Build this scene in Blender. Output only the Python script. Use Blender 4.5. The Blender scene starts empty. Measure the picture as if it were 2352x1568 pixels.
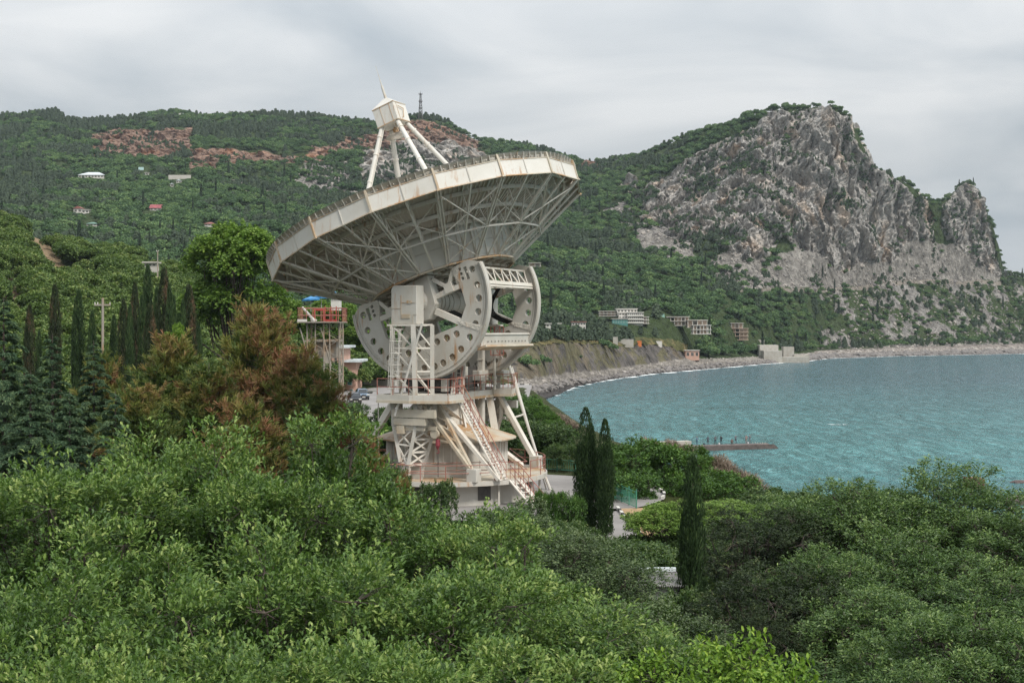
import bpy, math, random
import numpy as np
from mathutils import Vector
# ------------------------------------------------------------------ camera, sky, sun, exposure
F = 3000.0; CX, CY, HORY = 1176.0, 784.0, 753.0; H = 24.5
TH = math.atan((HORY - CY) / F)
sc = bpy.context.scene
cam_d = bpy.data.cameras.new("camera"); cam = bpy.data.objects.new("camera", cam_d)
sc.collection.objects.link(cam); sc.camera = cam
cam_d.sensor_width = 36; cam_d.lens = 36 * F / 2352; cam_d.clip_end = 30000; cam_d.clip_start = .5
cam.location = (0, 0, H); cam.rotation_euler = (math.pi / 2 + TH, 0, 0)
SUN_EL, SUN_AZ = math.radians(48), math.radians(138)      # azimuth clockwise from +Y
world = bpy.data.worlds.new("World"); sc.world = world; world.use_nodes = True
nt = world.node_tree; N = nt.nodes; K = nt.links; N.clear()
def nn(t, **kw):
    n = N.new(t)
    for k, v in kw.items(): setattr(n, k, v)
    return n
wo = nn("ShaderNodeOutputWorld"); bg = nn("ShaderNodeBackground"); bg.inputs[1].default_value = .1
sky = nn("ShaderNodeTexSky", sky_type='NISHITA'); sky.sun_disc = False
sky.sun_elevation = SUN_EL; sky.sun_rotation = SUN_AZ; sky.air_density = 1.5; sky.dust_density = 3
tc = nn("ShaderNodeTexCoord"); sep = nn("ShaderNodeSeparateXYZ"); K.new(tc.outputs['Generated'], sep.inputs[0])
mp = nn("ShaderNodeMapping"); mp.inputs['Scale'].default_value = (1.3, 1.3, 5.5); mp.inputs['Rotation'].default_value = (.05, .12, .2)
K.new(tc.outputs['Generated'], mp.inputs[0])
nz = nn("ShaderNodeTexNoise"); nz.inputs['Scale'].default_value = 1.9; nz.inputs['Detail'].default_value = 5; nz.inputs['Roughness'].default_value = .5; nz.inputs['Distortion'].default_value = .6
K.new(mp.outputs[0], nz.inputs[0])
rp = nn("ShaderNodeValToRGB"); K.new(nz.outputs[0], rp.inputs[0])
rp.color_ramp.elements[0].position = .36; rp.color_ramp.elements[0].color = (.52, .575, .625, 1)
rp.color_ramp.elements[1].position = .64; rp.color_ramp.elements[1].color = (.86, .875, .885, 1)
gr = nn("ShaderNodeMapRange"); K.new(sep.outputs[2], gr.inputs[0])
gr.inputs[1].default_value = .12; gr.inputs[2].default_value = 1; gr.inputs[3].default_value = 8.6; gr.inputs[4].default_value = 25
ml = nn("ShaderNodeVectorMath", operation='SCALE'); K.new(rp.outputs[0], ml.inputs[0]); K.new(gr.outputs[0], ml.inputs['Scale'])
mx = nn("ShaderNodeMixRGB"); mx.inputs[0].default_value = .93
K.new(sky.outputs[0], mx.inputs[1]); K.new(ml.outputs[0], mx.inputs[2]); K.new(mx.outputs[0], bg.inputs[0]); K.new(bg.outputs[0], wo.inputs[0])
sd = bpy.data.lights.new("sun", 'SUN'); sun = bpy.data.objects.new("sun", sd); sc.collection.objects.link(sun)
sd.energy = 3.0; sd.angle = math.radians(11); sd.color = (1, .95, .87)
sv = Vector((math.sin(SUN_AZ) * math.cos(SUN_EL), math.cos(SUN_AZ) * math.cos(SUN_EL), math.sin(SUN_EL)))
sun.rotation_euler = sv.to_track_quat('Z', 'Y').to_euler(); sun.location = sv * 300
vs = sc.view_settings; vs.view_transform = 'Standard'; vs.look = 'None'; vs.exposure = 0.0; vs.gamma = 1
sc.cycles.max_bounces = 6; sc.cycles.diffuse_bounces = 3; sc.cycles.glossy_bounces = 2; sc.cycles.transmission_bounces = 3
sc.cycles.volume_bounces = 0; sc.cycles.transparent_max_bounces = 8
sc.cycles.use_denoising = True; sc.cycles.denoising_prefilter = 'NONE'; sc.cycles.denoising_input_passes = 'RGB_ALBEDO_NORMAL'
rnd = random.Random(7); RNG = np.random.default_rng(7)

# ------------------------------------------------------------------ helpers
def ray(px, py):
    c, s = math.cos(TH), math.sin(TH); u = (CY - py) / F
    return np.array([(px - CX) / F, c - u * s, s + u * c])
def P(px, py, Y):
    r = ray(px, py); r = r * (Y / r[1]); return np.array([r[0], r[1], r[2] + H])
def PZ(px, py, z):                      # point of the view ray at height z
    r = ray(px, py); r = r * ((z - H) / r[2]); return np.array([r[0], r[1], z])
col = sc.collection
def empty(name, loc, label=None, cat=None, group=None, kind=None, rz=0):
    o = bpy.data.objects.new(name, None); col.objects.link(o); o.location = loc; o.rotation_euler.z = rz; o.empty_display_size = .2
    return tag(o, label, cat, group, kind)
def tag(o, label=None, cat=None, group=None, kind=None):
    for k, v in (('label', label), ('category', cat), ('group', group), ('kind', kind)):
        if v: o[k] = v
    return o
def link_mesh(name, me, mat=None, parent=None, loc=None):
    o = bpy.data.objects.new(name, me); col.objects.link(o)
    if mat is not None:
        for m in (mat if isinstance(mat, (list, tuple)) else [mat]): me.materials.append(m)
    if parent: o.parent = parent
    if loc is not None: o.location = loc
    return o
def np_mesh(name, V, Fc, attr=None, colattr=None, smooth=False):
    """V Nx3, Fc MxK faces of one size; attr per-face float 'v'; colattr per-vertex colour"""
    me = bpy.data.meshes.new(name); V = np.asarray(V, np.float32); Fc = np.asarray(Fc, np.int32); M, k = Fc.shape
    me.vertices.add(len(V)); me.vertices.foreach_set('co', V.ravel())
    me.loops.add(M * k); me.loops.foreach_set('vertex_index', Fc.ravel())
    me.polygons.add(M); me.polygons.foreach_set('loop_start', np.arange(0, M * k, k, dtype=np.int32))
    me.polygons.foreach_set('use_smooth', np.full(M, smooth))
    if attr is not None:
        a = me.attributes.new('v', 'FLOAT', 'FACE'); a.data.foreach_set('value', np.asarray(attr, np.float32))
    if colattr is not None:
        a = me.attributes.new('col', 'FLOAT_COLOR', 'POINT'); c = np.ones((len(V), 4), np.float32); c[:, :3] = colattr; a.data.foreach_set('color', c.ravel())
    me.update(calc_edges=True); me.validate(); return me
def unit(v): v = np.asarray(v, float); return v / (np.linalg.norm(v) + 1e-12)
class MB:
    def __init__(s): s.V = []; s.F = []
    def add(s, V, Fs):
        b = len(s.V); s.V += [tuple(map(float, v)) for v in V]; s.F += [tuple(b + i for i in f) for f in Fs]; return s
    def box(s, c, ax, ay, az):          # half-extent vectors
        c, ax, ay, az = map(lambda v: np.asarray(v, float), (c, ax, ay, az))
        V = [c + i * ax + j * ay + k * az for k in (-1, 1) for j in (-1, 1) for i in (-1, 1)]
        return s.add(V, [(0, 2, 3, 1), (4, 5, 7, 6), (0, 1, 5, 4), (2, 6, 7, 3), (0, 4, 6, 2), (1, 3, 7, 5)])
    def abox(s, x0, x1, y0, y1, z0, z1):
        return s.box(((x0 + x1) / 2, (y0 + y1) / 2, (z0 + z1) / 2), ((x1 - x0) / 2, 0, 0), (0, (y1 - y0) / 2, 0), (0, 0, (z1 - z0) / 2))
    def bar(s, p, q, w, h=None, up=(0, 0, 1)):
        h = w if h is None else h; p, q = np.asarray(p, float), np.asarray(q, float); d = q - p
        u = unit(np.cross(d, up)) if np.linalg.norm(np.cross(unit(d), unit(up))) > .05 else unit(np.cross(d, (1, .3, 0)))
        t = unit(np.cross(u, d)); return s.box((p + q) / 2, d / 2, u * w / 2, t * h / 2)
    def tube(s, p, q, r0, r1=None, n=8, cap=True):
        r1 = r0 if r1 is None else r1; p, q = np.asarray(p, float), np.asarray(q, float); d = unit(q - p)
        u = unit(np.cross(d, (0, 0, 1))) if abs(d[2]) < .95 else unit(np.cross(d, (1, 0, 0))); t = np.cross(d, u)
        V = [c + r * (math.cos(a) * u + math.sin(a) * t) for c, r in ((p, r0), (q, r1)) for a in [2 * math.pi * i / n for i in range(n)]]
        Fs = [(i, (i + 1) % n, n + (i + 1) % n, n + i) for i in range(n)]
        if cap: Fs += [tuple(range(n))[::-1], tuple(range(n, 2 * n))]
        return s.add(V, Fs)
    def path(s, pts, r, n=6):
        for a, b in zip(pts, pts[1:]): s.tube(a, b, r, r, n)
        return s
    def prism(s, pts, vec):
        n = len(pts); pts = [np.asarray(p, float) for p in pts]; v = np.asarray(vec, float)
        V = pts + [p + v for p in pts]
        return s.add(V, [tuple(range(n))[::-1], tuple(range(n, 2 * n))] + [(i, (i + 1) % n, n + (i + 1) % n, n + i) for i in range(n)])
    def build(s, name, mat, parent=None, label=None, cat=None, group=None, kind=None, bevel=0, smooth=False):
        off = np.array(parent.location if parent and not parent.parent else (parent.parent.location if parent else (0, 0, 0)), float)
        if parent is None:              # a thing of one mesh: origin at its base centre
            A = np.array(s.V); off = np.array([A[:, 0].mean(), A[:, 1].mean(), A[:, 2].min()])
        me = bpy.data.meshes.new(name); me.from_pydata([tuple(np.array(v) - off) for v in s.V], [], s.F); me.update()
        if smooth: me.polygons.foreach_set('use_smooth', [True] * len(me.polygons))
        o = link_mesh(name, me, mat, parent)
        if parent is None: o.location = off
        if bevel:
            m = o.modifiers.new('bevel', 'BEVEL'); m.width = bevel; m.segments = 1; m.limit_method = 'ANGLE'
        return tag(o, label, cat, group, kind)
def local_copy(root, loc, rz, scale, label=None, group=None):
    r = root.copy(); col.objects.link(r); r.location = loc; r.rotation_euler.z = rz; r.scale = scale if hasattr(scale, '__len__') else (scale,) * 3
    if label: r['label'] = label
    if group: r['group'] = group
    for ch in list(root.children):
        c = ch.copy(); col.objects.link(c); c.parent = r
    return r

# vectorised 3-D gradient noise
_pm = np.random.default_rng(3).permutation(256); _pm = np.concatenate([_pm, _pm, _pm])
_gr = np.random.default_rng(4).normal(size=(256, 3)); _gr /= np.linalg.norm(_gr, axis=1)[:, None]
def pn(p):
    p = np.asarray(p, float); i = np.floor(p).astype(int); f = p - i; i &= 255; u = f * f * f * (f * (f * 6 - 15) + 10); r = 0
    for dx in (0, 1):
        for dy in (0, 1):
            for dz in (0, 1):
                g = _gr[_pm[_pm[_pm[(i[..., 0] + dx) & 255] + ((i[..., 1] + dy) & 255)] + ((i[..., 2] + dz) & 255)]]
                d = f - (dx, dy, dz)
                w = (u[..., 0] if dx else 1 - u[..., 0]) * (u[..., 1] if dy else 1 - u[..., 1]) * (u[..., 2] if dz else 1 - u[..., 2])
                r = r + w * (g * d).sum(-1)
    return r * 1.6
def fbm(p, o=4, g=.5):
    a, s, r = 1, 1., 0
    for k in range(o): r = r + a * pn(p * s + 17.3 * k); a *= g; s *= 2.03
    return r
def ridged(p, o=5, g=.5):
    a, s, r = 1, 1., 0
    for k in range(o): r = r + a * (1 - 2 * np.abs(pn(p * s + 11.7 * k))); a *= g; s *= 2.1
    return r

# ------------------------------------------------------------------ materials
def new_mat(name):
    m = bpy.data.materials.new(name); m.use_nodes = True; t = m.node_tree; b = t.nodes['Principled BSDF']; return m, t, b
def ND(t, ty, ins=None, **kw):
    n = t.nodes.new(ty)
    for k, v in kw.items(): setattr(n, k, v)
    for k, v in (ins or {}).items():
        if hasattr(v, 'is_output') or isinstance(v, bpy.types.NodeSocket): t.links.new(v, n.inputs[k])
        else: n.inputs[k].default_value = v
    return n
def c4(c): return (c[0], c[1], c[2], 1)
def noise(t, scale, detail=4, rough=.5, vec=None, dist=0):
    n = ND(t, 'ShaderNodeTexNoise', {'Scale': scale, 'Detail': detail, 'Roughness': rough, 'Distortion': dist})
    if vec is not None: t.links.new(vec, n.inputs['Vector'])
    return n.outputs['Fac']
def ramp(t, fac, stops):
    n = ND(t, 'ShaderNodeValToRGB', {'Fac': fac}); e = n.color_ramp.elements
    while len(e) < len(stops): e.new(.5)
    for el, (p, c) in zip(e, stops): el.position = p; el.color = c4(c) if hasattr(c, '__len__') else (c, c, c, 1)
    return n.outputs[0]
def mixc(t, fac, a, b, mode='MIX'):
    n = ND(t, 'ShaderNodeMixRGB', blend_type=mode)
    for k, v in ((0, fac), (1, a), (2, b)):
        if isinstance(v, bpy.types.NodeSocket): t.links.new(v, n.inputs[k])
        else: n.inputs[k].default_value = c4(v) if hasattr(v, '__len__') else v
    return n.outputs[0]
def pos(t, scale=(1, 1, 1)):
    g = ND(t, 'ShaderNodeNewGeometry'); m = ND(t, 'ShaderNodeMapping', {'Vector': g.outputs['Position'], 'Scale': scale}); return m.outputs[0]
def painted(name, c, rust=.5, dirt=.5, rough=.55, rustc=(.32, .13, .035), scale=1.0):
    """old oil paint: soft grime, vertical rust runs and chips, all with shapes of their own"""
    m, t, b = new_mat(name)
    a = noise(t, .55 * scale, 5, .6, pos(t)); base = mixc(t, ramp(t, a, [(.35, 0), (.75, dirt)]), c, tuple(x * y for x, y in zip(c, (.72, .68, .6))))
    f = noise(t, 7 * scale, 4, .6, pos(t)); base = mixc(t, ramp(t, f, [(.3, .0), (.8, .22)]), base, tuple(x * .72 for x in c))
    s1 = noise(t, 1.0, 5, .65, pos(t, (3.4 * scale, 3.4 * scale, .42 * scale))); s2 = noise(t, .35 * scale, 3, .5, pos(t))
    lo = .70 - .17 * rust
    st = ND(t, 'ShaderNodeMath', {0: ramp(t, s1, [(lo - .06, 0), (lo + .07, 1)]), 1: ramp(t, s2, [(.42, 0), (.62, 1)])}, operation='MULTIPLY')
    base = mixc(t, ND(t, 'ShaderNodeMath', {0: st.outputs[0], 1: .8}, operation='MULTIPLY').outputs[0], base, mixc(t, s1, (.5, .3, .12), rustc))
    ch = noise(t, 9 * scale, 3, .7, pos(t)); cc = ND(t, 'ShaderNodeMath', {0: ramp(t, ch, [(.66, 0), (.69, 1)]), 1: ramp(t, s2, [(.5, 0), (.62, rust)])}, operation='MULTIPLY')
    base = mixc(t, cc.outputs[0], base, (.16, .07, .03))
    t.links.new(base, b.inputs['Base Color']); b.inputs['Roughness'].default_value = rough
    b.inputs['Specular IOR Level'].default_value = .35; return m
def simple(name, c, rough=.7, var=.2, scale=3, metal=0, bump=0):
    m, t, b = new_mat(name); a = noise(t, scale, 5, .6, pos(t))
    t.links.new(mixc(t, ramp(t, a, [(.3, 0), (.7, 1)]), tuple(x * (1 - var) for x in c), tuple(min(1, x * (1 + var)) for x in c)), b.inputs['Base Color'])
    b.inputs['Roughness'].default_value = rough; b.inputs['Metallic'].default_value = metal
    if bump:
        bn = ND(t, 'ShaderNodeBump', {'Height': a, 'Strength': bump, 'Distance': .05}); t.links.new(bn.outputs[0], b.inputs['Normal'])
    return m
def leafm(name, stops, trans=.25, rough=.55, objvar=.0):
    """stops ramp over the per-leaf value: old inner leaves to young tips"""
    m, t, b = new_mat(name); at = ND(t, 'ShaderNodeAttribute', attribute_name='v'); fac = at.outputs['Fac']
    if objvar:
        oi = ND(t, 'ShaderNodeObjectInfo'); mm = ND(t, 'ShaderNodeMapRange', {0: oi.outputs['Random'], 3: -objvar, 4: objvar})
        fac = ND(t, 'ShaderNodeMath', {0: fac, 1: mm.outputs[0]}, operation='ADD', use_clamp=True).outputs[0]
    stops = [(p_, (min(1, q_[0] * 1.38), min(1, q_[1] * 1.25), q_[2] * 1.3)) for p_, q_ in stops]
    c = ramp(t, fac, stops); t.links.new(c, b.inputs['Base Color']); b.inputs['Roughness'].default_value = rough; b.inputs['Specular IOR Level'].default_value = .3
    if trans:
        tr = ND(t, 'ShaderNodeBsdfTranslucent', {'Color': mixc(t, .5, c, (.16, .3, .03), 'MIX')}); ms = ND(t, 'ShaderNodeMixShader', {0: trans, 1: b.outputs[0], 2: tr.outputs[0]})
        t.links.new(ms.outputs[0], t.nodes['Material Output'].inputs[0])
    return m
MT = {}
MT['white'] = painted('white_steel_paint', (.56, .54, .495), .5, .8)
MT['panel'] = painted('white_panel_paint', (.64, .62, .575), .45, .5)
MT['oldsteel'] = painted('old_grey_steel', (.33, .30, .26), 1.1, .9)
MT['truss'] = painted('truss_paint', (.70, .665, .60), .6, .5)
MT['rusty'] = painted('rusty_cream_paint', (.55, .50, .41), 1.6, .8)
MT['dishback'] = painted('dish_back_paint', (.66, .60, .54), .25, .7)
MT['red'] = painted('faded_red_paint', (.36, .15, .12), .8, .8)
MT['darkmetal'] = simple('dark_machinery', (.07, .065, .06), .5, .4)
MT['glass'] = simple('dark_glass', (.02, .025, .03), .08, .2)
MT['rubber'] = simple('rubber', (.015, .015, .015), .8)
MT['asphalt'] = simple('asphalt', (.23, .215, .205), .9, .22, .35, bump=.2)
MT['concrete'] = painted('weathered_concrete', (.42, .40, .36), .15, .9, .85, (.2, .15, .1))
MT['bark'] = simple('bark', (.075, .058, .048), .9, .45, 6, bump=.5)
MT['barkgrey'] = simple('grey_bark', (.16, .13, .11), .9, .4, 6, bump=.5)
# ------------------------------------------------------------------ terrain
def pl(x, pts):                         # piecewise-linear profile
    a = np.array(pts, float); return np.interp(x, a[:, 0], a[:, 1])
RIDGE = [(-900, 330), (-500, 290), (-200, 282), (0, 270), (50, 267), (85, 263), (110, 261), (128, 260), (145, 268), (152, 277), (200, 279), (230, 276), (280, 276), (330, 268), (400, 261), (420, 262), (450, 266), (520, 268), (600, 266), (700, 270), (800, 281), (870, 284), (920, 280), (945, 274), (965, 270), (1000, 276), (1025, 286), (1050, 300), (1075, 312), (1100, 324), (1150, 331), (1220, 338), (1245, 346), (1280, 362), (1330, 372), (1380, 374), (1440, 366), (1500, 351), (1530, 342), (1560, 322), (1600, 308), (1640, 297), (1680, 290), (1700, 281), (1720, 268), (1745, 266), (1770, 260), (1800, 252), (1830, 250), (1850, 247), (1862, 250), (1875, 245), (1890, 250), (1905, 244), (1920, 247), (1930, 256), (1945, 268), (1957, 285), (1970, 305), (1982, 340), (1992, 368), (2000, 386), (2015, 392), (2030, 404), (2045, 408), (2060, 422), (2075, 420), (2090, 430), (2105, 446), (2120, 455), (2140, 462), (2165, 461), (2180, 447), (2195, 437), (2208, 427), (2222, 422), (2236, 426), (2246, 440), (2254, 466), (2266, 490), (2280, 520), (2290, 556), (2298, 590), (2303, 628), (2330, 632), (2352, 638), (2420, 655), (2600, 700), (2800, 742), (3200, 752)]
SHORE_Y = [(-900, 905), (700, 905), (1100, 925), (1200, 922), (1235, 915), (1280, 897), (1320, 885), (1400, 871), (1500, 858), (1650, 845), (1750, 836), (1850, 829), (1900, 823), (2050, 818), (2200, 815), (2352, 812), (2600, 806), (3200, 795)]
CB_Y = [(-900, 890), (700, 890), (1150, 890), (1200, 884), (1250, 874), (1300, 863), (1400, 851), (1500, 838), (1575, 826), (1650, 824), (1750, 819), (1850, 812), (1900, 806), (2050, 801), (2352, 797), (3200, 785)]
CT_Y = [(-900, 850), (700, 850), (1100, 825), (1180, 806), (1230, 790), (1300, 786), (1400, 793), (1470, 790), (1540, 797), (1572, 812), (1600, 818), (1700, 808), (1850, 800), (1950, 795), (2352, 770), (3200, 770)]
def wy(y): return H * F / np.maximum(y - HORY, 20)
def contour(px):
    """image rows and distances of the slope's contours for each column: shore, cliff foot, cliff top, wood, crag foot, ridge, behind"""
    sy = pl(px, SHORE_Y); sY = wy(sy)
    left = 1 / (1 + np.exp((px - 1120) / 60))          # 1 where the slope has no shore of its own
    sY = sY * (1 - left) + 400 * left; sy = sy * (1 - left) + (HORY + 12.2 * F / 400) * left
    cy_ = pl(px, CB_Y); cY = sY + pl(px, [(1100, 60), (1250, 50), (1400, 35), (1600, 40), (1900, 60), (2352, 90)]) ; cy_ = cy_ * (1 - left) + 838 * left; cY = cY * (1 - left) + 440 * left
    ty = pl(px, CT_Y); tY = cY + pl(px, [(1100, 50), (1400, 30), (1570, 18), (1700, 40), (2352, 90)]); ty = ty * (1 - left) + 815 * left; tY = tY * (1 - left) + 480 * left
    wy_ = pl(px, [(-900, 640), (400, 650), (900, 690), (1200, 735), (1500, 745), (1700, 745), (1900, 740), (2352, 725), (3200, 770)])
    wY = pl(px, [(-900, 620), (900, 640), (1200, 760), (1500, 800), (1700, 900), (1900, 1150), (2100, 1230), (2352, 1420), (3200, 1500)])
    fy = pl(px, [(-900, 430), (0, 440), (500, 430), (900, 470), (1200, 520), (1400, 560), (1600, 600), (1800, 640), (2000, 650), (2150, 620), (2300, 645), (2352, 660), (3200, 760)])
    fY = pl(px, [(-900, 1150), (900, 1200), (1200, 1250), (1500, 1130), (1700, 1120), (1900, 1230), (2200, 1290), (2352, 1500), (3200, 1560)])
    ry = pl(px, RIDGE); rY = pl(px, [(-900, 1850), (900, 1700), (1100, 1750), (1330, 1700), (1500, 1560), (1700, 1420), (1900, 1370), (2100, 1370), (2300, 1340), (2352, 1600), (3200, 1700)])
    tY = np.maximum(tY, cY + 15); wY = np.maximum(wY, tY + 40); fY = np.maximum(fY, wY + 60); rY = np.maximum(rY, fY + 30)
    wy_ = np.minimum(wy_, ty - 12); fy = np.minimum(fy, wy_ - 10); ry2 = np.minimum(ry, fy - 8) 
    return np.stack([sy, cy_, ty, wy_, fy, ry2], -1), np.stack([sY, cY, tY, wY, fY, rY], -1)
def inpoly(x, y, poly):
    p = np.array(poly, float); r = np.zeros(np.shape(x), bool); j = len(p) - 1
    for i in range(len(p)):
        c = ((p[i, 1] > y) != (p[j, 1] > y)) & (x < (p[j, 0] - p[i, 0]) * (y - p[i, 1]) / (p[j, 1] - p[i, 1] + 1e-9) + p[i, 0]); r ^= c; j = i
    return r
ROCK = [[(1590, 352), (1650, 322), (1705, 300), (1750, 272), (1790, 258), (1905, 240), (1950, 262), (1990, 350), (2006, 385), (2060, 422), (2120, 455), (2150, 500), (2140, 560), (2100, 545), (2070, 560), (2065, 600), (1980, 600), (1930, 622), (1890, 590), (1850, 578), (1800, 545), (1760, 585), (1700, 590), (1640, 560), (1560, 555), (1500, 530), (1480, 500), (1560, 470), (1570, 440), (1560, 425), (1540, 410), (1560, 380)],
        [(1462, 462), (1490, 415), (1545, 385), (1600, 352), (1600, 440), (1570, 480), (1510, 535), (1475, 505)], [(2165, 461), (2222, 420), (2240, 424), (2256, 466), (2304, 632), (2240, 608), (2190, 570), (2165, 530)],
        [(1418, 435), (1440, 402), (1462, 410), (1466, 440)], [(2000, 505), (2025, 480), (2060, 530), (2068, 585), (1985, 598)],
        [(1360, 570), (1380, 548), (1415, 550), (1420, 580)]]
REDROCK = [[(210, 308), (260, 300), (345, 303), (445, 297), (440, 348), (372, 372), (330, 362), (218, 360)], [(434, 348), (518, 350), (512, 386), (470, 406), (436, 400)],
           [(505, 348), (600, 350), (700, 354), (735, 338), (800, 320), (870, 310), (868, 330), (790, 352), (690, 378), (560, 382), (520, 376)], [(870, 305), (935, 282), (990, 280), (1045, 303), (1100, 332), (1110, 352), (1030, 372), (960, 330), (870, 345)], [(1340, 372), (1375, 376), (1370, 388), (1330, 384)], [(0, 560), (30, 562), (28, 578), (0, 580)]]
GREYCLIFF = [[(832, 332), (875, 340), (960, 325), (1040, 340), (1110, 350), (1130, 360), (1080, 420), (960, 430), (860, 428), (828, 410)]]
SCREE = [[(1430, 500), (1500, 520), (1580, 560), (1620, 600), (1600, 610), (1500, 590), (1440, 590), (1470, 560)], [(1740, 590), (1850, 570), (1890, 585), (1930, 618), (1980, 595), (2065, 595), (2070, 555), (2100, 540), (2140, 555), (2190, 566), (2304, 630), (2250, 652), (2000, 655), (1900, 672), (1800, 655), (1740, 668), (1620, 625)], [(1840, 480), (1850, 590), (1820, 590), (1825, 500)],
         [(1640, 600), (1720, 560), (1760, 600), (1700, 622), (1620, 628)], [(2050, 600), (2120, 560), (2300, 640), (2250, 645), (2130, 640), (1960, 660), (1930, 650)], [(700, 450), (760, 380), (800, 375), (810, 400), (780, 440), (820, 455), (760, 470)], [(530, 408), (570, 410), (620, 440), (640, 450), (560, 440)],
         [(680, 390), (740, 372), (760, 378), (715, 440), (690, 420)], [(1390, 480), (1440, 470), (1470, 500), (1420, 510)]]
LOOSE = [[(1860, 655), (2060, 650), (2352, 655), (2352, 800), (1880, 800), (1880, 760), (1960, 745), (1900, 700)]]
def soft(x, y, polys, wob, amt=14):
    xx = x + wob[0] * amt; yy = y + wob[1] * amt; r = np.zeros(x.shape, bool)
    for p in polys: r |= inpoly(xx, yy, p)
    return r
def terrain_fn(px, k):
    """k in 0..7 (contour index, real) -> row, distance"""
    cy_, cY = contour(px)
    yb = np.concatenate([cy_[..., :1] + 12, cy_, cy_[..., -1:] + 30, cy_[..., -1:] + 160], -1); Yb = np.concatenate([cY[..., :1] - 25, cY, cY[..., -1:] + 260, cY[..., -1:] + 900], -1)
    i = np.clip(np.floor(k).astype(int), 0, yb.shape[-1] - 2); f = k - i
    g = lambda A: np.take_along_axis(A, i[..., None], -1)[..., 0] * (1 - f) + np.take_along_axis(A, i[..., None] + 1, -1)[..., 0] * f
    # rows are convex in distance: interpolate height and distance in space
    Ha = H - (yb - HORY) * Yb / F
    return g(Ha), g(Yb)
cols = np.concatenate([np.arange(-900, 1180, 7.), np.arange(1180, 2380, 1.9), np.arange(2380, 3200, 14.)])
ks = np.concatenate([np.linspace(0, 1, 4)[:-1], np.linspace(1, 2, 14)[:-1], np.linspace(2, 3, 22)[:-1], np.linspace(3, 4, 40)[:-1], np.linspace(4, 5, 80)[:-1], np.linspace(5, 6, 190)[:-1], np.linspace(6, 7, 14)[:-1], np.linspace(7, 8, 6)])
PX, KK = np.meshgrid(cols, ks)
Zt, Yt = terrain_fn(PX, KK)
Xt = (PX - CX) * Yt / F
Pw = np.stack([Xt, Yt, Zt], -1)
def rows(Pw): return HORY - (Pw[..., 2] - H) * F / Pw[..., 1]
def classify(px, py, Pw):
    w = (fbm(Pw / 45., 4), fbm(Pw / 45. + 50, 4)); am = 13
    rock = soft(px, py, ROCK, w, am); red = soft(px, py, REDROCK, w, 6); grey = soft(px, py, GREYCLIFF, w, 8); scr = soft(px, py, SCREE, w, 14)
    loose = soft(px, py, LOOSE, w, 8)
    return rock, red, grey, scr, loose
PYr = rows(Pw)
rock, red, grey, scr, loose = classify(PX, PYr, Pw)
anyrock = rock | grey | red
# crags pushed out and gullies cut in, in world space
d1 = ridged(Pw / np.array([48., 60., 150.]), 5, .5); d2 = ridged(Pw / np.array([13., 20., 42.]) + 9, 4, .62); d3 = fbm(Pw / 70., 4); d1 = d1 - d1.mean(); d2 = d2 - d2.mean()
amp = np.where(rock | grey, 1., np.where(red, .75, np.where(scr, .15, .15)))
from functools import reduce
def blur(a, n=2):
    for _ in range(n): a = (a + np.roll(a, 1, 0) + np.roll(a, -1, 0) + np.roll(a, 1, 1) + np.roll(a, -1, 1)) / 5
    return a
amp = blur(amp, 3) * np.clip((KK - 2.4) / .5, 0, 1) * np.clip((8 - KK) / 1.5, 0, 1)
edge = np.exp(-((KK - 6) / .06) ** 2)
Pd = Pw.copy()
Pd[..., 1] -= amp * (d1 * 15 + d2 * 7) * (1 - .35 * edge); Pd[..., 2] += amp * (d1 * 4.5 + d2 * 3.2) * (1 - .2 * edge) + (1 - amp) * d3 * 4 * np.clip((KK - 3) / 1, 0, 1)
Pd[..., 0] += amp * fbm(Pw / 25. + 30, 4) * 7
shale = (KK > 2) & (KK < 3) & (PX > 1150) & (PX < 1590)
sh = blur(shale.astype(float), 2) * ridged(Pw / np.array([16., 16., 22.]) + 4, 5) * 3.2
Pd[..., 1] += sh; Pd[..., 2] += sh * .3
peb = (KK > .8) & (KK < 2.02) & (PX > 1100)
Pd[..., 2] += np.where(peb, np.abs(fbm(Pw / 2.5, 3)) * 1.2, 0)
# surface colours (bare material colours, no light in them)
n1 = fbm(Pw / 30., 5)[..., None]; n2 = fbm(Pw / 8., 4)[..., None]; n3 = fbm(Pw / np.array([20., 20., 60.]) + 70, 4)[..., None]
C = lambda r, g, b: np.array([r, g, b])
soilc = C(.06, .085, .035) + n2 * .012
rockc = np.clip(C(.42, .395, .365) * (1 + .34 * n2 + .16 * n1), .05, .8) + np.clip(n3 - .28, 0, 1) * C(.30, .15, .04)
redc = np.clip(C(.26, .175, .135) * (1 + .4 * n2 + .25 * n1), .04, .8) + np.clip(n3 - .25, 0, 1) * C(.2, .06, .0)
scrc = np.clip(C(.25, .232, .208) * (1 + .45 * n2 + .2 * n1), .05, .8)
loosec = np.clip(C(.235, .222, .205) * (1 + .55 * n2 + .3 * n1), .05, .8)
Ct = np.broadcast_to(soilc, Pw.shape).copy()
m_ = lambda a: a[..., None]
Ct = np.where(m_(loose) & (n1 > .02), loosec, Ct); Ct = np.where(m_(scr), scrc, Ct); Ct = np.where(m_(red), redc, Ct); Ct = np.where(m_(rock | grey), rockc, Ct)
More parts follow.
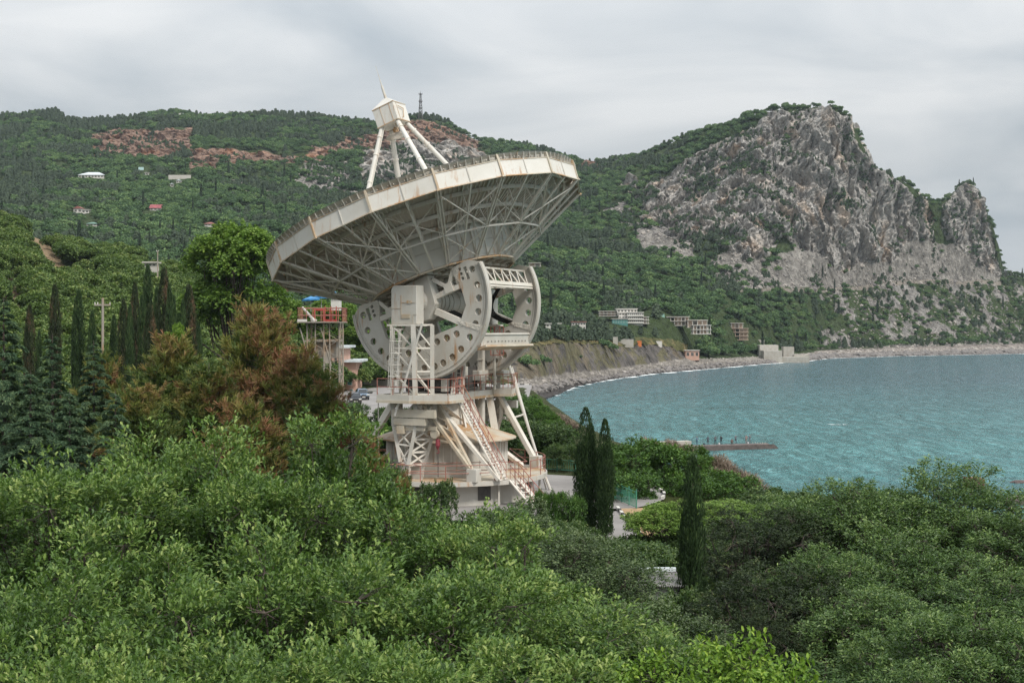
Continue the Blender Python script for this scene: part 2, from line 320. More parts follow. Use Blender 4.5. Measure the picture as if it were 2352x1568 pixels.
# a worn road bench under the crag and the quarry roads
road = ((np.abs(PYr - pl(PX, [(1800, 668), (1900, 668), (2000, 655), (2100, 648), (2240, 647), (2300, 650)])) < 5) & (PX > 1700) & (PX < 2300)) | ((np.abs(PYr - pl(PX, [(500, 386), (600, 379), (660, 370), (720, 362)])) < 2.5) & (PX > 500) & (PX < 720))
Ct = np.where(m_(road), C(.26, .23, .195) + 0 * n1, Ct)
grass = (KK > 2.9) & (KK < 3.3) & (PX > 1130) & (PX < 1580)
gcol = C(.13, .13, .055) + (n2 > .1) * C(.12, .075, .04)
Ct = np.where(m_(grass), gcol, Ct)
shc = np.where((fbm(Pw / np.array([26., 26., 8.]) + 3 + .5 * n2, 5) + .02 + np.clip((PX - 1400) / 500, -.4, .35))[..., None] > .0, C(.155, .14, .128) * (1 + .4 * n2), np.where(n1 > .05, C(.21, .175, .125), C(.165, .15, .09)) * (1 + .3 * n2))
Ct = np.where(m_(shale & (KK < 2.95)), shc, Ct)
Ct = np.where(m_((KK <= 2.04) & (PX > 1100) & (PX < 1900)), C(.33, .30, .265) * (1 + .4 * n2), Ct)
Ct = np.where(m_((KK <= 2.3) & (PX >= 1870)), C(.27, .235, .21) * (1 + .4 * n2), Ct)
Ct = np.where(m_(KK < 1.12), C(.10, .09, .085) * (1 + .3 * n2), Ct)
Ct = np.clip(Ct, .01, .9)
def grid_faces(nr, nc):
    i = np.arange(nr * nc).reshape(nr, nc); return np.stack([i[:-1, :-1], i[:-1, 1:], i[1:, 1:], i[1:, :-1]], -1).reshape(-1, 4)
m, t, b = new_mat('hill_ground')
at = ND(t, 'ShaderNodeAttribute', attribute_name='col')
q1 = noise(t, .35, 8, .74, pos(t, (1, 1, .6))); q2 = noise(t, .14, 8, .72, pos(t, (1, 1, .6)), 1.2)
cc = mixc(t, 1., at.outputs['Color'], ramp(t, q1, [(.3, .45), (.46, .85), (.56, 1.08), (.75, 1.4)]), 'MULTIPLY')  # crevice shade put into the colour: low spots of the bump noise darkened
cc = mixc(t, 1., cc, ramp(t, q2, [(.36, .45), (.46, .95), (.6, 1.08), (.8, 1.25)]), 'MULTIPLY')
t.links.new(cc, b.inputs['Base Color']); b.inputs['Roughness'].default_value = .95; b.inputs['Specular IOR Level'].default_value = .1
bn = ND(t, 'ShaderNodeBump', {'Height': q1, 'Strength': .9, 'Distance': 4.0}); t.links.new(bn.outputs[0], b.inputs['Normal']); MT['hill'] = m
me = np_mesh('hills', Pd.reshape(-1, 3), grid_faces(*PX.shape), colattr=Ct.reshape(-1, 3), smooth=False)
link_mesh('hills', me, MT['hill']); tag(bpy.data.objects['hills'], kind='structure')

# ---- spur on the left, nearer
SR = [(-900, 440), (-300, 470), (0, 522), (60, 540), (120, 566), (200, 588), (330, 606), (420, 642), (520, 700), (640, 770), (760, 812), (860, 838)]
scol = np.arange(-900, 900, 6.); sk = np.linspace(0, 1.25, 110); SX, SK = np.meshgrid(scol, sk)
sry = pl(SX, SR); srY = pl(SX, [(-900, 470), (0, 430), (420, 380), (640, 340), (860, 330)]); srz = H - (sry - HORY) * srY / F; sbY = pl(SX, [(-900, 150), (0, 165), (500, 185), (900, 250)])
g = np.clip(SK, 0, 1); SY = sbY + (srY - sbY) * g; SZ = 12.6 + (srz - 12.6) * (g ** .92)
beh = np.clip(SK - 1, 0, 1); SY = SY + beh * 500; SZ = SZ - beh * 130
Ps = np.stack([(SX - CX) * SY / F, SY, SZ], -1); Ps[..., 2] += fbm(Ps / 28., 4) * 2.2 * np.clip(g * 4, 0, 1)
sn = fbm(Ps / 9., 4)[..., None]; SPY = rows(Ps)
SAND = [[(0, 640), (30, 650), (62, 690), (70, 730), (40, 728), (0, 680)], [(60, 540), (100, 552), (150, 610), (120, 622), (84, 596)], [(50, 540), (80, 545), (130, 590), (118, 612), (90, 600), (64, 565)], [(0, 525), (14, 528), (20, 560), (0, 585)], [(18, 660), (60, 690), (66, 720), (40, 715), (15, 690)], [(185, 560), (215, 580), (210, 600), (190, 585)], [(190, 612), (240, 650), (232, 655), (200, 630)], [(120, 590), (160, 610), (190, 622), (160, 625), (135, 612)]]
sand = soft(SX, SPY, SAND, (fbm(Ps / 12., 3), fbm(Ps / 12. + 9, 3)), 9)
Cs = np.where(sand[..., None], C(.36, .26, .16) * (1 + .3 * sn), C(.055, .08, .03) + sn * .012)
me = np_mesh('hillside', Ps.reshape(-1, 3), grid_faces(*SX.shape), colattr=np.clip(Cs, .01, .9).reshape(-1, 3), smooth=True)
link_mesh('hillside', me, MT['hill']); tag(bpy.data.objects['hillside'], kind='structure')

# ---- near ground, one sheet down to the water
def coast_x(Y): return pl(Y, [(-400, 120), (0, 64), (60, 44), (110, 31), (160, 26), (215, 23), (262, 20), (300, 15), (373, 9), (410, 4), (460, 1), (520, -20)])
def ground_z(x, y):
    x = np.asarray(x, float); y = np.asarray(y, float); cx = coast_x(y)
    w = pl(y, [(-400, 40), (60, 22), (110, 19), (200, 20), (330, 18), (460, 14)]); s = np.clip((x - (cx - w)) / w, 0, 1); s = s * s * (3 - 2 * s)
    z = 13 - 14.5 * s; far = np.clip((x - cx) / 25, 0, 1); z = z - far * 6
    return z + np.clip((-x - 30 - y * .1) / 60, 0, 1) * 4 * np.clip(1 - y / 150, 0, 1)
gx = np.concatenate([np.linspace(-320, -60, 30)[:-1], np.arange(-60, 150, 2.)]); gy = np.concatenate([np.linspace(-120, 20, 14)[:-1], np.arange(20, 300, 2.5), np.arange(300, 500, 6.)])
GX, GY = np.meshgrid(gx, gy); GZ = ground_z(GX, GY); Pg = np.stack([GX, GY, GZ], -1); gn = fbm(Pg / 5., 4); Pg[..., 2] += gn * .35 * (GX > coast_x(GY) - 25) + gn * .05
tcx = coast_x(GY)
Cg = C(.085, .10, .04) + gn[..., None] * .03
Cg = np.where(((GZ < 7))[..., None], C(.20, .16, .12) * (1 + .4 * gn[..., None]), Cg)
me = np_mesh('ground', Pg.reshape(-1, 3), grid_faces(*GX.shape), colattr=np.clip(Cg, .01, .9).reshape(-1, 3), smooth=True)
link_mesh('ground', me, MT['hill']); tag(bpy.data.objects['ground'], kind='structure')
# beach slope between the far shore and the near cliff

# ---- sea
wyv = np.concatenate([np.linspace(-200, 100, 6)[:-1], np.linspace(100, 1500, 120)[:-1], np.geomspace(1500, 5200, 14)]); wxv = np.concatenate([-np.geomspace(5200, 60, 20)[:-1], np.linspace(-60, 700, 90)[:-1], np.geomspace(700, 5200, 14)])
WX, WY = np.meshgrid(wxv, wyv); Wp = np.stack([WX, WY, 0 * WX], -1)
shx = coast_x(WY); dsh = np.minimum(np.abs(WX - shx), 400) / 400.; far = np.clip((WY - 260) / 380, 0, 1)
shal = np.clip(1 - far * 1.0, 0, 1)[..., None] ** 1.3 * np.clip(1.15 - np.clip((WX - 60) / 420, 0, 1), .2, 1)[..., None]
Cw = C(.075, .155, .19) * (1 - shal) + C(.12, .335, .345) * shal
m, t, b = new_mat('sea_water'); at = ND(t, 'ShaderNodeAttribute', attribute_name='col')
patch = noise(t, .012, 4, .5, pos(t, (1, 2.4, 1))); cc = mixc(t, ramp(t, patch, [(.35, 0), (.65, .45)]), at.outputs['Color'], (.055, .15, .165))
t.links.new(cc, b.inputs['Base Color']); b.inputs['Roughness'].default_value = .16; b.inputs['IOR'].default_value = 1.33
wv = noise(t, .62, 7, .62, pos(t, (.55, .14, 1)), .8); wv2 = noise(t, .10, 4, .6, pos(t, (1, .35, 1)), .5)
ad = ND(t, 'ShaderNodeMath', {0: wv, 1: ND(t, 'ShaderNodeMath', {0: wv2, 1: 1.6}, operation='MULTIPLY').outputs[0]}, operation='ADD')
bn = ND(t, 'ShaderNodeBump', {'Height': ad.outputs[0], 'Strength': 1.0, 'Distance': 5.0}); t.links.new(bn.outputs[0], b.inputs['Normal']); MT['sea'] = m
me = np_mesh('sea', Wp.reshape(-1, 3), grid_faces(*WX.shape), colattr=Cw.reshape(-1, 3), smooth=True)
link_mesh('sea', me, m); tag(bpy.data.objects['sea'], kind='structure')
# surf: ragged white sheets a hand above the water along the shore
m, t, b = new_mat('foam'); b.inputs['Base Color'].default_value = (.8, .83, .83, 1); b.inputs['Roughness'].default_value = .7
at = ND(t, 'ShaderNodeAttribute', attribute_name='col'); fz = noise(t, .55, 7, .72, pos(t, (1, 1.6, 1)), .8)
al = ND(t, 'ShaderNodeMath', {0: at.outputs['Fac'], 1: fz}, operation='ADD'); t.links.new(ramp(t, al.outputs[0], [(.88, 0), (1.02, 1)]), b.inputs['Alpha']); MT['foam'] = m
def foam_strip(name, cpts, w0, w1, z=.06, seed=0):
    pts = np.array(cpts, float); d = np.concatenate([[0], np.cumsum(np.linalg.norm(np.diff(pts, axis=0), axis=1))]); s = np.arange(0, d[-1], 1.2)
    c = np.stack([np.interp(s, d, pts[:, 0]), np.interp(s, d, pts[:, 1])], -1); tn = np.gradient(c, axis=0); tn /= np.linalg.norm(tn, axis=1)[:, None]; nr = np.stack([tn[:, 1], -tn[:, 0]], -1)
    u = np.linspace(-1, 1, 9); wob = fbm(np.stack([s / 14, s * 0 + seed, s * 0], -1), 3)
    w = (w0 + w1 * np.clip(wob + .35, 0, 1.2))[:, None, None]
    G = c[:, None, :] + nr[:, None, :] * (u[None, :, None] * w); V = np.concatenate([G, np.full(G.shape[:2] + (1,), z)], -1)
    val = np.clip(1 - np.abs(u) ** 1.5, 0, 1)[None, :] * ((.62 + .3 * wob[:, None]) if name == 'surf_foam' else (.20 + .3 * wob[:, None])); 
    me = np_mesh(name, V.reshape(-1, 3), grid_faces(len(s), 9), colattr=np.repeat(val.reshape(-1, 1), 3, 1)); o = link_mesh(name, me, MT['foam']); return tag(o, kind='stuff')
spx = np.arange(1180, 2500, 14); sh = np.array([[(a - CX) * wy(pl(a, SHORE_Y)) / F, wy(pl(a, SHORE_Y))] for a in spx]) 
sh[:, 1] -= 3
def terr_Y(px, py):
    j = int(np.argmin(np.abs(cols - px))); rw = HORY - (Pd[:, j, 2] - H) * F / Pd[:, j, 1]; k = np.where((rw <= py) & (ks > 1.0))[0]; return float(Pd[k[0], j, 1]) if len(k) else float(Pd[np.argmin(rw), j, 1])
foam_strip('surf_foam', sh, 1.6, 9)
for cx_, cy_, L_, W_ in ((1400, 930, 26, 2.2), (1440, 938, 30, 2.6), (1455, 945, 34, 4), (1500, 950, 22, 1.8), (1640, 950, 16, 1.6), (1800, 973, 40, 2.2), (1830, 974, 22, 1.2), (1580, 953, 14, 1)):
    p = PZ(cx_, cy_, 0); foam_strip('foam_streak', [(p[0] - L_ / 2, p[1] + 3), (p[0], p[1]), (p[0] + L_ / 2, p[1] - 4)], W_ * .6, W_ * 1.4, .05, cx_)
# ------------------------------------------------------------------ radio telescope
phi = math.radians(64.463); al = math.radians(19.606)
E_ = np.array([math.cos(phi), math.sin(phi), 0]); Hh = np.array([-math.sin(phi), math.cos(phi), 0]); UP = np.array([0, 0, 1.])
NN = math.cos(al) * UP + math.sin(al) * Hh; MM = -math.sin(al) * UP + math.cos(al) * Hh
AX = np.array([-6.0875, 85.6507, 1.7302 + H]); LW = 7.634; MC = AX + LW / 2 * E_; DC = MC - .234 * MM
TP0 = math.radians(123.748)
tele = empty('radio_telescope', (MC[0], MC[1], 13.0), 'huge weathered white dish telescope with rust streaks tilted above the trees', 'radio telescope')
def T(e, h, z): return np.array([MC[0], MC[1], H]) + e * E_ + h * Hh + z * UP        # tower frame, z from eye level
def D(a, r, t): return DC + r * (math.cos(a) * E_ + math.sin(a) * MM) + t * NN        # dish frame, polar
def W(r, u, eo): return AX + eo * E_ - r * MM + u * NN                               # wheel frame
def Q(px, py, ee):                                                                    # ray meets the vertical plane e = ee
    r = ray(px, py); P0 = T(ee, 0, 0) - np.array([0, 0, H]); return r * ((P0 @ E_) / (r @ E_)) + np.array([0, 0, H])
A16 = [TP0 + i * math.pi / 8 for i in range(16)]; A32 = [TP0 + i * math.pi / 16 for i in range(32)]
par = lambda r: 3.0 + r * r / 38.0
def pr(part, parent=tele): return part
# reflector bowl: inner face, outer skin with pressed seams
nr_, na_ = 24, 128
def bowl(off, r0, r1, nr=nr_):
    rr = np.linspace(r0, r1, nr); aa = np.arange(na_) * 2 * math.pi / na_ + TP0
    V = [D(a, r, par(r) - off) for r in rr for a in aa]; Fs = [(i * na_ + j, i * na_ + (j + 1) % na_, (i + 1) * na_ + (j + 1) % na_, (i + 1) * na_ + j) for i in range(nr - 1) for j in range(na_)]; return V, Fs
mb = MB(); V, Fs = bowl(0, .4, 11.0); mb.add(V, Fs); refl = mb.build('reflector', MT['panel'], tele, smooth=True)
mb = MB(); V, Fs = bowl(.07, .4, 10.98); mb.add(V, [f[::-1] for f in Fs]); mb.build('reflector_back', MT['dishback'], refl, smooth=True)
mb = MB()                                            # pressed seams and stiffeners of the back panels
for j in range(192):
    a = TP0 + j * 2 * math.pi / 192
    for (r0, r1) in ((5.6, 7.2), (7.3, 8.7), (8.8, 10.85)):
        if j % 3 == 1 and rnd.random() < .15: continue
        p, q = D(a, r0, par(r0) - .12), D(a, r1, par(r1) - .12); mb.bar(p, q, .05, .10, NN)
seam = mb.build('panel_stiffeners', MT['dishback'], refl)
for r in (5.9, 7.25, 8.75, 9.9):
    mb = MB()
    for i in range(64):
        a0, a1 = TP0 + i * math.pi / 32, TP0 + (i + 1) * math.pi / 32; mb.bar(D(a0, r, par(r) - .24), D(a1, r, par(r) - .24), .14, .24, NN)
    mb.build('ring_beam', MT['truss'], tele)
# outer lip with fins
mb = MB(); na = 128
V = []; 
for i in range(na):
    a = TP0 + i * 2 * math.pi / na
    fr = (i % 8) / 8; rp = 10.99 * math.cos(math.pi / 16) / math.cos((fr - .5) * math.pi / 8) - .06
    V += [D(a, 11.02, 6.20), D(a, 10.92, 6.14), D(a, rp - .1, 5.80)]
Fs = []
for i in range(na):
    a, b = i * 3, ((i + 1) % na) * 3
    Fs += [(a, b, b + 1, a + 1), (a + 1, b + 1, b + 2, a + 2)]
mb.add(V, Fs)
for i in range(na):
    a = TP0 + i * 2 * math.pi / na; fr = (i % 8) / 8; rp = 10.99 * math.cos(math.pi / 16) / math.cos((fr - .5) * math.pi / 8)
    t_ = unit(-math.sin(a) * E_ + math.cos(a) * MM) * .02
    mb.prism([D(a, 11.05, 6.17) - t_, D(a, 10.88, 6.1) - t_, D(a, rp - .12, 5.80) - t_, D(a, rp + .05, 5.80) - t_], t_ * 2)
mb.build('rim_lip', MT['white'], tele)
# fascia panels, half a side each, and posts
RB, RT_ = 10.97, 11.0
def side(i, f, top):
    a0, a1 = A16[i % 16], A16[(i + 1) % 16]; r, t_ = (RT_, 5.79) if top else (RB, 4.78); return D(a0, r, t_) * (1 - f) + D(a1, r, t_) * f
for i in range(16):
    for f0, f1 in ((.008, .496), (.504, .992)):
        mb = MB(); p = [side(i, f0, 0), side(i, f1, 0), side(i, f1, 1), side(i, f0, 1)]; o = D((A16[i] + math.pi / 16), 1, 0) - D(0, 0, 0)
        mb.prism(p, -unit(o) * .04)
        mb.build('rim_panel', MT['panel'], tele)
    out = unit(D(A16[i], 1, 0) - D(0, 0, 0))
    mb = MB(); mb.bar(side(i, 0, 0) - NN * .08, side(i, 0, 1) + NN * .34, .13, .16, out); mb.box(side(i, 0, 0) - NN * .06, out * .14, np.cross(out, NN) * .12, NN * .05); mb.build('rim_post', MT['rusty'], tele)
    mb = MB(); mb.bar(side(i, .5, 0) - NN * .03, side(i, .5, 1) + NN * .2, .07, .1, out); mb.build('rim_post', MT['white'], tele)
mb = MB()
for i in range(16):
    mb.bar(side(i, 0, 1), side(i, 1, 1), .07, .05, NN); mb.bar(side(i, 0, 0) - NN * .03, side(i, 1, 0) - NN * .03, .12, .07, NN)
mb.build('rim_edge', MT['rusty'], tele)
# drum
RD, TD, RD2, TD2 = 5.08, 1.45, 5.45, 3.72
dp = lambda i, f, s: (D(A16[i % 16], RD, TD) * (1 - f) + D(A16[(i + 1) % 16], RD, TD) * f) * (1 - s) + (D(A16[i % 16], RD2, TD2) * (1 - f) + D(A16[(i + 1) % 16], RD2, TD2) * f) * s
for i in range(16):
    out = unit(D(A16[i] + math.pi / 16, 1, 0) - D(0, 0, 0)); mb = MB()
    for f0, f1 in ((.02, .495), (.505, .98)):
        for s0, s1 in ((0.02, .49), (.5, .98)): mb.prism([dp(i, f0, s0), dp(i, f1, s0), dp(i, f1, s1), dp(i, f0, s1)], -out * .05)
    dr = mb.build('drum_panel', MT['panel'], tele)
    mb = MB(); mb.bar(dp(i, 0, 0), dp(i, 0, 1), .16, .22, out); mb.bar(dp(i, .5, 0) + out * .02, dp(i, .5, 1) + out * .02, .07, .1, out); mb.build('drum_rib', MT['truss'], dr)
mb = MB()
for i in range(16):
    mb.bar(dp(i, 0, 0) - NN * .06, dp(i, 1, 0) - NN * .06, .16, .12, NN)
    mb.prism([D(0, 0, TD + 1.3), dp(i, 0, .5) * .98 + D(0, 0, TD + 1.3) * .02, dp(i, 1, .5) * .98 + D(0, 0, TD + 1.3) * .02], NN * .03)
mb.build('drum_rim', MT['rusty'], tele)
mb = MB()                                             # lattice under the drum
for i in range(-4, 5):
    y = i * 1.12; x = math.sqrt(max(4.9 ** 2 - y * y, 0)); c = lambda a, b_, t_: DC + a * E_ + b_ * MM + t_ * NN
    mb.bar(c(-x, y, TD + .05), c(x, y, TD + .05), .12, .16); mb.bar(c(y, -x, TD + .02), c(y, x, TD + .02), .11, .14)
    for k in range(-3, 3):
        if abs(k * 1.4) < x - .6: mb.bar(c(k * 1.4, y, TD + .05), c(k * 1.4 + .7, y, TD + .9), .07)
    if i % 2: mb.bar(c(-x * .8, y, TD + .1), c(x * .8, y + 1.1, TD + .1), .08)
mb.build('drum_floor_truss', MT['truss'], tele)
# radial trusses
for i in range(32):
    main = i % 2 == 0; a = A32[i]
    cb_ = math.cos(math.pi / 16) if not main else 1
    pB, pT = D(a, RD * cb_ + .05, TD + .03), D(a, RB * cb_ - .02, 4.74)
    w = .15 if main else .10; out = unit(D(a, 1, 0) - D(0, 0, 0)); mb = MB(); tg = np.cross(out, NN) * .09
    ch = lambda s: pB * (1 - s) + pT * s
    if main: mb.bar(pB + tg, pT + tg, .08, .14, NN); mb.bar(pB - tg, pT - tg, .08, .14, NN)
    else: mb.bar(pB, pT, w, w, NN)
    up = lambda r: D(a, r, par(r) - .3)
    rs = [6.1, 7.25, 8.75, 9.9]
    for k, s in enumerate((.18, .42, .66, .86)):
        mb.bar(ch(s), up(rs[k]), .07, .07)
    for s, r in ((.42, 7.25 - 1.2), (.42, 8.75), (.66, 9.9), (.0, 6.1)) if main else ((.42, 8.75), (.18, 7.25)):
        mb.bar(ch(s), up(r), .055, .055)
    mb.bar(up(5.5), up(10.7), .09, .16, NN)
    mb.build('radial_truss', MT['truss'], tele)
mb = MB(); cp = lambda i, s: D(A16[i % 16], RD + .05, TD) * (1 - s) + D(A16[i % 16], RB, 4.74) * s
for i in range(16): mb.bar(cp(i, .40), cp(i + 1, .40), .12, .12)
mb.build('truss_ring', MT['white'], tele)
for i in range(0, 16, 2):
    mb = MB(); mb.bar(cp(i, .93), cp(i + 1, .40), .08); mb.bar(cp(i, .42), cp(i + 1, .9), .08); mb.bar(cp(i, .38), cp(i + 1, .02), .07); mb.bar(cp(i, .02), cp(i + 1, .38), .07)
    mb.build('cross_brace', MT['truss'], tele)
for i in range(1, 16, 2):
    mb = MB(); mb.bar(cp(i, .42), D(A16[(i + 1) % 16], 8.75, par(8.75) - .3), .06); mb.bar(cp(i + 1, .42), D(A16[i], 8.75, par(8.75) - .3), .06); mb.build('cross_brace', MT['truss'], tele)
# quadripod and feed cabin
ta = [math.radians(45 + 90 * i) for i in range(4)]
for a in ta:
    p, q = D(a, 5.85, par(5.85)), D(a, .92, 13.0); mb = MB(); mb.tube(p, q, .175, .15, 12)
    leg = mb.build('feed_leg', MT['panel'], tele, smooth=False)
    mb = MB()
    for s in (.2, .4, .6, .8, .93): c = p * (1 - s) + q * s; d_ = unit(q - p); mb.tube(c - d_ * .05, c + d_ * .05, .2, .2, 12)
    side_ = unit(np.cross(q - p, UP)); mb.path([p + side_ * .22, q + side_ * .22], .025, 5); mb.build('collar', MT['truss'], leg)
def SQ(x, y, t_): return DC + x * E_ + y * MM + t_ * NN
b_ = .86; cab = MB()
lo = [SQ(x, y, 13.0) for x, y in ((-b_, -b_), (b_, -b_), (b_, b_), (-b_, b_))]; hi = [SQ(x, y, 14.35) for x, y in ((-b_, -b_), (b_, -b_), (b_, b_), (-b_, b_))]
cab.add(lo + hi, [(0, 3, 2, 1)] + [(i, (i + 1) % 4, 4 + (i + 1) % 4, 4 + i) for i in range(4)]); feed = cab.build('feed_cabin', MT['panel'], tele, bevel=.02)
mb = MB(); r2 = [SQ(x, y, 15.0) for x, y in ((-.16, -.16), (.16, -.16), (.16, .16), (-.16, .16))]; hi2 = [SQ(x, y, 14.35) for x, y in ((-.9, -.9), (.9, -.9), (.9, .9), (-.9, .9))]
mb.add(hi2 + r2, [(i, (i + 1) % 4, 4 + (i + 1) % 4, 4 + i) for i in range(4)] + [(4, 5, 6, 7), (3, 2, 1, 0)]); mb.build('cabin_roof', MT['panel'], feed)
mb = MB()
for (x0, y0, x1, y1) in ((-.5, -b_ - .01, -.5, -b_ - .01), (b_ * -1 - .01, .25, -b_ - .01, .25), (-b_ - .01, -.5, -b_ - .01, -.5)): mb.bar(SQ(x0, y0, 13.05), SQ(x1, y1, 14.3), .03, .03)
for s in (13.02, 14.33):
    for i in range(4):
        c = [(-b_, -b_), (b_, -b_), (b_, b_), (-b_, b_)]; k = c[(i + 1) % 4]; mb.bar(SQ(c[i][0] * 1.01, c[i][1] * 1.01, s), SQ(k[0] * 1.01, k[1] * 1.01, s), .05, .05)
mb.path([SQ(-.1, -b_ - .08, 13.2), SQ(.2, -b_ - .1, 13.9), SQ(-.5, -b_ - .1, 14.0)], .03, 5); mb.build('cabin_trim', MT['rusty'], feed)
mb = MB(); mb.tube(SQ(0, 0, 12.75), SQ(0, 0, 12.1), .22, .16, 10)
for x, y in ((.35, .2), (-.3, -.3), (.1, -.35)): mb.tube(SQ(x, y, 13), SQ(x, y, 12.4), .06, .06, 8)
mb.build('feed_horn', MT['rusty'], feed)
mb = MB(); n_ = 28; V = [SQ(0, 0, 12.02)] + [SQ(.86 * math.cos(a), .86 * math.sin(a), 12.22) for a in [i * 2 * math.pi / n_ for i in range(n_)]] + [SQ(0, 0, 12.12)]
mb.add(V, [(0, 1 + (i + 1) % n_, 1 + i) for i in range(n_)] + [(n_ + 1, 1 + i, 1 + (i + 1) % n_) for i in range(n_)]); mb.build('subreflector', MT['dishback'], tele, smooth=True)
mb = MB(); mb.tube(SQ(0, 0, 15.0), SQ(0, 0, 16.0), .10, .08, 10); mb.tube(SQ(0, 0, 16.0), SQ(0, 0, 16.5), .05, .03, 8); mb.tube(SQ(0, 0, 16.5), SQ(0, 0, 17.5), .02, .012, 6); mb.build('lightning_rod', MT['white'], tele)

# ---- toothed wheels with round holes
def plate(name, outline, holes, eo, th, mat, parent):
    cu = bpy.data.curves.new('c', 'CURVE'); cu.dimensions = '2D'; cu.fill_mode = 'BOTH'; cu.extrude = th / 2
    for pts in [outline] + holes:
        sp = cu.splines.new('POLY'); sp.points.add(len(pts) - 1); sp.use_cyclic_u = True
        for p_, (x, y) in zip(sp.points, pts): p_.co = (x, y, 0, 1)
    o = bpy.data.objects.new('c', cu); col.objects.link(o); dg = bpy.context.evaluated_depsgraph_get(); dg.update()
    me = bpy.data.meshes.new_from_object(o.evaluated_get(dg)); bpy.data.objects.remove(o); bpy.data.curves.remove(cu)
    co = np.empty(len(me.vertices) * 3, np.float32); me.vertices.foreach_get('co', co); co = co.reshape(-1, 3)
    V = AX + np.outer(eo + co[:, 2], E_) - np.outer(co[:, 0], MM) + np.outer(co[:, 1], NN) - np.array(parent.location if not parent.parent else parent.parent.location)
    me.vertices.foreach_set('co', V.astype(np.float32).ravel()); me.name = name; me.materials.clear(); me.update(); me.flip_normals()
    return link_mesh(name, me, mat, parent)
circ_ = lambda x, y, r, n=20: [(x + r * math.cos(2 * math.pi * i / n), y + r * math.sin(2 * math.pi * i / n)) for i in range(n)]
at_ = lambda off, R: (R * math.sin(math.radians(off)), R * math.cos(math.radians(off)))
arc = [(5.0 * math.cos(math.radians(a)), 5.0 * math.sin(math.radians(a))) for a in np.linspace(10.8, -190.8, 90)]
inner = [(-4.39, 1.31), (-2.95, 1.2), (-2.96, .66), (-3.22, -.05), (-3.18, -1.4), (-2.55, -2.12), (-2.2, -2.45), (2.2, -2.45), (2.55, -2.12), (3.18, -1.4), (3.22, -.05), (2.96, .66), (2.95, 1.2), (4.24, 1.31)]
offs = [82, 96, 107.3, 118.6, 129.2, 141.6]; hole_c = [at_(s * o, 4.39) for s in (1, -1) for o in offs]
grat = [at_(s * o, 4.38) for s in (1, -1) for o in (154.7, 165.3, 175.6)] + [(s * x, -2.93) for s in (1, -1) for x in (1.9, 1.13, .37)]
small = [(s * x, y) for s in (1, -1) for x, y in ((3.52, .92), (3.52, .61), (3.52, .30))]
slot = lambda x: [(x - .12, .95), (x + .12, .95), (x + .12, .1), (x - .12, .1)]
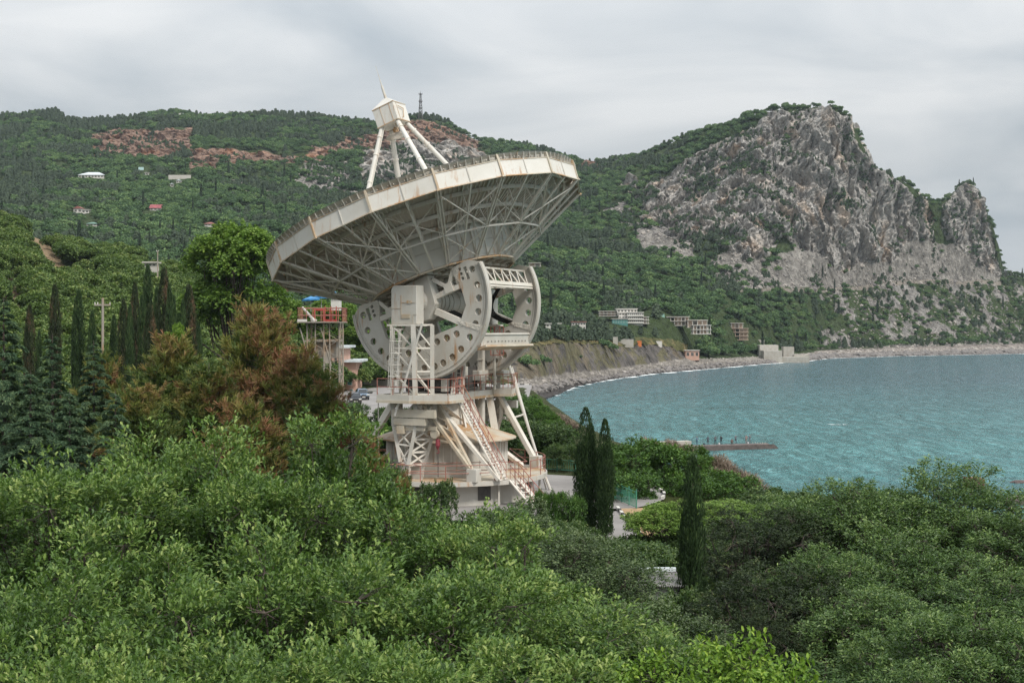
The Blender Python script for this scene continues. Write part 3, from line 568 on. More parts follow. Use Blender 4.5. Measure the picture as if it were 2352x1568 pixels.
for wi, eo in enumerate((0.16, LW + .16)):
    wh = plate('elevation_wheel', arc + inner, [circ_(x, y, .235) for x, y in hole_c + grat] + [circ_(x, y, .115, 12) for x, y in small] + [slot(3.9), slot(-3.9)], eo, .32, MT['white'], tele)
    if wi: tag(wh, 'far wheel with a square hatch on its lower face')
    else: tag(wh, 'near wheel with a full row of grated holes')
    mb = MB()                                        # rim band proud of the plate with a step
    n = 96; aa = np.linspace(math.radians(9.8), math.radians(-189.8), n)
    for (ra, rb, e0, e1) in ((4.98, 5.18, -.10, .30), (4.80, 4.86, -.05, .0), (5.10, 5.14, -.16, -.10)):
        V = []
        for a in aa:
            c_, s_ = math.cos(a), math.sin(a)
            V += [W(ra * c_, ra * s_, eo - .16 + e0), W(rb * c_, rb * s_, eo - .16 + e0), W(rb * c_, rb * s_, eo - .16 + e1), W(ra * c_, ra * s_, eo - .16 + e1)]
        Fs = [(i * 4 + j, i * 4 + (j + 1) % 4, (i + 1) * 4 + (j + 1) % 4, (i + 1) * 4 + j) for i in range(n - 1) for j in range(4)] + [(0, 3, 2, 1), ((n - 1) * 4, (n - 1) * 4 + 1, (n - 1) * 4 + 2, (n - 1) * 4 + 3)]
        mb.add(V, [f[::-1] for f in Fs])
    for i in range(0, 150):                          # bolt heads along the band
        a = math.radians(9 - 198 * i / 150)
        if rnd.random() < .8: mb.tube(W(4.91 * math.cos(a), 4.91 * math.sin(a), eo - .16), W(4.91 * math.cos(a), 4.91 * math.sin(a), eo - .20), .035, .03, 5)
    mb.build('wheel_rim', MT['white'], wh)
    mb = MB()
    for x, y in grat:
        for k in (-1, 0, 1): mb.bar(W(x + k * .12, y - .24, eo - .02), W(x + k * .12, y + .24, eo - .02), .05, .03); mb.bar(W(x - .24, y + k * .13, eo - .02), W(x + .24, y + k * .13, eo - .02), .05, .03)
        mb.box(W(x + .02, y, eo + .08), E_ * .02, NN * .2, MM * .06)
    for x, y in hole_c[1:6] + hole_c[7:12]: mb.bar(W(x - .1, y - .25, eo + .1), W(x + .1, y + .25, eo + .12), .07, .05)
    mb.build('hole_grating', MT['rusty'], wh)
    for s in (1, -1):                                # riveted gussets and spokes
        mb = MB()
        mb.bar(W(s * .9, -1.0, eo), W(s * 2.55, -2.42, eo), .42, .3, E_)
        mb.bar(W(s * 1.2, -.12, eo), W(s * 3.3, -.05, eo), .34, .26, E_)
        mb.bar(W(s * 1.35, 1.05, eo), W(s * 2.3, .1, eo), .24, .22, E_); mb.bar(W(s * 2.95, 1.05, eo), W(s * 2.3, .1, eo), .24, .22, E_)
        mb.prism([W(s * 2.0, -.22, eo - .18), W(s * 2.65, -.22, eo - .18), W(s * 2.6, .42, eo - .18), W(s * 2.05, .42, eo - .18)], E_ * .36)
        mb.prism([W(s * 2.25, -2.15, eo - .19), W(s * 2.62, -2.62, eo - .19), W(s * 3.75, -3.45, eo - .19), W(s * 4.0, -3.1, eo - .19)], E_ * .04)
        for _ in range(60):
            f_, g_ = rnd.random(), rnd.uniform(.1, .9); x = 2.4 + f_ * 1.4; y = -2.35 - f_ * .85 + (g_ - .5) * .45; mb.box(W(s * x, y, eo - .2), E_ * .02, NN * .02, MM * .02)
            x, y = rnd.uniform(3.0, 3.35), rnd.uniform(.15, 1.15); mb.box(W(s * x, y, eo - .17), E_ * .02, NN * .018, MM * .018)
        mb.build('spokes', MT['truss'], wh)
    mb = MB(); mb.prism([W(x, y, eo - .45) for x, y in ((-1.3, 1.35), (1.3, 1.35), (1.23, -.6), (.42, -1.4), (-.42, -1.4), (-1.23, -.6))][::-1], E_ * .9)
    mb.tube(W(0, 0, eo - .9), W(0, 0, eo - .4), .7, .8, 20); mb.build('hub', MT['white'], wh, bevel=.03)
mb = MB(); mb.prism([W(-.25 + x, -4.35 + y, LW - .12) for x, y in ((0, 0), (.8, .1), (.72, .9), (-.08, .8))], E_ * .1); mb.build('hatch', MT['white'], wh)
mb = MB(); mb.tube(W(0, 0, .5), W(0, 0, 1.6), 1.15, .82, 24, False); mb.tube(W(0, 0, 1.6), W(0, 0, LW - 1.2), .82, .82, 24, False); mb.tube(W(0, 0, LW - 1.2), W(0, 0, LW - .2), .82, 1.15, 24, False)
for x in (1.6, 2.1, 2.7, 3.3, 4.2, 5.2, 6.1): mb.tube(W(0, 0, x), W(0, 0, x + .06), .87, .87, 24)
for x in (2.3, 2.9, 3.5): 
    for k in range(8): a0, a1 = .4 * k - 1.4, .4 * k - 1.0; mb.tube(W(.2 * math.cos(a0) + .3, .22 * math.sin(a0) - .1, x), W(.2 * math.cos(a1) + .3, .22 * math.sin(a1) - .1, x), .85, .85, 5) if 0 else None
mb.build('axle_drum', MT['white'], tele, smooth=False)
mb = MB()                                            # cross members between the wheels
for (x, y, w_) in ((4.75, -.4, .2), (4.75, -.62, .1)): mb.bar(W(x, y, .3), W(x, y, LW), w_, w_ * 1.2, NN)
for (r_, u_) in ((4.5, .75), (4.6, -.45), (3.5, .8), (3.4, -.1), (-4.4, .7), (-3.4, .6), (-4.5, -.3)): mb.bar(W(r_, u_, .3), W(r_, u_, LW), .12, .12)
nseg = 6
for s in (1, -1):
    for k in range(nseg):
        x0, x1 = .3 + (LW - .3) * k / nseg, .3 + (LW - .3) * (k + 1) / nseg
        mb.bar(W(s * 4.5, .75, x0), W(s * 4.6, -.45, (x0 + x1) / 2 + .3), .09); mb.bar(W(s * 4.6, -.45, (x0 + x1) / 2 + .3), W(s * 4.5, .75, x1), .07)
        mb.bar(W(s * 4.55, .75, x0), W(s * 3.5, .8, x1), .07); mb.bar(W(s * 3.4, -.1, x0), W(s * 4.6, -.45, x1), .07); mb.bar(W(s * 3.5, .8, x0), W(s * 3.4, -.1, x1), .06)
mb.bar(W(3.3, -.2, .3), W(4.6, -.5, LW), .14, .14)
mb.build('cross_lattice', MT['truss'], tele)
for s in (1, -1):
    mb = MB(); g = MB()
    mb.prism([W(s * 3.35, -3.50, .3), W(s * 3.05, -4.25, .3), W(s * 3.15, -4.25, .3), W(s * 3.47, -3.50, .3)], E_ * (LW - .3))
    mb.bar(W(s * 3.3, -3.5, .3), W(s * 3.3, -3.5, LW), .45, .12, NN); g.bar(W(s * 3.15, -4.3, .3), W(s * 3.15, -4.3, LW), .7, .14, NN)
    o = mb.build('cross_girder', MT['white'], tele); g.build('girder_flange', MT['rusty'], o)
    mb = MB()
    for k in range(12):
        x = 1.2 + k * .52; c = W(s * 3.24, -3.95, x); mb.tube(c - MM * -.08 * s * -1, c + MM * -.10 * s, .05, .05, 7)
    mb.build('bolts', MT['darkmetal'], o)
# hanging cable loops by the far wheel
mb = MB()
for k in range(6):
    pts = [W(3.0 - .1 * k - 1.2 * math.sin(s * 3.1), .2 - 2.6 * s, LW - .9 + .05 * k) for s in np.linspace(0, 1, 10)]; mb.path(pts, .035, 5)
for k in range(7):
    pts = [W(.6 + .08 * k + .5 * s, -1.0 - 1.6 * s + .3 * math.sin(s * 3), 1.5 + .12 * k + 1.5 * s) for s in np.linspace(0, 1, 8)]; mb.path(pts, .05, 5)
mb.build('cables', MT['rubber'], tele)

# ---- alidade
def lat(mb, p0, p1, q0, q1, n, w, x=True):           # bracing between two legs
    for k in range(n + 1):
        s = k / n; a, b = p0 * (1 - s) + p1 * s, q0 * (1 - s) + q1 * s; mb.bar(a, b, w)
        if k < n:
            s2 = (k + 1) / n; a2, b2 = p0 * (1 - s2) + p1 * s2, q0 * (1 - s2) + q1 * s2
            mb.bar(a, b2, w * .9)
            if x: mb.bar(b, a2, w * .9)
zd, zb = -4.28, -9.75
for sgn, lbl in ((-1, 'near'), (1, 'far')):
    e0, e1 = 5.9 * sgn, 4.85 * sgn
    legs = [(T(e0, .85, .2), T(e0, .78, zd)), (T(e0, -.75, .2), T(e0, -.90, zd)), (T(e1, -1.55, .2), T(e1, -1.56, zd)), (T(e1, .9, .2), T(e1, .8, zd))]
    tw = MB()
    for (a, b), w_ in zip(legs, (.24, .34, .28, .24)): tw.bar(a, b, w_, w_ * .9, (1, 0, 0))
    tw.bar(T(e1, -.4, .2), T(e0, -.9, zd), .2, .2, (1, 0, 0))
    tower = tw.build('tower_leg_frame', MT['white'], tele)
    br = MB(); lat(br, *legs[0], *legs[1], 3, .1, False); lat(br, *legs[1], *legs[2], 3, .1, False); lat(br, *legs[3], *legs[2], 2, .1, False); lat(br, *legs[0], *legs[3], 2, .08, False)
    br.build('bracing', MT['truss'], tower)
    hb = MB()                                        # bearing housing with rounded shoulders
    h0, h1, z0, z1 = .9, -1.0, .25, 2.72
    pts = [(h0, z0), (h0, z1 - .35)] + [(h0 - .3 + .3 * math.cos(a), z1 - .3 + .3 * math.sin(a)) for a in np.linspace(0, math.pi / 2, 5)] + [(h1, z1), (h1, z0)]
    hb.prism([T(e0, a, b) for a, b in pts], E_ * (-sgn) * .95); hs = hb.build('bearing_housing', MT['white'], tele, bevel=.04)
    hb = MB(); hb.box(T((e0 + e1) / 2, -.1, .18), E_ * .62, Hh * 1.25, UP * .06); hb.build('housing_floor', MT['truss'], hs)
    hb = MB(); x = e0 + .01 * sgn
    for a, b, c_, d_ in ((.15, 2.1, .15, .6), (.15, 1.62, -.9, 1.62), (.12, .62, -.5, .62), (-.45, 1.75, -.45, 1.55), (.15, 1.25, .9, 1.25), (-.72, .3, -.72, .85), (-.72, .85, -1.0, .85)): hb.bar(T(x, a, b), T(x, c_, d_), .03, .03)
    hb.box(T(x, -.22, .75), E_ * .03, Hh * .3, UP * .13); hb.box(T(x, -.45, 1.66), E_ * .03, Hh * .17, UP * .09); hb.build('housing_trim', MT['rusty'], hs)
    # lower lattice pillar
    lg = [(T(e0, .78, zd - .5), T(e0, .70, -6.3)), (T(e0, -.92, zd - .5), T(e0, -.92, -6.3)), (T(e1, -1.75, zd - .5), T(e1, -1.75, -6.3)), (T(e1, .8, zd - .5), T(e1, .8, -6.3))]
    lw = MB()
    for a, b in lg: lw.bar(a, b, .3, .26, (1, 0, 0))
    ft = [T(e0, .2, -8.6), T(e0, -.35, -8.8), T(e1, -1.0, -8.8), T(e1, .1, -8.8)]
    for (a, b), f_ in zip(lg, ft): lw.bar(b, f_, .26, .22, (1, 0, 0))
    lw.prism([T(e0 - .03 * sgn, .3, -8.3), T(e0 - .03 * sgn, -.45, -8.3), T(e0 - .03 * sgn, -.38, -9.6), T(e0 - .03 * sgn, .0, -9.7)], -sgn * E_ * .25)
    lw.prism([T(e1, .1, -8.6), T(e1, -1.1, -8.4), T(e1, -.9, zb), T(e1, -.2, zb)], sgn * E_ * .25)
    pil = lw.build('lower_pillar', MT['white'], tele)
    br = MB(); lat(br, lg[0][1], ft[0], lg[1][1], ft[1], 2, .1); lat(br, lg[1][0], lg[1][1], lg[2][0], lg[2][1], 1, .14); lat(br, lg[0][0], lg[0][1], lg[1][0], lg[1][1], 1, .14); lat(br, lg[1][1], ft[1], lg[2][1], ft[2], 3, .12); br.build('bracing', MT['truss'], pil)
    g_ = MB(); g_.box(T(e0 + .15 * sgn, -.9, -5.45), E_ * .14, Hh * 1.55, UP * .26); g_.box(T(e0 + .1 * sgn, -.6, -5.98), E_ * .16, Hh * 1.15, UP * .22); g_.bar(T(e0, .6, -6.45), T(e0, -1.6, -6.45), .2, .2); g_.box(T(e0 + .15 * sgn, .05, -6.5), E_ * .2, Hh * .24, UP * .26); g_.build('pillar_girder', MT['white'] if sgn > 0 else MT['rusty'], pil)
    # struts to the feet
    for hs_ in (-1, 1):
        foot = T(4.75 * sgn, hs_ * 4.5, zb + .45); top = T((5.5 if hs_ < 0 else 4.9) * sgn, hs_ * 1.15, -4.75)
        top2 = T((4.6 if hs_ < 0 else 4.0) * sgn, hs_ * 1.75, -4.7); st = MB()
        tg = unit(np.cross(foot - top, E_)); 
        if sgn < 0 and hs_ < 0: st.bar(top, foot, .18, .26, E_); st.bar(top2, foot + E_ * .1, .18, .28, E_)
        else: st.bar(top, foot, .30, .42, E_); st.bar(top2, foot, .26, .46, E_)
        for k in range(6 if hs_ < 0 else 0):
            s0, s1 = k / 7, (k + 1) / 7; st.bar(top * (1 - s0) + foot * s0, top2 * (1 - s1) + foot * s1, .06)
        sb = st.build('strut', MT['rusty'] if hs_ < 0 and sgn < 0 else MT['truss'], tele)
        fm = MB(); fm.box(foot - UP * .05, E_ * .36, Hh * .36, UP * .42); fm.build('foot_block', MT['white'], sb, bevel=.03)
st = MB(); p, q = T(-4.2, -1.55, -5.0), T(-3.9, -5.9, zb + .1); st.bar(p, q, .2, .42, E_); p, q = T(-2.2, -.6, -4.9), T(3.6, -4.0, zb + .2); st.bar(p, q, .24, .4, E_)
p, q = T(2.0, .6, -4.9), T(-3.6, 3.9, zb + .2); st.bar(p, q, .3, .5, E_); st.bar(T(3.4, 1.0, -4.9), T(0.5, 4.5, zb), .3, .5, E_); st.bar(T(3.9, -1.3, -4.8), T(3.9, -2.2, zb), .34, .5, (1, 0, 0)); st.build('diagonal_beam', MT['truss'], tele)
# decks
def deck(poly, name='deck', z=zd, mat='white'):
    d_ = MB(); d_.prism([T(a, b, z) for a, b in poly], UP * -.06); o = d_.build(name, MT['concrete'], tele)
    f_ = MB(); g_ = MB(); n = len(poly)
    for i in range(n):
        a, b = poly[i], poly[(i + 1) % n]; p, q = T(a[0], a[1], z - .16), T(b[0], b[1], z - .16); f_.bar(p, q, .08, .36); g_.bar(p - UP * .26, q - UP * .26, .16, .17)
    f_.build('fascia', MT[mat], o); g_.build('edge_beam', MT['rusty'], o); return o
def rail(poly, closed, z, hgt=1.05, name='railing', sp=1.0, mat='red', T=T):
    r_ = MB(); pts = [T(a, b, z) for a, b in poly]; pts = pts + [pts[0]] if closed else pts
    for a, b in zip(pts, pts[1:]):
        L_ = np.linalg.norm(b - a); n = max(1, round(L_ / sp))
        for k in range(n + 1): c = a + (b - a) * k / n; r_.tube(c, c + UP * hgt, .028, .028, 6)
        for hh in (hgt, hgt * .5): r_.tube(a + UP * hh, b + UP * hh, .026, .026, 6)
    return r_.build(name, MT[mat], tele)
fd = [(-6.7, 1.45), (-6.75, -.9), (-5.9, -3.25), (-3.95, -3.3), (-3.95, 1.6)]; deck(fd)
rail(fd[:4], False, zd)
rd = [(3.95, -.3), (3.75, -1.75), (3.9, -3.05), (6.6, -2.2), (6.8, 1.6), (3.95, 1.6)]; deck(rd); rail([(3.95, -.3), (3.75, -1.75), (3.9, -3.05), (6.6, -2.2), (6.8, 1.6)], False, zd, sp=.8)
deck([(-3.9, -1.9), (3.7, -1.6), (3.7, 1.9), (-3.9, 2.0)], z=zd - .05); rail([(-3.9, -2.9), (-3.0, -2.95), (-3.0, -1.9), (3.6, -1.6)], False, zd, mat='red')
# machinery on the deck
mm_ = MB(); mm_.tube(T(0, 0, -4.2), T(0, 0, -3.3), 1.2, 1.1, 16); mm_.box(T(-2.2, -.6, -3.6), E_ * .9, Hh * .6, UP * .6); mm_.box(T(2.0, -.4, -3.4), E_ * .8, Hh * .5, UP * .7); mm_.tube(T(-1.6, -1.3, -3.7), T(-.2, -1.3, -3.7), .35, .35, 12); mm_.box(T(.9, .9, -3.5), E_ * 1.2, Hh * .5, UP * .8); mm_.box(T(-3.3, .6, -3.7), E_ * .4, Hh * .5, UP * .5)
mm_.build('drive_machinery', MT['darkmetal'], tele, bevel=.03)
mm_ = MB(); mm_.box(T(2.8, -1.1, -3.3), E_ * .7, Hh * .35, UP * .35); mm_.tube(T(-.3, -1.6, -3.4), T(-.3, -1.6, -2.6), .16, .16, 10); mm_.box(T(4.6, -1.6, -3.2), E_ * .5, Hh * .7, UP * .2); mm_.box(T(-3.2, -1.6, -3.75), E_ * .25, Hh * .2, UP * .42); mm_.build('drive_housing', MT['white'], tele, bevel=.03)
# slew pedestal and cable column
mm_ = MB(); mm_.tube(T(0, 0, -4.4), T(0, 0, -6.9), 1.5, 1.9, 20)
for k in range(12):
    a = k * math.pi / 6; mm_.bar(T(1.6 * math.cos(a), 1.6 * math.sin(a), -4.6), T(2.5 * math.cos(a), 2.5 * math.sin(a), -7.0), .12, .2)
mm_.build('slew_pedestal', MT['truss'], tele)
mm_ = MB(); mm_.tube(T(2.9, -1.21, -.9), T(2.9, -1.21, -7.5), .22, .22, 12); mm_.tube(T(2.9, -1.21, -3.3), T(2.9, -1.21, -3.9), .3, .3, 12); o = mm_.build('cable_column', MT['white'], tele)
mm_ = MB()
for k in range(6): x = -1.21 + (k - 2.5) * .075; mm_.path([T(2.66, x, -1.0), T(2.66, x, -3.2)], .022, 4); mm_.path([T(2.66, x, -4.0), T(2.66, x, -6.8)], .018, 4)
for z_ in (-1.4, -2.2, -3.0): mm_.box(T(2.64, -1.21, z_), E_ * .03, Hh * .26, UP * .04)
mm_.build('conduits', MT['truss'], o)
mm_ = MB(); mm_.tube(T(3.3, -2.0, -1.2), T(3.3, -2.0, -4.3), .1, .1, 8); mm_.build('standpipe', MT['white'], tele); mm_ = MB(); mm_.tube(T(4.8, .2, 2.9), T(4.8, .2, -1), .28, .28, 12); mm_.build('exhaust_pipe', MT['white'], tele)
# stairs
def flight(p0, p1, w, n, name='stairs', railm='red', dirv=E_):
    s_ = MB(); wv = dirv * w / 2
    for s in (1, -1): s_.bar(p0 + wv * s, p1 + wv * s, .07, .34, dirv)
    for k in range(1, n): c = p0 + (p1 - p0) * k / n; hv = (p1 - p0) * 1.0; hv[2] = 0; s_.box(c, wv, unit(hv) * .13, UP * .02)
    o = s_.build(name, MT['truss'], tele); r_ = MB()
    for s in (1, -1):
        r_.path([p0 + wv * s + UP * .95, p1 + wv * s + UP * .95], .027, 6); r_.path([p0 + wv * s + UP * .5, p1 + wv * s + UP * .5], .02, 6)
        for k in range(0, 6): c = p0 + (p1 - p0) * k / 5 + wv * s; r_.tube(c, c + UP * .95, .024, .024, 6)
    r_.build('handrail', MT[railm], o); return o
flight(T(-3.45, -2.75, -4.45), T(-3.5, -6.0, zb + .05), .75, 26)
flight(T(-1.2, -1.7, -.6), T(-3.2, -2.5, -4.3), .6, 14, dirv=Hh)
# tall thin poles
mm_ = MB(); mm_.path([T(-6.5, -1.75, .3), T(-6.5, .25, -5.6)], .075, 8); mm_.path([T(5.5, -2.05, -2.6), T(5.5, -4.35, -9.3), T(5.5, -5.3, -11.4)], .11, 8); mm_.path([T(5.5, -3.3, -6.1), T(4.6, -2.3, -6.5)], .07, 8); mm_.path([T(5.7, -2.2, -2.8), T(5.7, -4.9, -11.4)], .06, 8); mm_.build('brace_pole', MT['panel'], tele)
# caged ladder
def ladder(p0, p1, out, name='caged_ladder', cage=True, w=.45, side=Hh, mat='panel', parent=tele):
    l_ = MB(); u_ = unit(p1 - p0); L_ = np.linalg.norm(p1 - p0)
    for s in (1, -1): l_.bar(p0 + side * w / 2 * s, p1 + side * w / 2 * s, .05, .05)
    for k in range(int(L_ / .3)): c = p0 + u_ * k * .3; l_.bar(c - side * w / 2, c + side * w / 2, .03, .03)
    if cage:
        for k in range(int(L_ / .75) + 1):
            c = p0 + u_ * min(L_, k * .75); pts = [c + side * .38 * math.cos(a) + out * .62 * math.sin(a) for a in np.linspace(0, math.pi, 9)]; l_.path(pts, .025, 5)
        for a in (.5, 1.57, 2.6): l_.path([p0 + side * .38 * math.cos(a) + out * .62 * math.sin(a), p1 + side * .38 * math.cos(a) + out * .62 * math.sin(a)], .02, 5)
    return l_.build(name, MT[mat], parent)
ladder(T(-6.2, .25, -.1), T(-6.2, .45, -3.9), -E_)
# service cage in front of the far wheel
r_ = MB()
for a, b in ((3.1, -2.5), (3.1, -1.8), (3.7, -2.5), (3.7, -1.8)): r_.bar(T(a, b, .1), T(a, b, -1.9), .06)
for z_ in (.1, -.9, -1.9): r_.path([T(3.1, -2.5, z_), T(3.1, -1.8, z_), T(3.7, -1.8, z_), T(3.7, -2.5, z_), T(3.1, -2.5, z_)], .03, 5)
r_.path([T(3.1, -2.5, .1), T(3.1, -1.8, -.9)], .025, 5); r_.path([T(3.1, -2.5, -1.9), T(3.1, -1.8, -.9)], .025, 5); r_.build('service_cage', MT['red'], tele)
# base drum, round deck, railing
RDK = 6.75
cyl = lambda r, z, n=48, ph=0: [T(r * math.cos(ph + 2 * math.pi * i / n), r * math.sin(ph + 2 * math.pi * i / n), z) for i in range(n)]
mb = MB(); mb.prism(cyl(RDK, zb), UP * -.14); dk = mb.build('round_deck', MT['rusty'], tele)
mb = MB(); n = 48; A_, B_ = cyl(RDK + .03, zb + .02), cyl(RDK + .03, zb - .28); C_ = cyl(RDK + .1, zb - .28); D_ = cyl(RDK + .1, zb + .02)
mb.add(D_ + C_, [(i, (i + 1) % n, n + (i + 1) % n, n + i) for i in range(n)]); mb.add(A_ + D_, [(i, (i + 1) % n, n + (i + 1) % n, n + i) for i in range(n)]); mb.build('deck_edge', MT['white'], dk)
mb = MB(); mb.add(cyl(5.9, zb - .14, 24) + cyl(5.9, -11.9, 24), [(i, (i + 1) % 24, 24 + (i + 1) % 24, 24 + i) for i in range(24)][0:24])
for i in range(0, 24, 2): p = cyl(6.35, zb - .2, 24)[i]; mb.bar(p, p - UP * 2, .12, .12)
mb.build('base_wall', MT['white'], tele)
mb = MB()
for i in range(24):
    if i % 3 == 0: a = 2 * math.pi * (i + .5) / 24; u_ = math.cos(a) * E_ + math.sin(a) * Hh; t_ = np.cross(u_, UP); mb.box(T(5.87 * math.cos(a), 5.87 * math.sin(a), zb - .85), u_ * .03, t_ * .45, UP * .45)
mb.build('base_vent', MT['darkmetal'], tele)
rr_ = MB(); NR = 26; gap = {22, 23}
rp_ = [(RDK - .05, 2 * math.pi * i / NR) for i in range(NR)]
# gap in the railing where the outer steps land: the side nearest +X
sa = math.atan2(-.55, -.5)
for i in range(NR):
    a, b = rp_[i][1], rp_[(i + 1) % NR][1]; p, q = T(rp_[0][0] * math.cos(a), rp_[0][0] * math.sin(a), zb), T(rp_[0][0] * math.cos(b), rp_[0][0] * math.sin(b), zb)
    rr_.tube(p, p + UP * 1.05, .03, .03, 6)
    wp = (p + q) / 2 - MC; 
    if wp[0] > 3.0 and wp[1] < -3.9 and wp[0] < 5.4: continue
    for hh in (1.05, .55):
        pts = [T(rp_[0][0] * math.cos(a + (b - a) * k / 4), rp_[0][0] * math.sin(a + (b - a) * k / 4), zb + hh) for k in range(5)]; rr_.path(pts, .026, 6)
rr_.build('deck_railing', MT['red'], tele)
sp_ = np.array([MC[0] + 4.6, MC[1] - 4.9, H + zb]); flight(sp_, sp_ + np.array([1.6, -1.5, -1.75]), .8, 7, name='steps', dirv=unit(np.array([1.5, 1.6, 0])))
# house on the deck under the telescope: ten-sided, cone roof
NH = 10; hp = lambda r, z, k, ph=.12: T(r * math.cos(ph + 2 * math.pi * k / NH), r * math.sin(ph + 2 * math.pi * k / NH), z)
for k in range(NH):
    mb = MB(); mb.prism([hp(4.15, zb, k), hp(4.15, zb, k + 1), hp(4.15, -7.25, k + 1), hp(4.15, -7.25, k)], unit(hp(0, 0, 0) - hp(1, 0, k + .5)) * .1); hw = mb.build('house_wall', MT['white'], tele)
    a, b = hp(4.16, zb, k), hp(4.16, zb, k + 1); ux = unit(b - a); mid = (a + b) / 2; o_ = unit(mid - T(0, 0, zb)); o_[2] = 0
    th_ = math.degrees(math.atan2(mid[1] - MC[1], mid[0] - MC[0]))
    if k % 3 == 0:
        d_ = MB(); 
        for s in (-1, 1): d_.box(mid + ux * .46 * s + UP * 1.02 + o_ * .03, ux * .44, o_ * .03, UP * 1.0)
        dd = d_.build('door', MT['white'], hw); d_ = MB(); d_.bar(mid - ux * .95 + UP * 2.08 + o_ * .05, mid + ux * .95 + UP * 2.08 + o_ * .05, .06, .06); d_.bar(mid + UP * .05 + o_ * .06, mid + UP * 2 + o_ * .06, .02, .02); d_.build('door_trim', MT['rusty'], dd)
    else:
        d_ = MB(); c = mid + UP * 1.55 + o_ * .03
        for s in (-1, 1): d_.box(c + ux * s * .52, ux * .05, o_ * .05, UP * .62); d_.box(c + UP * s * .6, ux * .56, o_ * .05, UP * .05)
        d_.box(c, ux * .03, o_ * .05, UP * .6); dd = d_.build('window_frame', MT['panel'], hw); d_ = MB(); d_.box(c, ux * .5, o_ * .02, UP * .58); d_.build('pane', MT['glass'], dd)
mb = MB(); n = 30
ro = [T(4.75 * math.cos(2 * math.pi * i / n), 4.75 * math.sin(2 * math.pi * i / n), -7.38 + .0 * i) for i in range(n)]; ri = [T(1.9 * math.cos(2 * math.pi * i / n), 1.9 * math.sin(2 * math.pi * i / n), -6.45) for i in range(n)]
mb.add(ro + ri, [(i, (i + 1) % n, n + (i + 1) % n, n + i) for i in range(n)]); mb.add([p - UP * .08 for p in ro] + [p - UP * .08 for p in ri], [(n + i, n + (i + 1) % n, (i + 1) % n, i) for i in range(n)]); mb.add(ro + [p - UP * .08 for p in ro], [(i, n + i, n + (i + 1) % n, (i + 1) % n) for i in range(n)]); mb.build('house_roof', MT['rusty'], tele)
# hoist under the near tower
mm_ = MB(); mm_.tube(T(-5.5, -2.05, -6.75), T(-5.0, -2.05, -6.75), .3, .3, 14); mm_.box(T(-5.25, -1.9, -6.4), E_ * .3, Hh * .3, UP * .12); hoist = mm_.build('hoist', MT['rusty'], tele)
mm_ = MB(); mm_.tube(T(-5.3, -2.2, -7.1), T(-5.3, -2.2, -7.5), .13, .16, 10); mm_.tube(T(-5.3, -2.2, -7.5), T(-5.3, -2.2, -7.75), .16, .05, 10); mm_.path([T(-5.3, -2.2 + .1 * math.cos(a), -7.9 + .1 * math.sin(a)) for a in np.linspace(1.6, 5.5, 8)], .03, 6); mm_.build('hook', simple('hook_red', (.22, .035, .045), .6), hoist)
mm_ = MB(); mm_.path([T(-5.3, -2.2, -6.9), T(-5.3, -2.2, -7.2)], .02, 5); mm_.path([T(-5.35, -2.25, -8.0), T(-5.35, -2.25, -9.5)], .03, 5); mm_.build('hoist_chain', MT['darkmetal'], hoist)
# ------------------------------------------------------------------ vegetation kit
OAKT = np.array([(0, -.02), (.16, -.07), (.30, -.20), (.42, -.12), (.60, -.27), (.72, -.15), (.90, -.17), (1.0, 0), (.90, .17), (.72, .15), (.60, .27), (.42, .12), (.30, .20), (.16, .07)])
LANCE = np.array([(0, 0), (.45, -.16), (1, 0), (.45, .16)])
OVAL = np.array([(0, 0), (.3, -.27), (.75, -.24), (1, 0), (.75, .24), (.3, .27)])
QUADT = np.array([(0, -.3), (1, -.38), (.9, .4), (.1, .3)])
STRIP = np.array([(0, -.06), (1, -.03), (1, .03), (0, .06)])
def nrm(v): return v / (np.linalg.norm(v, axis=-1, keepdims=True) + 1e-9)
def leaves(pos_, axis, nor, L, tmpl, curl=.25):
    n = len(pos_); axis = nrm(axis); side = nrm(np.cross(nor, axis)); nor = np.cross(axis, side); k = len(tmpl); L = np.broadcast_to(np.asarray(L, float).reshape(-1, 1, 1), (n, 1, 1))
    x = tmpl[None, :, 0:1]; y = tmpl[None, :, 1:2]
    V = pos_[:, None, :] + L * (x * axis[:, None, :] + y * side[:, None, :] - (curl * (x ** 2) - .5 * np.abs(y)) * nor[:, None, :])
    return V.reshape(-1, 3), np.arange(n * k).reshape(n, k)
def sph(r, n): v = r.normal(size=(n, 3)); return nrm(v)
def limb_mesh(segs, n=6):
    mb = MB()
    for p, q, r0, r1 in segs: mb.tube(p, q, r0, r1, n, False)
    return mb
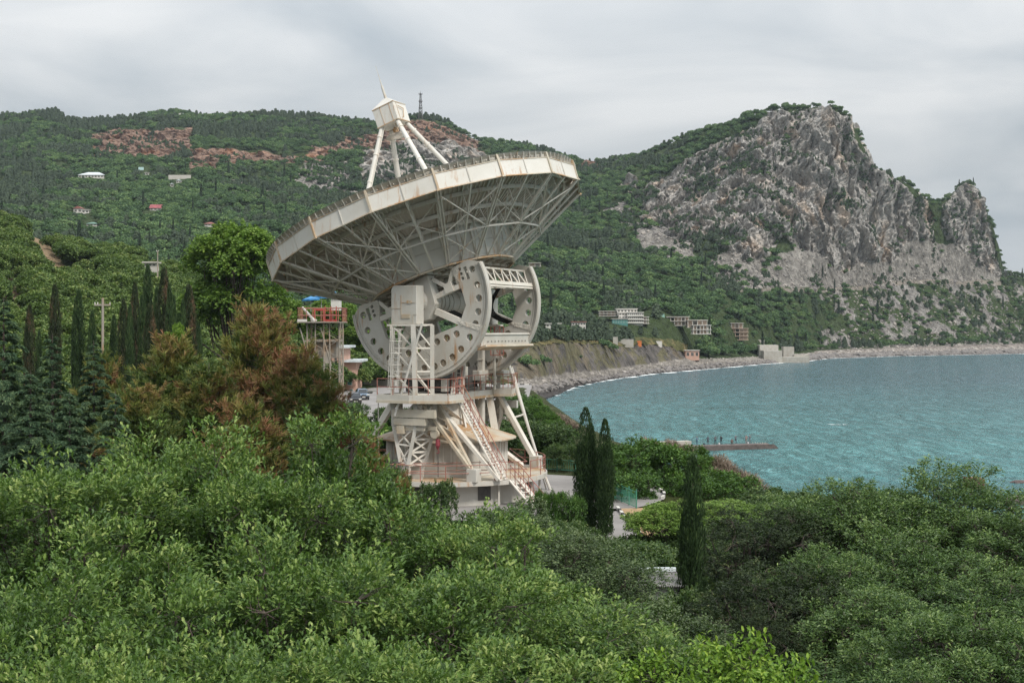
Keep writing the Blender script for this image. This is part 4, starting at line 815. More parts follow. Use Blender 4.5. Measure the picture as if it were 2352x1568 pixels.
def broadleaf(seed, R, hgt, nl=16, cull=1.9, gap=-9., gs=.55, shoot=.8, rag=(.72, 1.12), lr=(.36, .52), tips=900, per=6, L=.11, tmpl=OAKT, spread=.55, upb=.35, flat=1.0, twist=.9, shell=(.55, .85), low=-.25, vr=.25, trunk_r=.14, limbs=True):
    """crown of leaf rosettes on overlapping lobes; returns crown mesh, trunk mesh; origin at the foot"""
    r = np.random.default_rng(seed); rx, ry, rz = R; c0 = np.array([0, 0, hgt - rz])
    d = sph(r, nl * 3); d = d[d[:, 2] > low][:nl]; rad = r.uniform(*shell, len(d))[:, None]
    lc = c0 + d * rad * np.array([rx, ry, rz]); lrr = r.uniform(*lr, len(d)) * min(rx, ry, rz)
    lc = np.vstack([lc, c0 + [0, 0, rz * .35]]); lrr = np.append(lrr, .5 * min(rx, ry, rz)); n = len(lc)
    wt = lrr ** 2; li = r.choice(n, tips, p=wt / wt.sum()); dd = sph(r, tips); dd[:, 2] = np.where(dd[:, 2] < -.35, -dd[:, 2] * .5, dd[:, 2]); dd = nrm(dd)
    tp = lc[li] + dd * (lrr[li] * r.uniform(*rag, tips))[:, None] * np.array([1, 1, flat])
    # drop tips buried in a neighbour lobe
    dist = np.linalg.norm((tp[:, None] - lc[None]), axis=2) / lrr[None]; dist[np.arange(tips), li] = 9; hrel = (tp[:, 2] - c0[2]) / rz; keep = ((dist.min(1) > .62) | (r.random(tips) < .08)) & (r.random(tips) < (np.clip(.22 + (hrel + .35) * cull, .12, 1) if cull else 2)); cl_ = fbm(tp / gs + seed, 3); keep &= cl_ > gap; tp, dd, li = tp[keep], dd[keep], li[keep]; m = len(tp)
    out = nrm(dd * .7 + nrm(tp - c0) * .5 + np.array([0, 0, upb]))
    tv = r.normal(.0, .5, m) * vr + cl_[keep] * .28
    pi = np.repeat(np.arange(m), per); ax = nrm(out[pi] + sph(r, m * per) * twist); pp = tp[pi] + sph(r, m * per) * L * spread + (out[pi] + [0, 0, .35]) * (r.random(m * per) * L * shoot)[:, None]
    nor = nrm(np.array([0, 0, 1.]) + out[pi] * .6 + sph(r, m * per) * .55)
    V, Fc = leaves(pp, ax, nor, L * r.uniform(.7, 1.25, m * per), tmpl)
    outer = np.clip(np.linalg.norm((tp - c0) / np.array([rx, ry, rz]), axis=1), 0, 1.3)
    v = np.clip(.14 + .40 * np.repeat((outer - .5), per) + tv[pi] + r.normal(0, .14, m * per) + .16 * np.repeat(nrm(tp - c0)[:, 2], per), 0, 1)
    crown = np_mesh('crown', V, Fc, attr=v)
    segs = []; base = np.array([0, 0, 0.]); fork = np.array([r.normal(0, .1), r.normal(0, .1), max(.5, (hgt - 2 * rz) * .8 + .5)])
    segs.append((base, fork, trunk_r, trunk_r * .8))
    for i in range(n):
        mid = fork * .45 + lc[i] * .55 + r.normal(0, .12 * rx, 3) * np.array([1, 1, .6]); mid[2] -= .12 * rz; rr = trunk_r * r.uniform(.28, .5)
        q1 = fork * .7 + mid * .3 + r.normal(0, .06, 3); segs += [(fork, q1, rr, rr * .8), (q1, mid, rr * .8, rr * .55), (mid, lc[i], rr * .55, rr * .3)]
        if limbs:
            for _ in range(7):
                e = lc[i] + sph(r, 1)[0] * lrr[i] * .95; k = (lc[i] + e) / 2 + r.normal(0, .07 * rx * .5, 3); segs += [(lc[i], k, rr * .28, rr * .16), (k, e, rr * .16, .006)]
    mb = limb_mesh(segs, 5); trunk = bpy.data.meshes.new('trunk'); trunk.from_pydata(mb.V, [], mb.F); trunk.update(); return crown, trunk
def mk_trunk(segs, n=6):
    mb = limb_mesh(segs, n); t_ = bpy.data.meshes.new('trunk'); t_.from_pydata(mb.V, [], mb.F); t_.update(); return t_
def cypress(seed, h, r0, n=9000, L=.16, spires=5, dead=0):
    r = np.random.default_rng(seed); pts = []; ax = []
    for s in range(spires):
        a = r.uniform(0, 6.28); off = r0 * (.0 if s == 0 else .42) * np.array([math.cos(a), math.sin(a), 0]); hh = h * (1 if s == 0 else r.uniform(.72, .95)); rr = r0 * (.8 if s == 0 else .58); m = n // spires
        z = r.random(m) ** .95; prof = np.minimum(1, .72 + .5 * z) * np.minimum(1, ((1 - z) / .27 + .01) ** .6); 
        an = r.uniform(0, 6.28, m); bump = 1 + .16 * np.sin(an * 5 + z * 9 + s) + .12 * np.sin(an * 9 - z * 23) + .1 * np.sin(z * 40 + an * 2); rad = rr * prof * bump * r.uniform(.72, 1.06, m)
        p = np.stack([np.cos(an) * rad, np.sin(an) * rad, .04 * hh + z * hh * .96], -1) + off; pts.append(p); ax.append(np.stack([np.cos(an) * .42, np.sin(an) * .42, np.full(m, 1.)], -1) + r.normal(0, .22, (m, 3)))
    p = np.vstack(pts); a = nrm(np.vstack(ax)); m = len(p); nor = nrm(np.stack([p[:, 0], p[:, 1], 0 * p[:, 0]], -1) + r.normal(0, .4, (m, 3)))
    V, Fc = leaves(p, a, nor, L * r.uniform(.7, 1.4, m), LANCE * [1, 1.3], .1)
    v = np.clip(.35 + r.normal(0, .16, m) + .25 * fbm(p / (r0 * .9) + seed, 2) + dead * np.clip(fbm(p / np.array([r0, r0, h * .3]) + seed * 3, 2) + .3, 0, 1), 0, 1)
    return np_mesh('crown', V, Fc, attr=v), mk_trunk([(np.zeros(3), np.array([0, 0, h * .9]), r0 * .12, .02)])
def pine(seed, h, R, tufts=1500, per=16, L=.26, brown=.3, base=.15):
    """open-crowned young pine: whorls of limbs, bottle-brush tufts pointing up at the ends"""
    r = np.random.default_rng(seed); segs = [(np.zeros(3), np.array([0, 0, h * .55]), .13, .09), (np.array([0, 0, h * .55]), np.array([0, 0, h * .97]), .09, .02)]; tp = []; td = []
    nb = 46
    for i in range(nb):
        z = h * (base + (1 - base) * (i / nb) ** .9); ln = R * (1.05 - ((z / h - base) / (1.02 - base)) ** 1.5 * .9) * r.uniform(.6, 1.1); a = i * 2.4 + r.normal(0, .4); d = np.array([math.cos(a), math.sin(a), r.uniform(.1, .55)]); d /= np.linalg.norm(d)
        p0 = np.array([0, 0, z * .93]); p1 = p0 + d * ln * .5 + [0, 0, -.05 * ln]; p2 = p0 + d * ln + [0, 0, .18 * ln]; segs += [(p0, p1, .04, .025), (p1, p2, .025, .008)]
        k = max(4, int(tufts / nb * ln / R * 1.5)); s = r.uniform(.3, 1.05, k); q = np.where(s[:, None] < .5, p0 + (p1 - p0) * s[:, None] * 2, p1 + (p2 - p1) * (s[:, None] - .5) * 2) + r.normal(0, .13 * R, (k, 3)) * np.array([1, 1, .7])
        tp.append(q); td.append(nrm(np.tile(d * .55 + [0, 0, .75], (k, 1)) + r.normal(0, .35, (k, 3))))
        for _ in range(3):
            j = r.integers(k); segs.append((p1, q[j], .012, .006))
    tp = np.vstack(tp); td = np.vstack(td); m = len(tp); pi = np.repeat(np.arange(m), per)
    ax = nrm(td[pi] + sph(r, m * per) * .75); pp = tp[pi] + td[pi] * (r.random(m * per) * L * .9)[:, None]
    V, Fc = leaves(pp, ax, sph(r, m * per), L * r.uniform(.6, 1.1, m * per), STRIP, .05)
    bn = np.clip(fbm(tp / (R * 1.3) + seed * 5.1, 3) * .8 + brown + r.normal(0, .16, m), 0, 1); v = np.clip(bn[pi] + r.normal(0, .1, m * per), 0, 1)
    return np_mesh('crown', V, Fc, attr=v), mk_trunk(segs, 5)
def cedar(seed, h, R, n=15000, L=.16):
    r = np.random.default_rng(seed); segs = [(np.zeros(3), np.array([0, 0, h]), h * .018, .015)]; P_ = []; A_ = []
    nb = 70
    for i in range(nb):
        f = i / nb; z = h * (.06 + .93 * f); ln = R * (1 - f) ** .8 * r.uniform(.65, 1.08) + .15; a = i * 2.39996 + r.normal(0, .3); d = np.array([math.cos(a), math.sin(a), 0]); s_ = np.array([-d[1], d[0], 0])
        tip = np.array([0, 0, z]) + d * ln + [0, 0, .06 * ln]; segs.append((np.array([0, 0, z]), tip, .03, .008))
        k = int(n / nb * (ln / R + .12) * 1.9); s = r.uniform(.12, 1, k) ** .8; w = (1 - s * .75) * ln * .42; q = np.array([0, 0, z]) + d * (s * ln)[:, None] + s_ * (r.uniform(-1, 1, k) * w)[:, None]; q[:, 2] += .22 * ln * np.sin(s * 2.4) - .22 * s ** 3 * ln - r.random(k) * .09 * ln
        P_.append(q); A_.append(nrm(d[None] * 1. + s_[None] * r.normal(0, .7, k)[:, None] + np.array([0, 0, -.25]) + r.normal(0, .25, (k, 3))))
    p = np.vstack(P_); a = np.vstack(A_); m = len(p); V, Fc = leaves(p, a, nrm(np.array([0, 0, 1.]) + r.normal(0, .4, (m, 3))), L * r.uniform(.7, 1.4, m), LANCE, .3)
    v = np.clip(.4 + r.normal(0, .2, m) + .2 * fbm(p / 1.5, 2), 0, 1); return np_mesh('crown', V, Fc, attr=v), mk_trunk(segs, 5)
def fartree(seed, kind):
    r = np.random.default_rng(seed)
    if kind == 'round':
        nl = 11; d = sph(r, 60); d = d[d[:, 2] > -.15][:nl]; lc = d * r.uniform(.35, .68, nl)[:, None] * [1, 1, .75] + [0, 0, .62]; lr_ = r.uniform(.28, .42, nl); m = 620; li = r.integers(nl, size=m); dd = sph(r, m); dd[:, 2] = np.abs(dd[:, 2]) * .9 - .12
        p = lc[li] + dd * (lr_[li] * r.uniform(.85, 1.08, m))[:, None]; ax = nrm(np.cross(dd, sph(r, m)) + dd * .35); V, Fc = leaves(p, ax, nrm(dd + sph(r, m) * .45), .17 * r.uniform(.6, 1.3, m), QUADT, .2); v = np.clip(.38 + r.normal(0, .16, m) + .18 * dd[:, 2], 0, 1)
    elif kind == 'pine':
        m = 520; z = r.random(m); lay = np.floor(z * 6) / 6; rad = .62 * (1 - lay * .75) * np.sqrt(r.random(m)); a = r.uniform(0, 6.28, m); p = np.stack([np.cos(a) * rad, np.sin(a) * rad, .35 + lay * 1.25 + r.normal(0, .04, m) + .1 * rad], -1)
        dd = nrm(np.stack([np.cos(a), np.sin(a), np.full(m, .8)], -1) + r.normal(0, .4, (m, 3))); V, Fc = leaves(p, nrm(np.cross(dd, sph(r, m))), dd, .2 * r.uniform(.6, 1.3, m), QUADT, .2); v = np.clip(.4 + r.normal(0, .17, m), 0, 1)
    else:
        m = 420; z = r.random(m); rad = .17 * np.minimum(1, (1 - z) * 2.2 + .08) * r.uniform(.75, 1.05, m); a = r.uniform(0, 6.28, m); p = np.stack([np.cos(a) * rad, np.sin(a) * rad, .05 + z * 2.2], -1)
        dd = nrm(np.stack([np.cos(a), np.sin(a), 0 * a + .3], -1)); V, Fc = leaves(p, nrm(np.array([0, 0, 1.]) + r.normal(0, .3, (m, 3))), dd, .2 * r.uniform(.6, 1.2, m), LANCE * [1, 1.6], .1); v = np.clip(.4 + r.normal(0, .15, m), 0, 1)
    return np_mesh('crown', V, Fc, attr=v), mk_trunk([(np.zeros(3), np.array([0, 0, .6 if kind != 'pine' else 1.4]), .045, .025)], 5)
# leaf materials: greens are those of the leaves themselves
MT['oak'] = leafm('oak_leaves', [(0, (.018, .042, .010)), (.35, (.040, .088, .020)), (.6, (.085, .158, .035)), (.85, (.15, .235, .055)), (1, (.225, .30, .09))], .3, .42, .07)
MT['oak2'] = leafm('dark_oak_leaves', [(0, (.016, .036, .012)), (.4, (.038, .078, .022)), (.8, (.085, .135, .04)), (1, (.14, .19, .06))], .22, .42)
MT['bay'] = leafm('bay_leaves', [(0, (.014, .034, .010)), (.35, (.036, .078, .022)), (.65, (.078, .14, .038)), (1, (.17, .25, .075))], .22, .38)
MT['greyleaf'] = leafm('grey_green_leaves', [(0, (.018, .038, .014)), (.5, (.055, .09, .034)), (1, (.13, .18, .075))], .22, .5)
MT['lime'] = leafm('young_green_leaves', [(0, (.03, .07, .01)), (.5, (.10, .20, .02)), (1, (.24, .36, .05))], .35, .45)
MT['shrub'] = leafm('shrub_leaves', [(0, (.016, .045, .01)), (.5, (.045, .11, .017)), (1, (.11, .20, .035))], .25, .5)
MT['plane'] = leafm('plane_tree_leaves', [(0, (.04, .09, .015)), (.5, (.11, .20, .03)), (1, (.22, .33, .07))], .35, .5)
MT['dry'] = leafm('dry_twigs', [(0, (.085, .07, .055)), (.5, (.18, .15, .115)), (1, (.27, .225, .165))], .1, .8)
MT['cyp'] = leafm('cypress_foliage', [(0, (.008, .018, .007)), (.4, (.02, .045, .014)), (.75, (.045, .085, .025)), (1, (.08, .10, .04))], .08, .7)
MT['cypd'] = leafm('browning_cypress_foliage', [(0, (.010, .018, .008)), (.35, (.022, .038, .014)), (.7, (.035, .042, .02)), (.9, (.07, .055, .03)), (1, (.09, .062, .035))], .08, .8)
MT['pine'] = leafm('pine_needles', [(0, (.045, .08, .018)), (.25, (.105, .14, .03)), (.48, (.16, .155, .04)), (.68, (.165, .115, .045)), (.85, (.18, .10, .05)), (1, (.20, .10, .055))], .15, .6)
MT['cedar'] = leafm('cedar_needles', [(0, (.016, .042, .022)), (.45, (.05, .10, .05)), (1, (.15, .22, .10))], .1, .6)
MT['yew'] = leafm('dark_conifer_foliage', [(0, (.007, .013, .006)), (.5, (.018, .034, .012)), (.85, (.045, .068, .022)), (1, (.095, .11, .04))], .08, .6)
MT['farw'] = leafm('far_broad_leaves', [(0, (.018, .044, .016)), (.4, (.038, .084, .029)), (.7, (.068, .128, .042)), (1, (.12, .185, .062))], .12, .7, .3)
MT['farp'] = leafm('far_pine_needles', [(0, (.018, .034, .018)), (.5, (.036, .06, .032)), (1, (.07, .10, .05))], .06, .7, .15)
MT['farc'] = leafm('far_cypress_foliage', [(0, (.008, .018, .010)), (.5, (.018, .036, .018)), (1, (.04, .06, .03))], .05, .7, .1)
MT['maquis'] = leafm('maquis_leaves', [(0, (.024, .05, .012)), (.4, (.055, .10, .022)), (.75, (.10, .16, .038)), (1, (.16, .20, .06))], .2, .6, .16)
def plant(name, meshes, leafmat, loc, label, cat='tree', group=None, rz=0, sc_=1., bark='bark', crownname='crown', kind=None):
    """top-level tree > trunk, crown; the meshes are shared by copies"""
    cr, tr = meshes; o = empty(name, loc, label, cat, group, kind, rz); o.scale = sc_ if hasattr(sc_, '__len__') else (sc_,) * 3
    for me, mt, nm in ((cr, MT[leafmat], crownname), (tr, MT[bark], 'trunk')):
        if not me.materials: me.materials.append(mt)
        c = bpy.data.objects.new(nm, me); col.objects.link(c); c.parent = o
        if me.materials[0] != mt: c.material_slots[0].link = 'OBJECT'; c.material_slots[0].material = mt
    return o
def zmax(me):
    co = np.empty(len(me.vertices) * 3, np.float32); me.vertices.foreach_get('co', co); return float(np.percentile(co[2::3], 99.85))
def at_top(px, py, Y, ground=13.0):
    """foot of a plant whose top shows at px, py at distance Y, and its height"""
    p = P(px, py, Y); return (p[0], p[1], ground), p[2] - ground
print('kit', flush=True)
# ------------------------------------------------------------------ foreground trees
OKA = dict(gap=-.07, gs=.75, lr=(.20, .36), shell=(.45, 1.12), rag=(.5, 1.4), shoot=1.9, per=10, L=.152, twist=.7, spread=.75, low=-.5, trunk_r=.2, vr=.34)
OK = [broadleaf(11, (2.9, 2.9, 2.9), 8, 34, tips=5200, **OKA), broadleaf(12, (2.6, 2.9, 3.1), 8, 32, tips=5000, **OKA), broadleaf(13, (3.1, 2.7, 2.7), 8, 36, tips=5400, **OKA)]
BY = [broadleaf(21, (2.8, 2.8, 2.6), 8, 34, lr=(.16, .28), shell=(.6, 1.05), low=-.45, trunk_r=.17, gap=-.16, gs=.5, tips=3600, per=9, L=.15, tmpl=LANCE * [1, 1.2], upb=.5, spread=.7, rag=(.7, 1.3), shoot=2.2), broadleaf(22, (2.5, 2.8, 2.8), 8, 32, lr=(.16, .30), shell=(.6, 1.05), low=-.45, trunk_r=.17, gap=-.16, gs=.5, tips=3500, per=9, L=.15, tmpl=LANCE * [1, 1.2], upb=.5, spread=.7, rag=(.7, 1.3), shoot=2.2)]
GY = broadleaf(31, (3, 3, 2.6), 8, 26, gap=-.2, gs=.5, lr=(.26, .4), tips=6000, per=6, L=.105, tmpl=OVAL, upb=.3, spread=.9)
GB = broadleaf(32, (2.6, 2.8, 2.3), 7, 22, gap=-.2, gs=.5, lr=(.28, .42), tips=5200, per=6, L=.12, tmpl=OVAL, upb=.4, spread=.9)
SH = [broadleaf(41, (2.2, 2.2, 1.5), 3, 18, cull=0, gap=-.25, lr=(.34, .5), tips=2600, per=6, L=.14, tmpl=OVAL, upb=.5, low=-.75, trunk_r=.06), broadleaf(42, (2.4, 2.0, 1.3), 2.6, 17, cull=0, gap=-.25, lr=(.34, .5), tips=2600, per=6, L=.14, tmpl=LANCE * [1, 1.4], upb=.5, low=-.75, trunk_r=.06)]
ASH = broadleaf(51, (1.7, 1.7, 1.6), 6, 15, lr=(.24, .36), tips=420, per=16, L=.15, tmpl=OVAL * [1, .8], upb=-.05, spread=1.5, twist=1.2, shell=(.7, 1.0))
ZM = {}
def fg(name, meshes, base_h, mat, px, py, Y, label, w=1., ground=13.0, rz=None, group=None, cat='tree', bark='bark', crown='crown'):
    loc, h = at_top(px, py, Y, ground); ZM.setdefault(meshes[0].name, zmax(meshes[0])); s = h / ZM[meshes[0].name]
    if cat == 'shrub' and s < w * .95: s = w * .95; loc = (loc[0], loc[1], loc[2] + h - s * ZM[meshes[0].name])
    return plant(name, meshes, mat, loc, label, cat, group, rnd.uniform(0, 6.28) if rz is None else rz, (w, w, s), bark, crown)
oaks = [(415, 965, 38, 0, 1.0, 'bushy oak whose rounded top rises below the browning pines, upper left of the oak group'), (745, 945, 38, 1, 1.0, 'tallest bright green oak, left of the telescope base'), (95, 1035, 34, 2, .95, 'oak at the left edge with upright tufts at its top'),
        (575, 1050, 35, 2, .8, 'oak filling the dip between the two highest oak tops'), (250, 1180, 30, 1, .85, 'oak in the lower left with thin grey branches showing'), (985, 1140, 36, 0, .85, 'oak in front of the shrubs at the left foot of the round deck'),
        (1160, 1195, 33, 1, .8, 'oak right below the middle of the round deck'), (700, 1200, 28, 0, .8, 'oak with a dark forked trunk showing through, below the tallest oak'), (1010, 1290, 27, 2, .8, 'oak in the middle of the lower oak canopy'),
        (40, 1290, 25, 0, .75, 'oak in the bottom left corner with large dark leaves'), (430, 1330, 24, 1, .75, 'low oak with yellowing sprigs at the bottom left'), (1240, 1330, 29, 0, .8, 'oak on the slanting right flank of the oak group'),
        (830, 1420, 22, 2, .7, 'oak top at the bottom edge beneath the forked trunk'), (1150, 1460, 22, 1, .72, 'light leaved oak at the bottom edge, right of the middle'), (1390, 1445, 27, 2, .7, 'lowest oak where the canopy slants down to the bottom right'),
        (230, 1440, 21, 2, .65, 'oak top cut by the bottom edge on the left'), (560, 1450, 21, 0, .7, 'oak top cut by the bottom edge near the left third')]
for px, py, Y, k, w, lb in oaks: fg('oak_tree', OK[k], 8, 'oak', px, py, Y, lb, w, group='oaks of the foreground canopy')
bays = [(2165, 1062, 50, 0, 1.15, 'highest evergreen standing out against the sea on the right'), (1960, 1098, 48, 1, 1.1, 'evergreen with a flat airy top left of the highest one'), (1835, 1140, 50, 0, .8, 'evergreen behind the dark conifer, next to the dry shrubs'),
        (2310, 1165, 46, 1, 1.0, 'evergreen at the right edge in front of the sea rocks'), (2060, 1210, 42, 0, .95, 'evergreen in the middle of the right hand group'), (1905, 1255, 40, 1, .8, 'evergreen with dark bare branches right of the dark conifer'),
        (2250, 1300, 38, 0, .9, 'evergreen near the right edge, halfway up the group'), (2010, 1350, 36, 1, .85, 'round evergreen dome low in the right hand group'), (1900, 1470, 34, 0, .8, 'dark evergreen at the bottom right of the young compound leaved tree'),
        (2330, 1420, 32, 1, .8, 'evergreen cut by the right edge near the bottom'), (2190, 1390, 30, 1, .8, 'lighter tufted evergreen in the bottom right corner'), (2090, 1500, 28, 0, .7, 'lowest evergreen top by the bottom edge on the right')]
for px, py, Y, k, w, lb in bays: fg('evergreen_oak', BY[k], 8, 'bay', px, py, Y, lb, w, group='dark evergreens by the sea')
fg('elm_tree', GY, 8, 'greyleaf', 1345, 1215, 40, 'grey green small leaved tree in front of the twin cypresses', .85)
fg('elm_tree', GB, 7, 'greyleaf', 1200, 1150, 46, 'slender grey green tree below the outer steps of the deck', .75)
fg('elm_tree', GY, 8, 'greyleaf', 1480, 1380, 31, 'grey green tree beside the corrugated roof', .7)
fg('elm_tree', GB, 7, 'greyleaf', 1560, 1480, 27, 'grey green shrub like tree at the bottom edge below the tall cypress', .7)
fg('locust_tree', GB, 7, 'plane', 1525, 1150, 60, 'fresh green feathery tree between the twin cypresses and the lone cypress', .85)
fg('locust_tree', GB, 7, 'plane', 1490, 1330, 52, 'fresh green tree behind the corrugated roof', .5)
fg('locust_tree', GY, 8, 'plane', 1660, 1150, 64, 'fresh green tree right behind the lone cypress', 1.0)
fg('ash_tree', ASH, 6, 'lime', 1665, 1440, 24, 'young tree with bright compound leaves at the bottom, left one', .8)
fg('ash_tree', ASH, 6, 'lime', 1765, 1500, 23, 'young bright leaved tree cut by the bottom edge', .75)
fg('ash_tree', ASH, 6, 'lime', 1440, 1490, 26, 'young bright green tree beside the lowest oak', .8)
# cypresses in front
CYP = [cypress(61, 7.2, 1.0, 15000, .17, 6), cypress(62, 7.2, .85, 13000, .17, 4), cypress(63, 10, 1.0, 9000, .3, 4, .2), cypress(64, 10, 1.1, 9000, .3, 3, .8)]
fg('cypress', CYP[0], 7.2, 'cyp', 1345, 938, 72, 'taller of the twin dark cypresses right of the telescope', .66, cat='tree')
fg('cypress', CYP[1], 7.2, 'cyp', 1390, 964, 71, 'shorter slimmer twin cypress touching the taller one on its right', .6)
fg('cypress', CYP[1], 7.2, 'cyp', 1591, 1050, 44, 'lone slender cypress to the right of the twin cypresses', .56)
fg('cypress', CYP[0], 7.2, 'cyp', 1618, 1330, 43, 'low cypress shoulder merging with the lone cypress', .36, ground=12)
YW = broadleaf(71, (2.2, 2.2, 3.7), 8, 40, cull=0, gap=-.12, gs=.5, lr=(.2, .36), shell=(.4, 1.0), rag=(.6, 1.3), tips=4200, per=9, L=.13, tmpl=LANCE * [1, 1.1], upb=-.2, low=-.8, trunk_r=.15)
fg('dark_conifer', YW, 8, 'yew', 1732, 1165, 47, 'nearly black drooping conifer between the lone cypress and the evergreens', 1.1)
fg('dark_conifer', YW, 8, 'yew', 1765, 1300, 38, 'lower dark conifer with brown cones under the larger one', .95)
fg('dark_conifer', YW, 8, 'yew', 1735, 1400, 35, 'dark conifer behind the two bright young trees', .6)
# shrubs round the deck and along the sea edge
shr = [(1003, 1100, 70, 0, .5, 'dark_oak', 'dark glossy shrub in front of the left of the round deck'), (880, 1070, 66, 1, .9, 'dark_oak', 'dark shrub left of the round deck'), (1252, 1125, 72, 1, .4, '', 'small shrub at the foot of the outer steps'), (1306, 1128, 68, 0, .45, '', 'bright shrub by the asphalt left of the twin cypresses'),
       (1460, 1012, 96, 0, 1.7, 's', 'large dense dark green shrub right of the twin cypresses'), (1540, 1022, 98, 1, 1.6, 's', 'large dense shrub beneath the pier'), (1430, 1075, 88, 0, 1.2, 's', 'shrub behind the right hand green fence'), (1600, 1080, 92, 1, 1.3, 's', 'green shrub at the foot of the dry brown reeds'), (1660, 1085, 90, 0, 1.3, 's', 'vivid shrub below the dry reeds by the sea'),
       (1192, 903, 165, 0, 1.3, 's', 'bright shrub on the bank below the beach'), (1228, 928, 150, 1, 1.2, 's', 'second bright shrub on the bank below the beach'), (1175, 955, 140, 0, 1.3, 's', 'shrub behind the right strut of the telescope'), (1268, 962, 132, 1, .8, 's', 'shrub on the bank edge beside the water'), (1225, 1010, 125, 0, 1.6, 's', 'shrub behind the straight green fence'), (1285, 1025, 122, 1, .8, 's', 'olive shrub left of the twin cypresses at the water'),
       (1375, 1035, 118, 0, 1.2, 's', 'shrub between the fence and the water behind the twin cypresses'), (1120, 960, 135, 1, 1.6, 's', 'shrub seen between the telescope legs'), (1050, 965, 140, 0, 1.6, 's', 'shrub behind the stairs of the telescope'), (985, 955, 150, 0, 1.2, 's', 'shrub behind the middle of the telescope'), (860, 970, 120, 1, .8, 's', 'shrub under the street lamp'), (905, 990, 110, 0, .8, 's', 'shrub behind the left struts'), (800, 1035, 85, 0, 1.2, 's', 'shrub at the left of the struts'), (1213, 917, 152, 0, .95, 's', 'shrub on the bank just above the near end of the beach'), (1252, 944, 138, 1, .8, 's', 'low shrub halfway along the bank above the water'), (1292, 980, 121, 0, .7, 's', 'small shrub at the top of the bank left of the twin cypresses'), (1540, 1350, 42.5, 0, .55, 'dark_oak', 'dark shrub under the edge of the corrugated roof'), (1490, 1375, 40, 1, .6, 's', 'shrub left of the corrugated roof'), (1530, 1462, 37, 0, .5, 's', 'shrub below the second pale roof')]
for px, py, Y, k, w, m_k, lb in shr:
    g = float(ground_z(P(px, py, Y)[0], Y)) - .1; fg('shrub', SH[k], (3, 2.6)[k], 'oak2' if m_k == 'dark_oak' else 'shrub', px, py, Y, lb, w, ground=min(g, P(px, py, Y)[2] - 1.2), cat='shrub', group='shrubs round the telescope and along the bank')
DR = broadleaf(45, (1.3, 1.3, 1.3), 2.6, 12, lr=(.4, .6), tips=1500, per=7, L=.2, tmpl=STRIP * [1, 1.3], upb=1.2, twist=.5, low=.0, trunk_r=.03)
for px, py, Y, w, lb in [(1635, 1040, 100, 1.2, 'tall dry brown reeds at the bank edge, left clump'), (1672, 1058, 98, 1.2, 'dry brown reeds, second clump from the left'), (1710, 1085, 96, 1.1, 'low dry reeds nearest the open water'), (1555, 1008, 104, .9, 'dry brush in front of the pier root'), (1265, 965, 140, 1.3, 'reddish dry bush on the bank behind the telescope'), (1290, 950, 150, 1.3, 'pale dry bush at the water left of the twin cypresses'), (1500, 1003, 106, .9, 'thin dry brush on top of the large dense shrub')]:
    fg('dry_shrub', DR, 2.6, 'dry', px, py, Y, lb, w, ground=min(float(ground_z(P(px, py, Y)[0], Y)), P(px, py, Y)[2] - 1.5), cat='shrub', group='dry shrubs on the bank')
# left: conifers, pines, cypress row, plane tree
CD = [cedar(72, 12, 3.2, 26000, .24), cedar(73, 12, 2.6, 22000, .24)]
fg('cedar', CD[0], 12, 'cedar', 8, 690, 95, 'tall blue green cedar cut by the left edge', 1.1)
fg('cedar', CD[1], 12, 'cedar', 120, 775, 88, 'blue green cedar with several leaders in front of the cypress row', 1.0)
fg('cedar', CD[0], 12, 'cedar', 215, 790, 92, 'cedar with pale drooping branch tips left of the olive pine', .85)
fg('cedar', CD[1], 12, 'cedar', 70, 860, 75, 'lower cedar with layered branches at the left', 1.0)
fg('cedar', CD[0], 12, 'cedar', 265, 905, 66, 'dark cedar directly above the oaks', .7)
fg('cedar', CD[1], 12, 'cedar', 160, 905, 64, 'dark green cedar above the left oaks', .8)
PN = [pine(81, 11, 3.4, 1500, 20, .5, .16), pine(82, 11, 3.6, 1500, 20, .5, .62), pine(83, 11, 3.0, 1200, 20, .5, .36), pine(84, 8, 2.8, 1100, 20, .45, .7)]
fg('pine', PN[0], 11, 'pine', 395, 765, 100, 'olive green pine with upright candles below the tall cypresses', 1.15)
fg('pine', PN[1], 11, 'pine', 592, 695, 108, 'tallest pine turning rust brown left of the lattice tower', 1.25)
fg('pine', PN[2], 11, 'pine', 480, 830, 96, 'pine half olive half brown between the two larger pines', 1.1)
fg('pine', PN[1], 11, 'pine', 690, 790, 104, 'rust brown pine at the foot of the lattice tower', 1.0)
fg('pine', PN[2], 11, 'pine', 235, 800, 100, 'thin pine with orange tips left of the olive pine', .75)
fg('pine', PN[0], 11, 'pine', 320, 880, 88, 'low olive pine above the oaks', .9)
fg('pine', PN[3], 8, 'pine', 742, 872, 98, 'brown pine in front of the pink building', 1.0)
fg('pine', PN[3], 8, 'pine', 560, 900, 84, 'dark brown pine with grey twigs behind the tallest oak', 1.0)
fg('pine', PN[3], 8, 'pine', 843, 985, 78, 'small dead red pine against the left strut', .45)
fg('pine', PN[3], 8, 'pine', 928, 1085, 64, 'dead brown sapling in front of the near pillar', .28)
PT = broadleaf(91, (6.2, 6.2, 8.5), 23, 40, cull=0, gap=-.3, gs=1.3, rag=(.6, 1.25), lr=(.2, .36), tips=8500, per=6, L=.36, tmpl=OVAL * [1, 1.3], upb=.3, trunk_r=.4, low=-.6)
fg('plane_tree', PT, 23, 'plane', 545, 512, 175, 'large bright green plane tree rising left of the dish', 1.12, rz=1)
fg('plane_tree', PT, 23, 'plane', 760, 690, 275, 'bright green tree behind the lattice tower', 1.0, rz=2)
fg('plane_tree', PT, 23, 'plane', 850, 730, 272, 'bright green tree behind the near wheel', 1.0, rz=3)
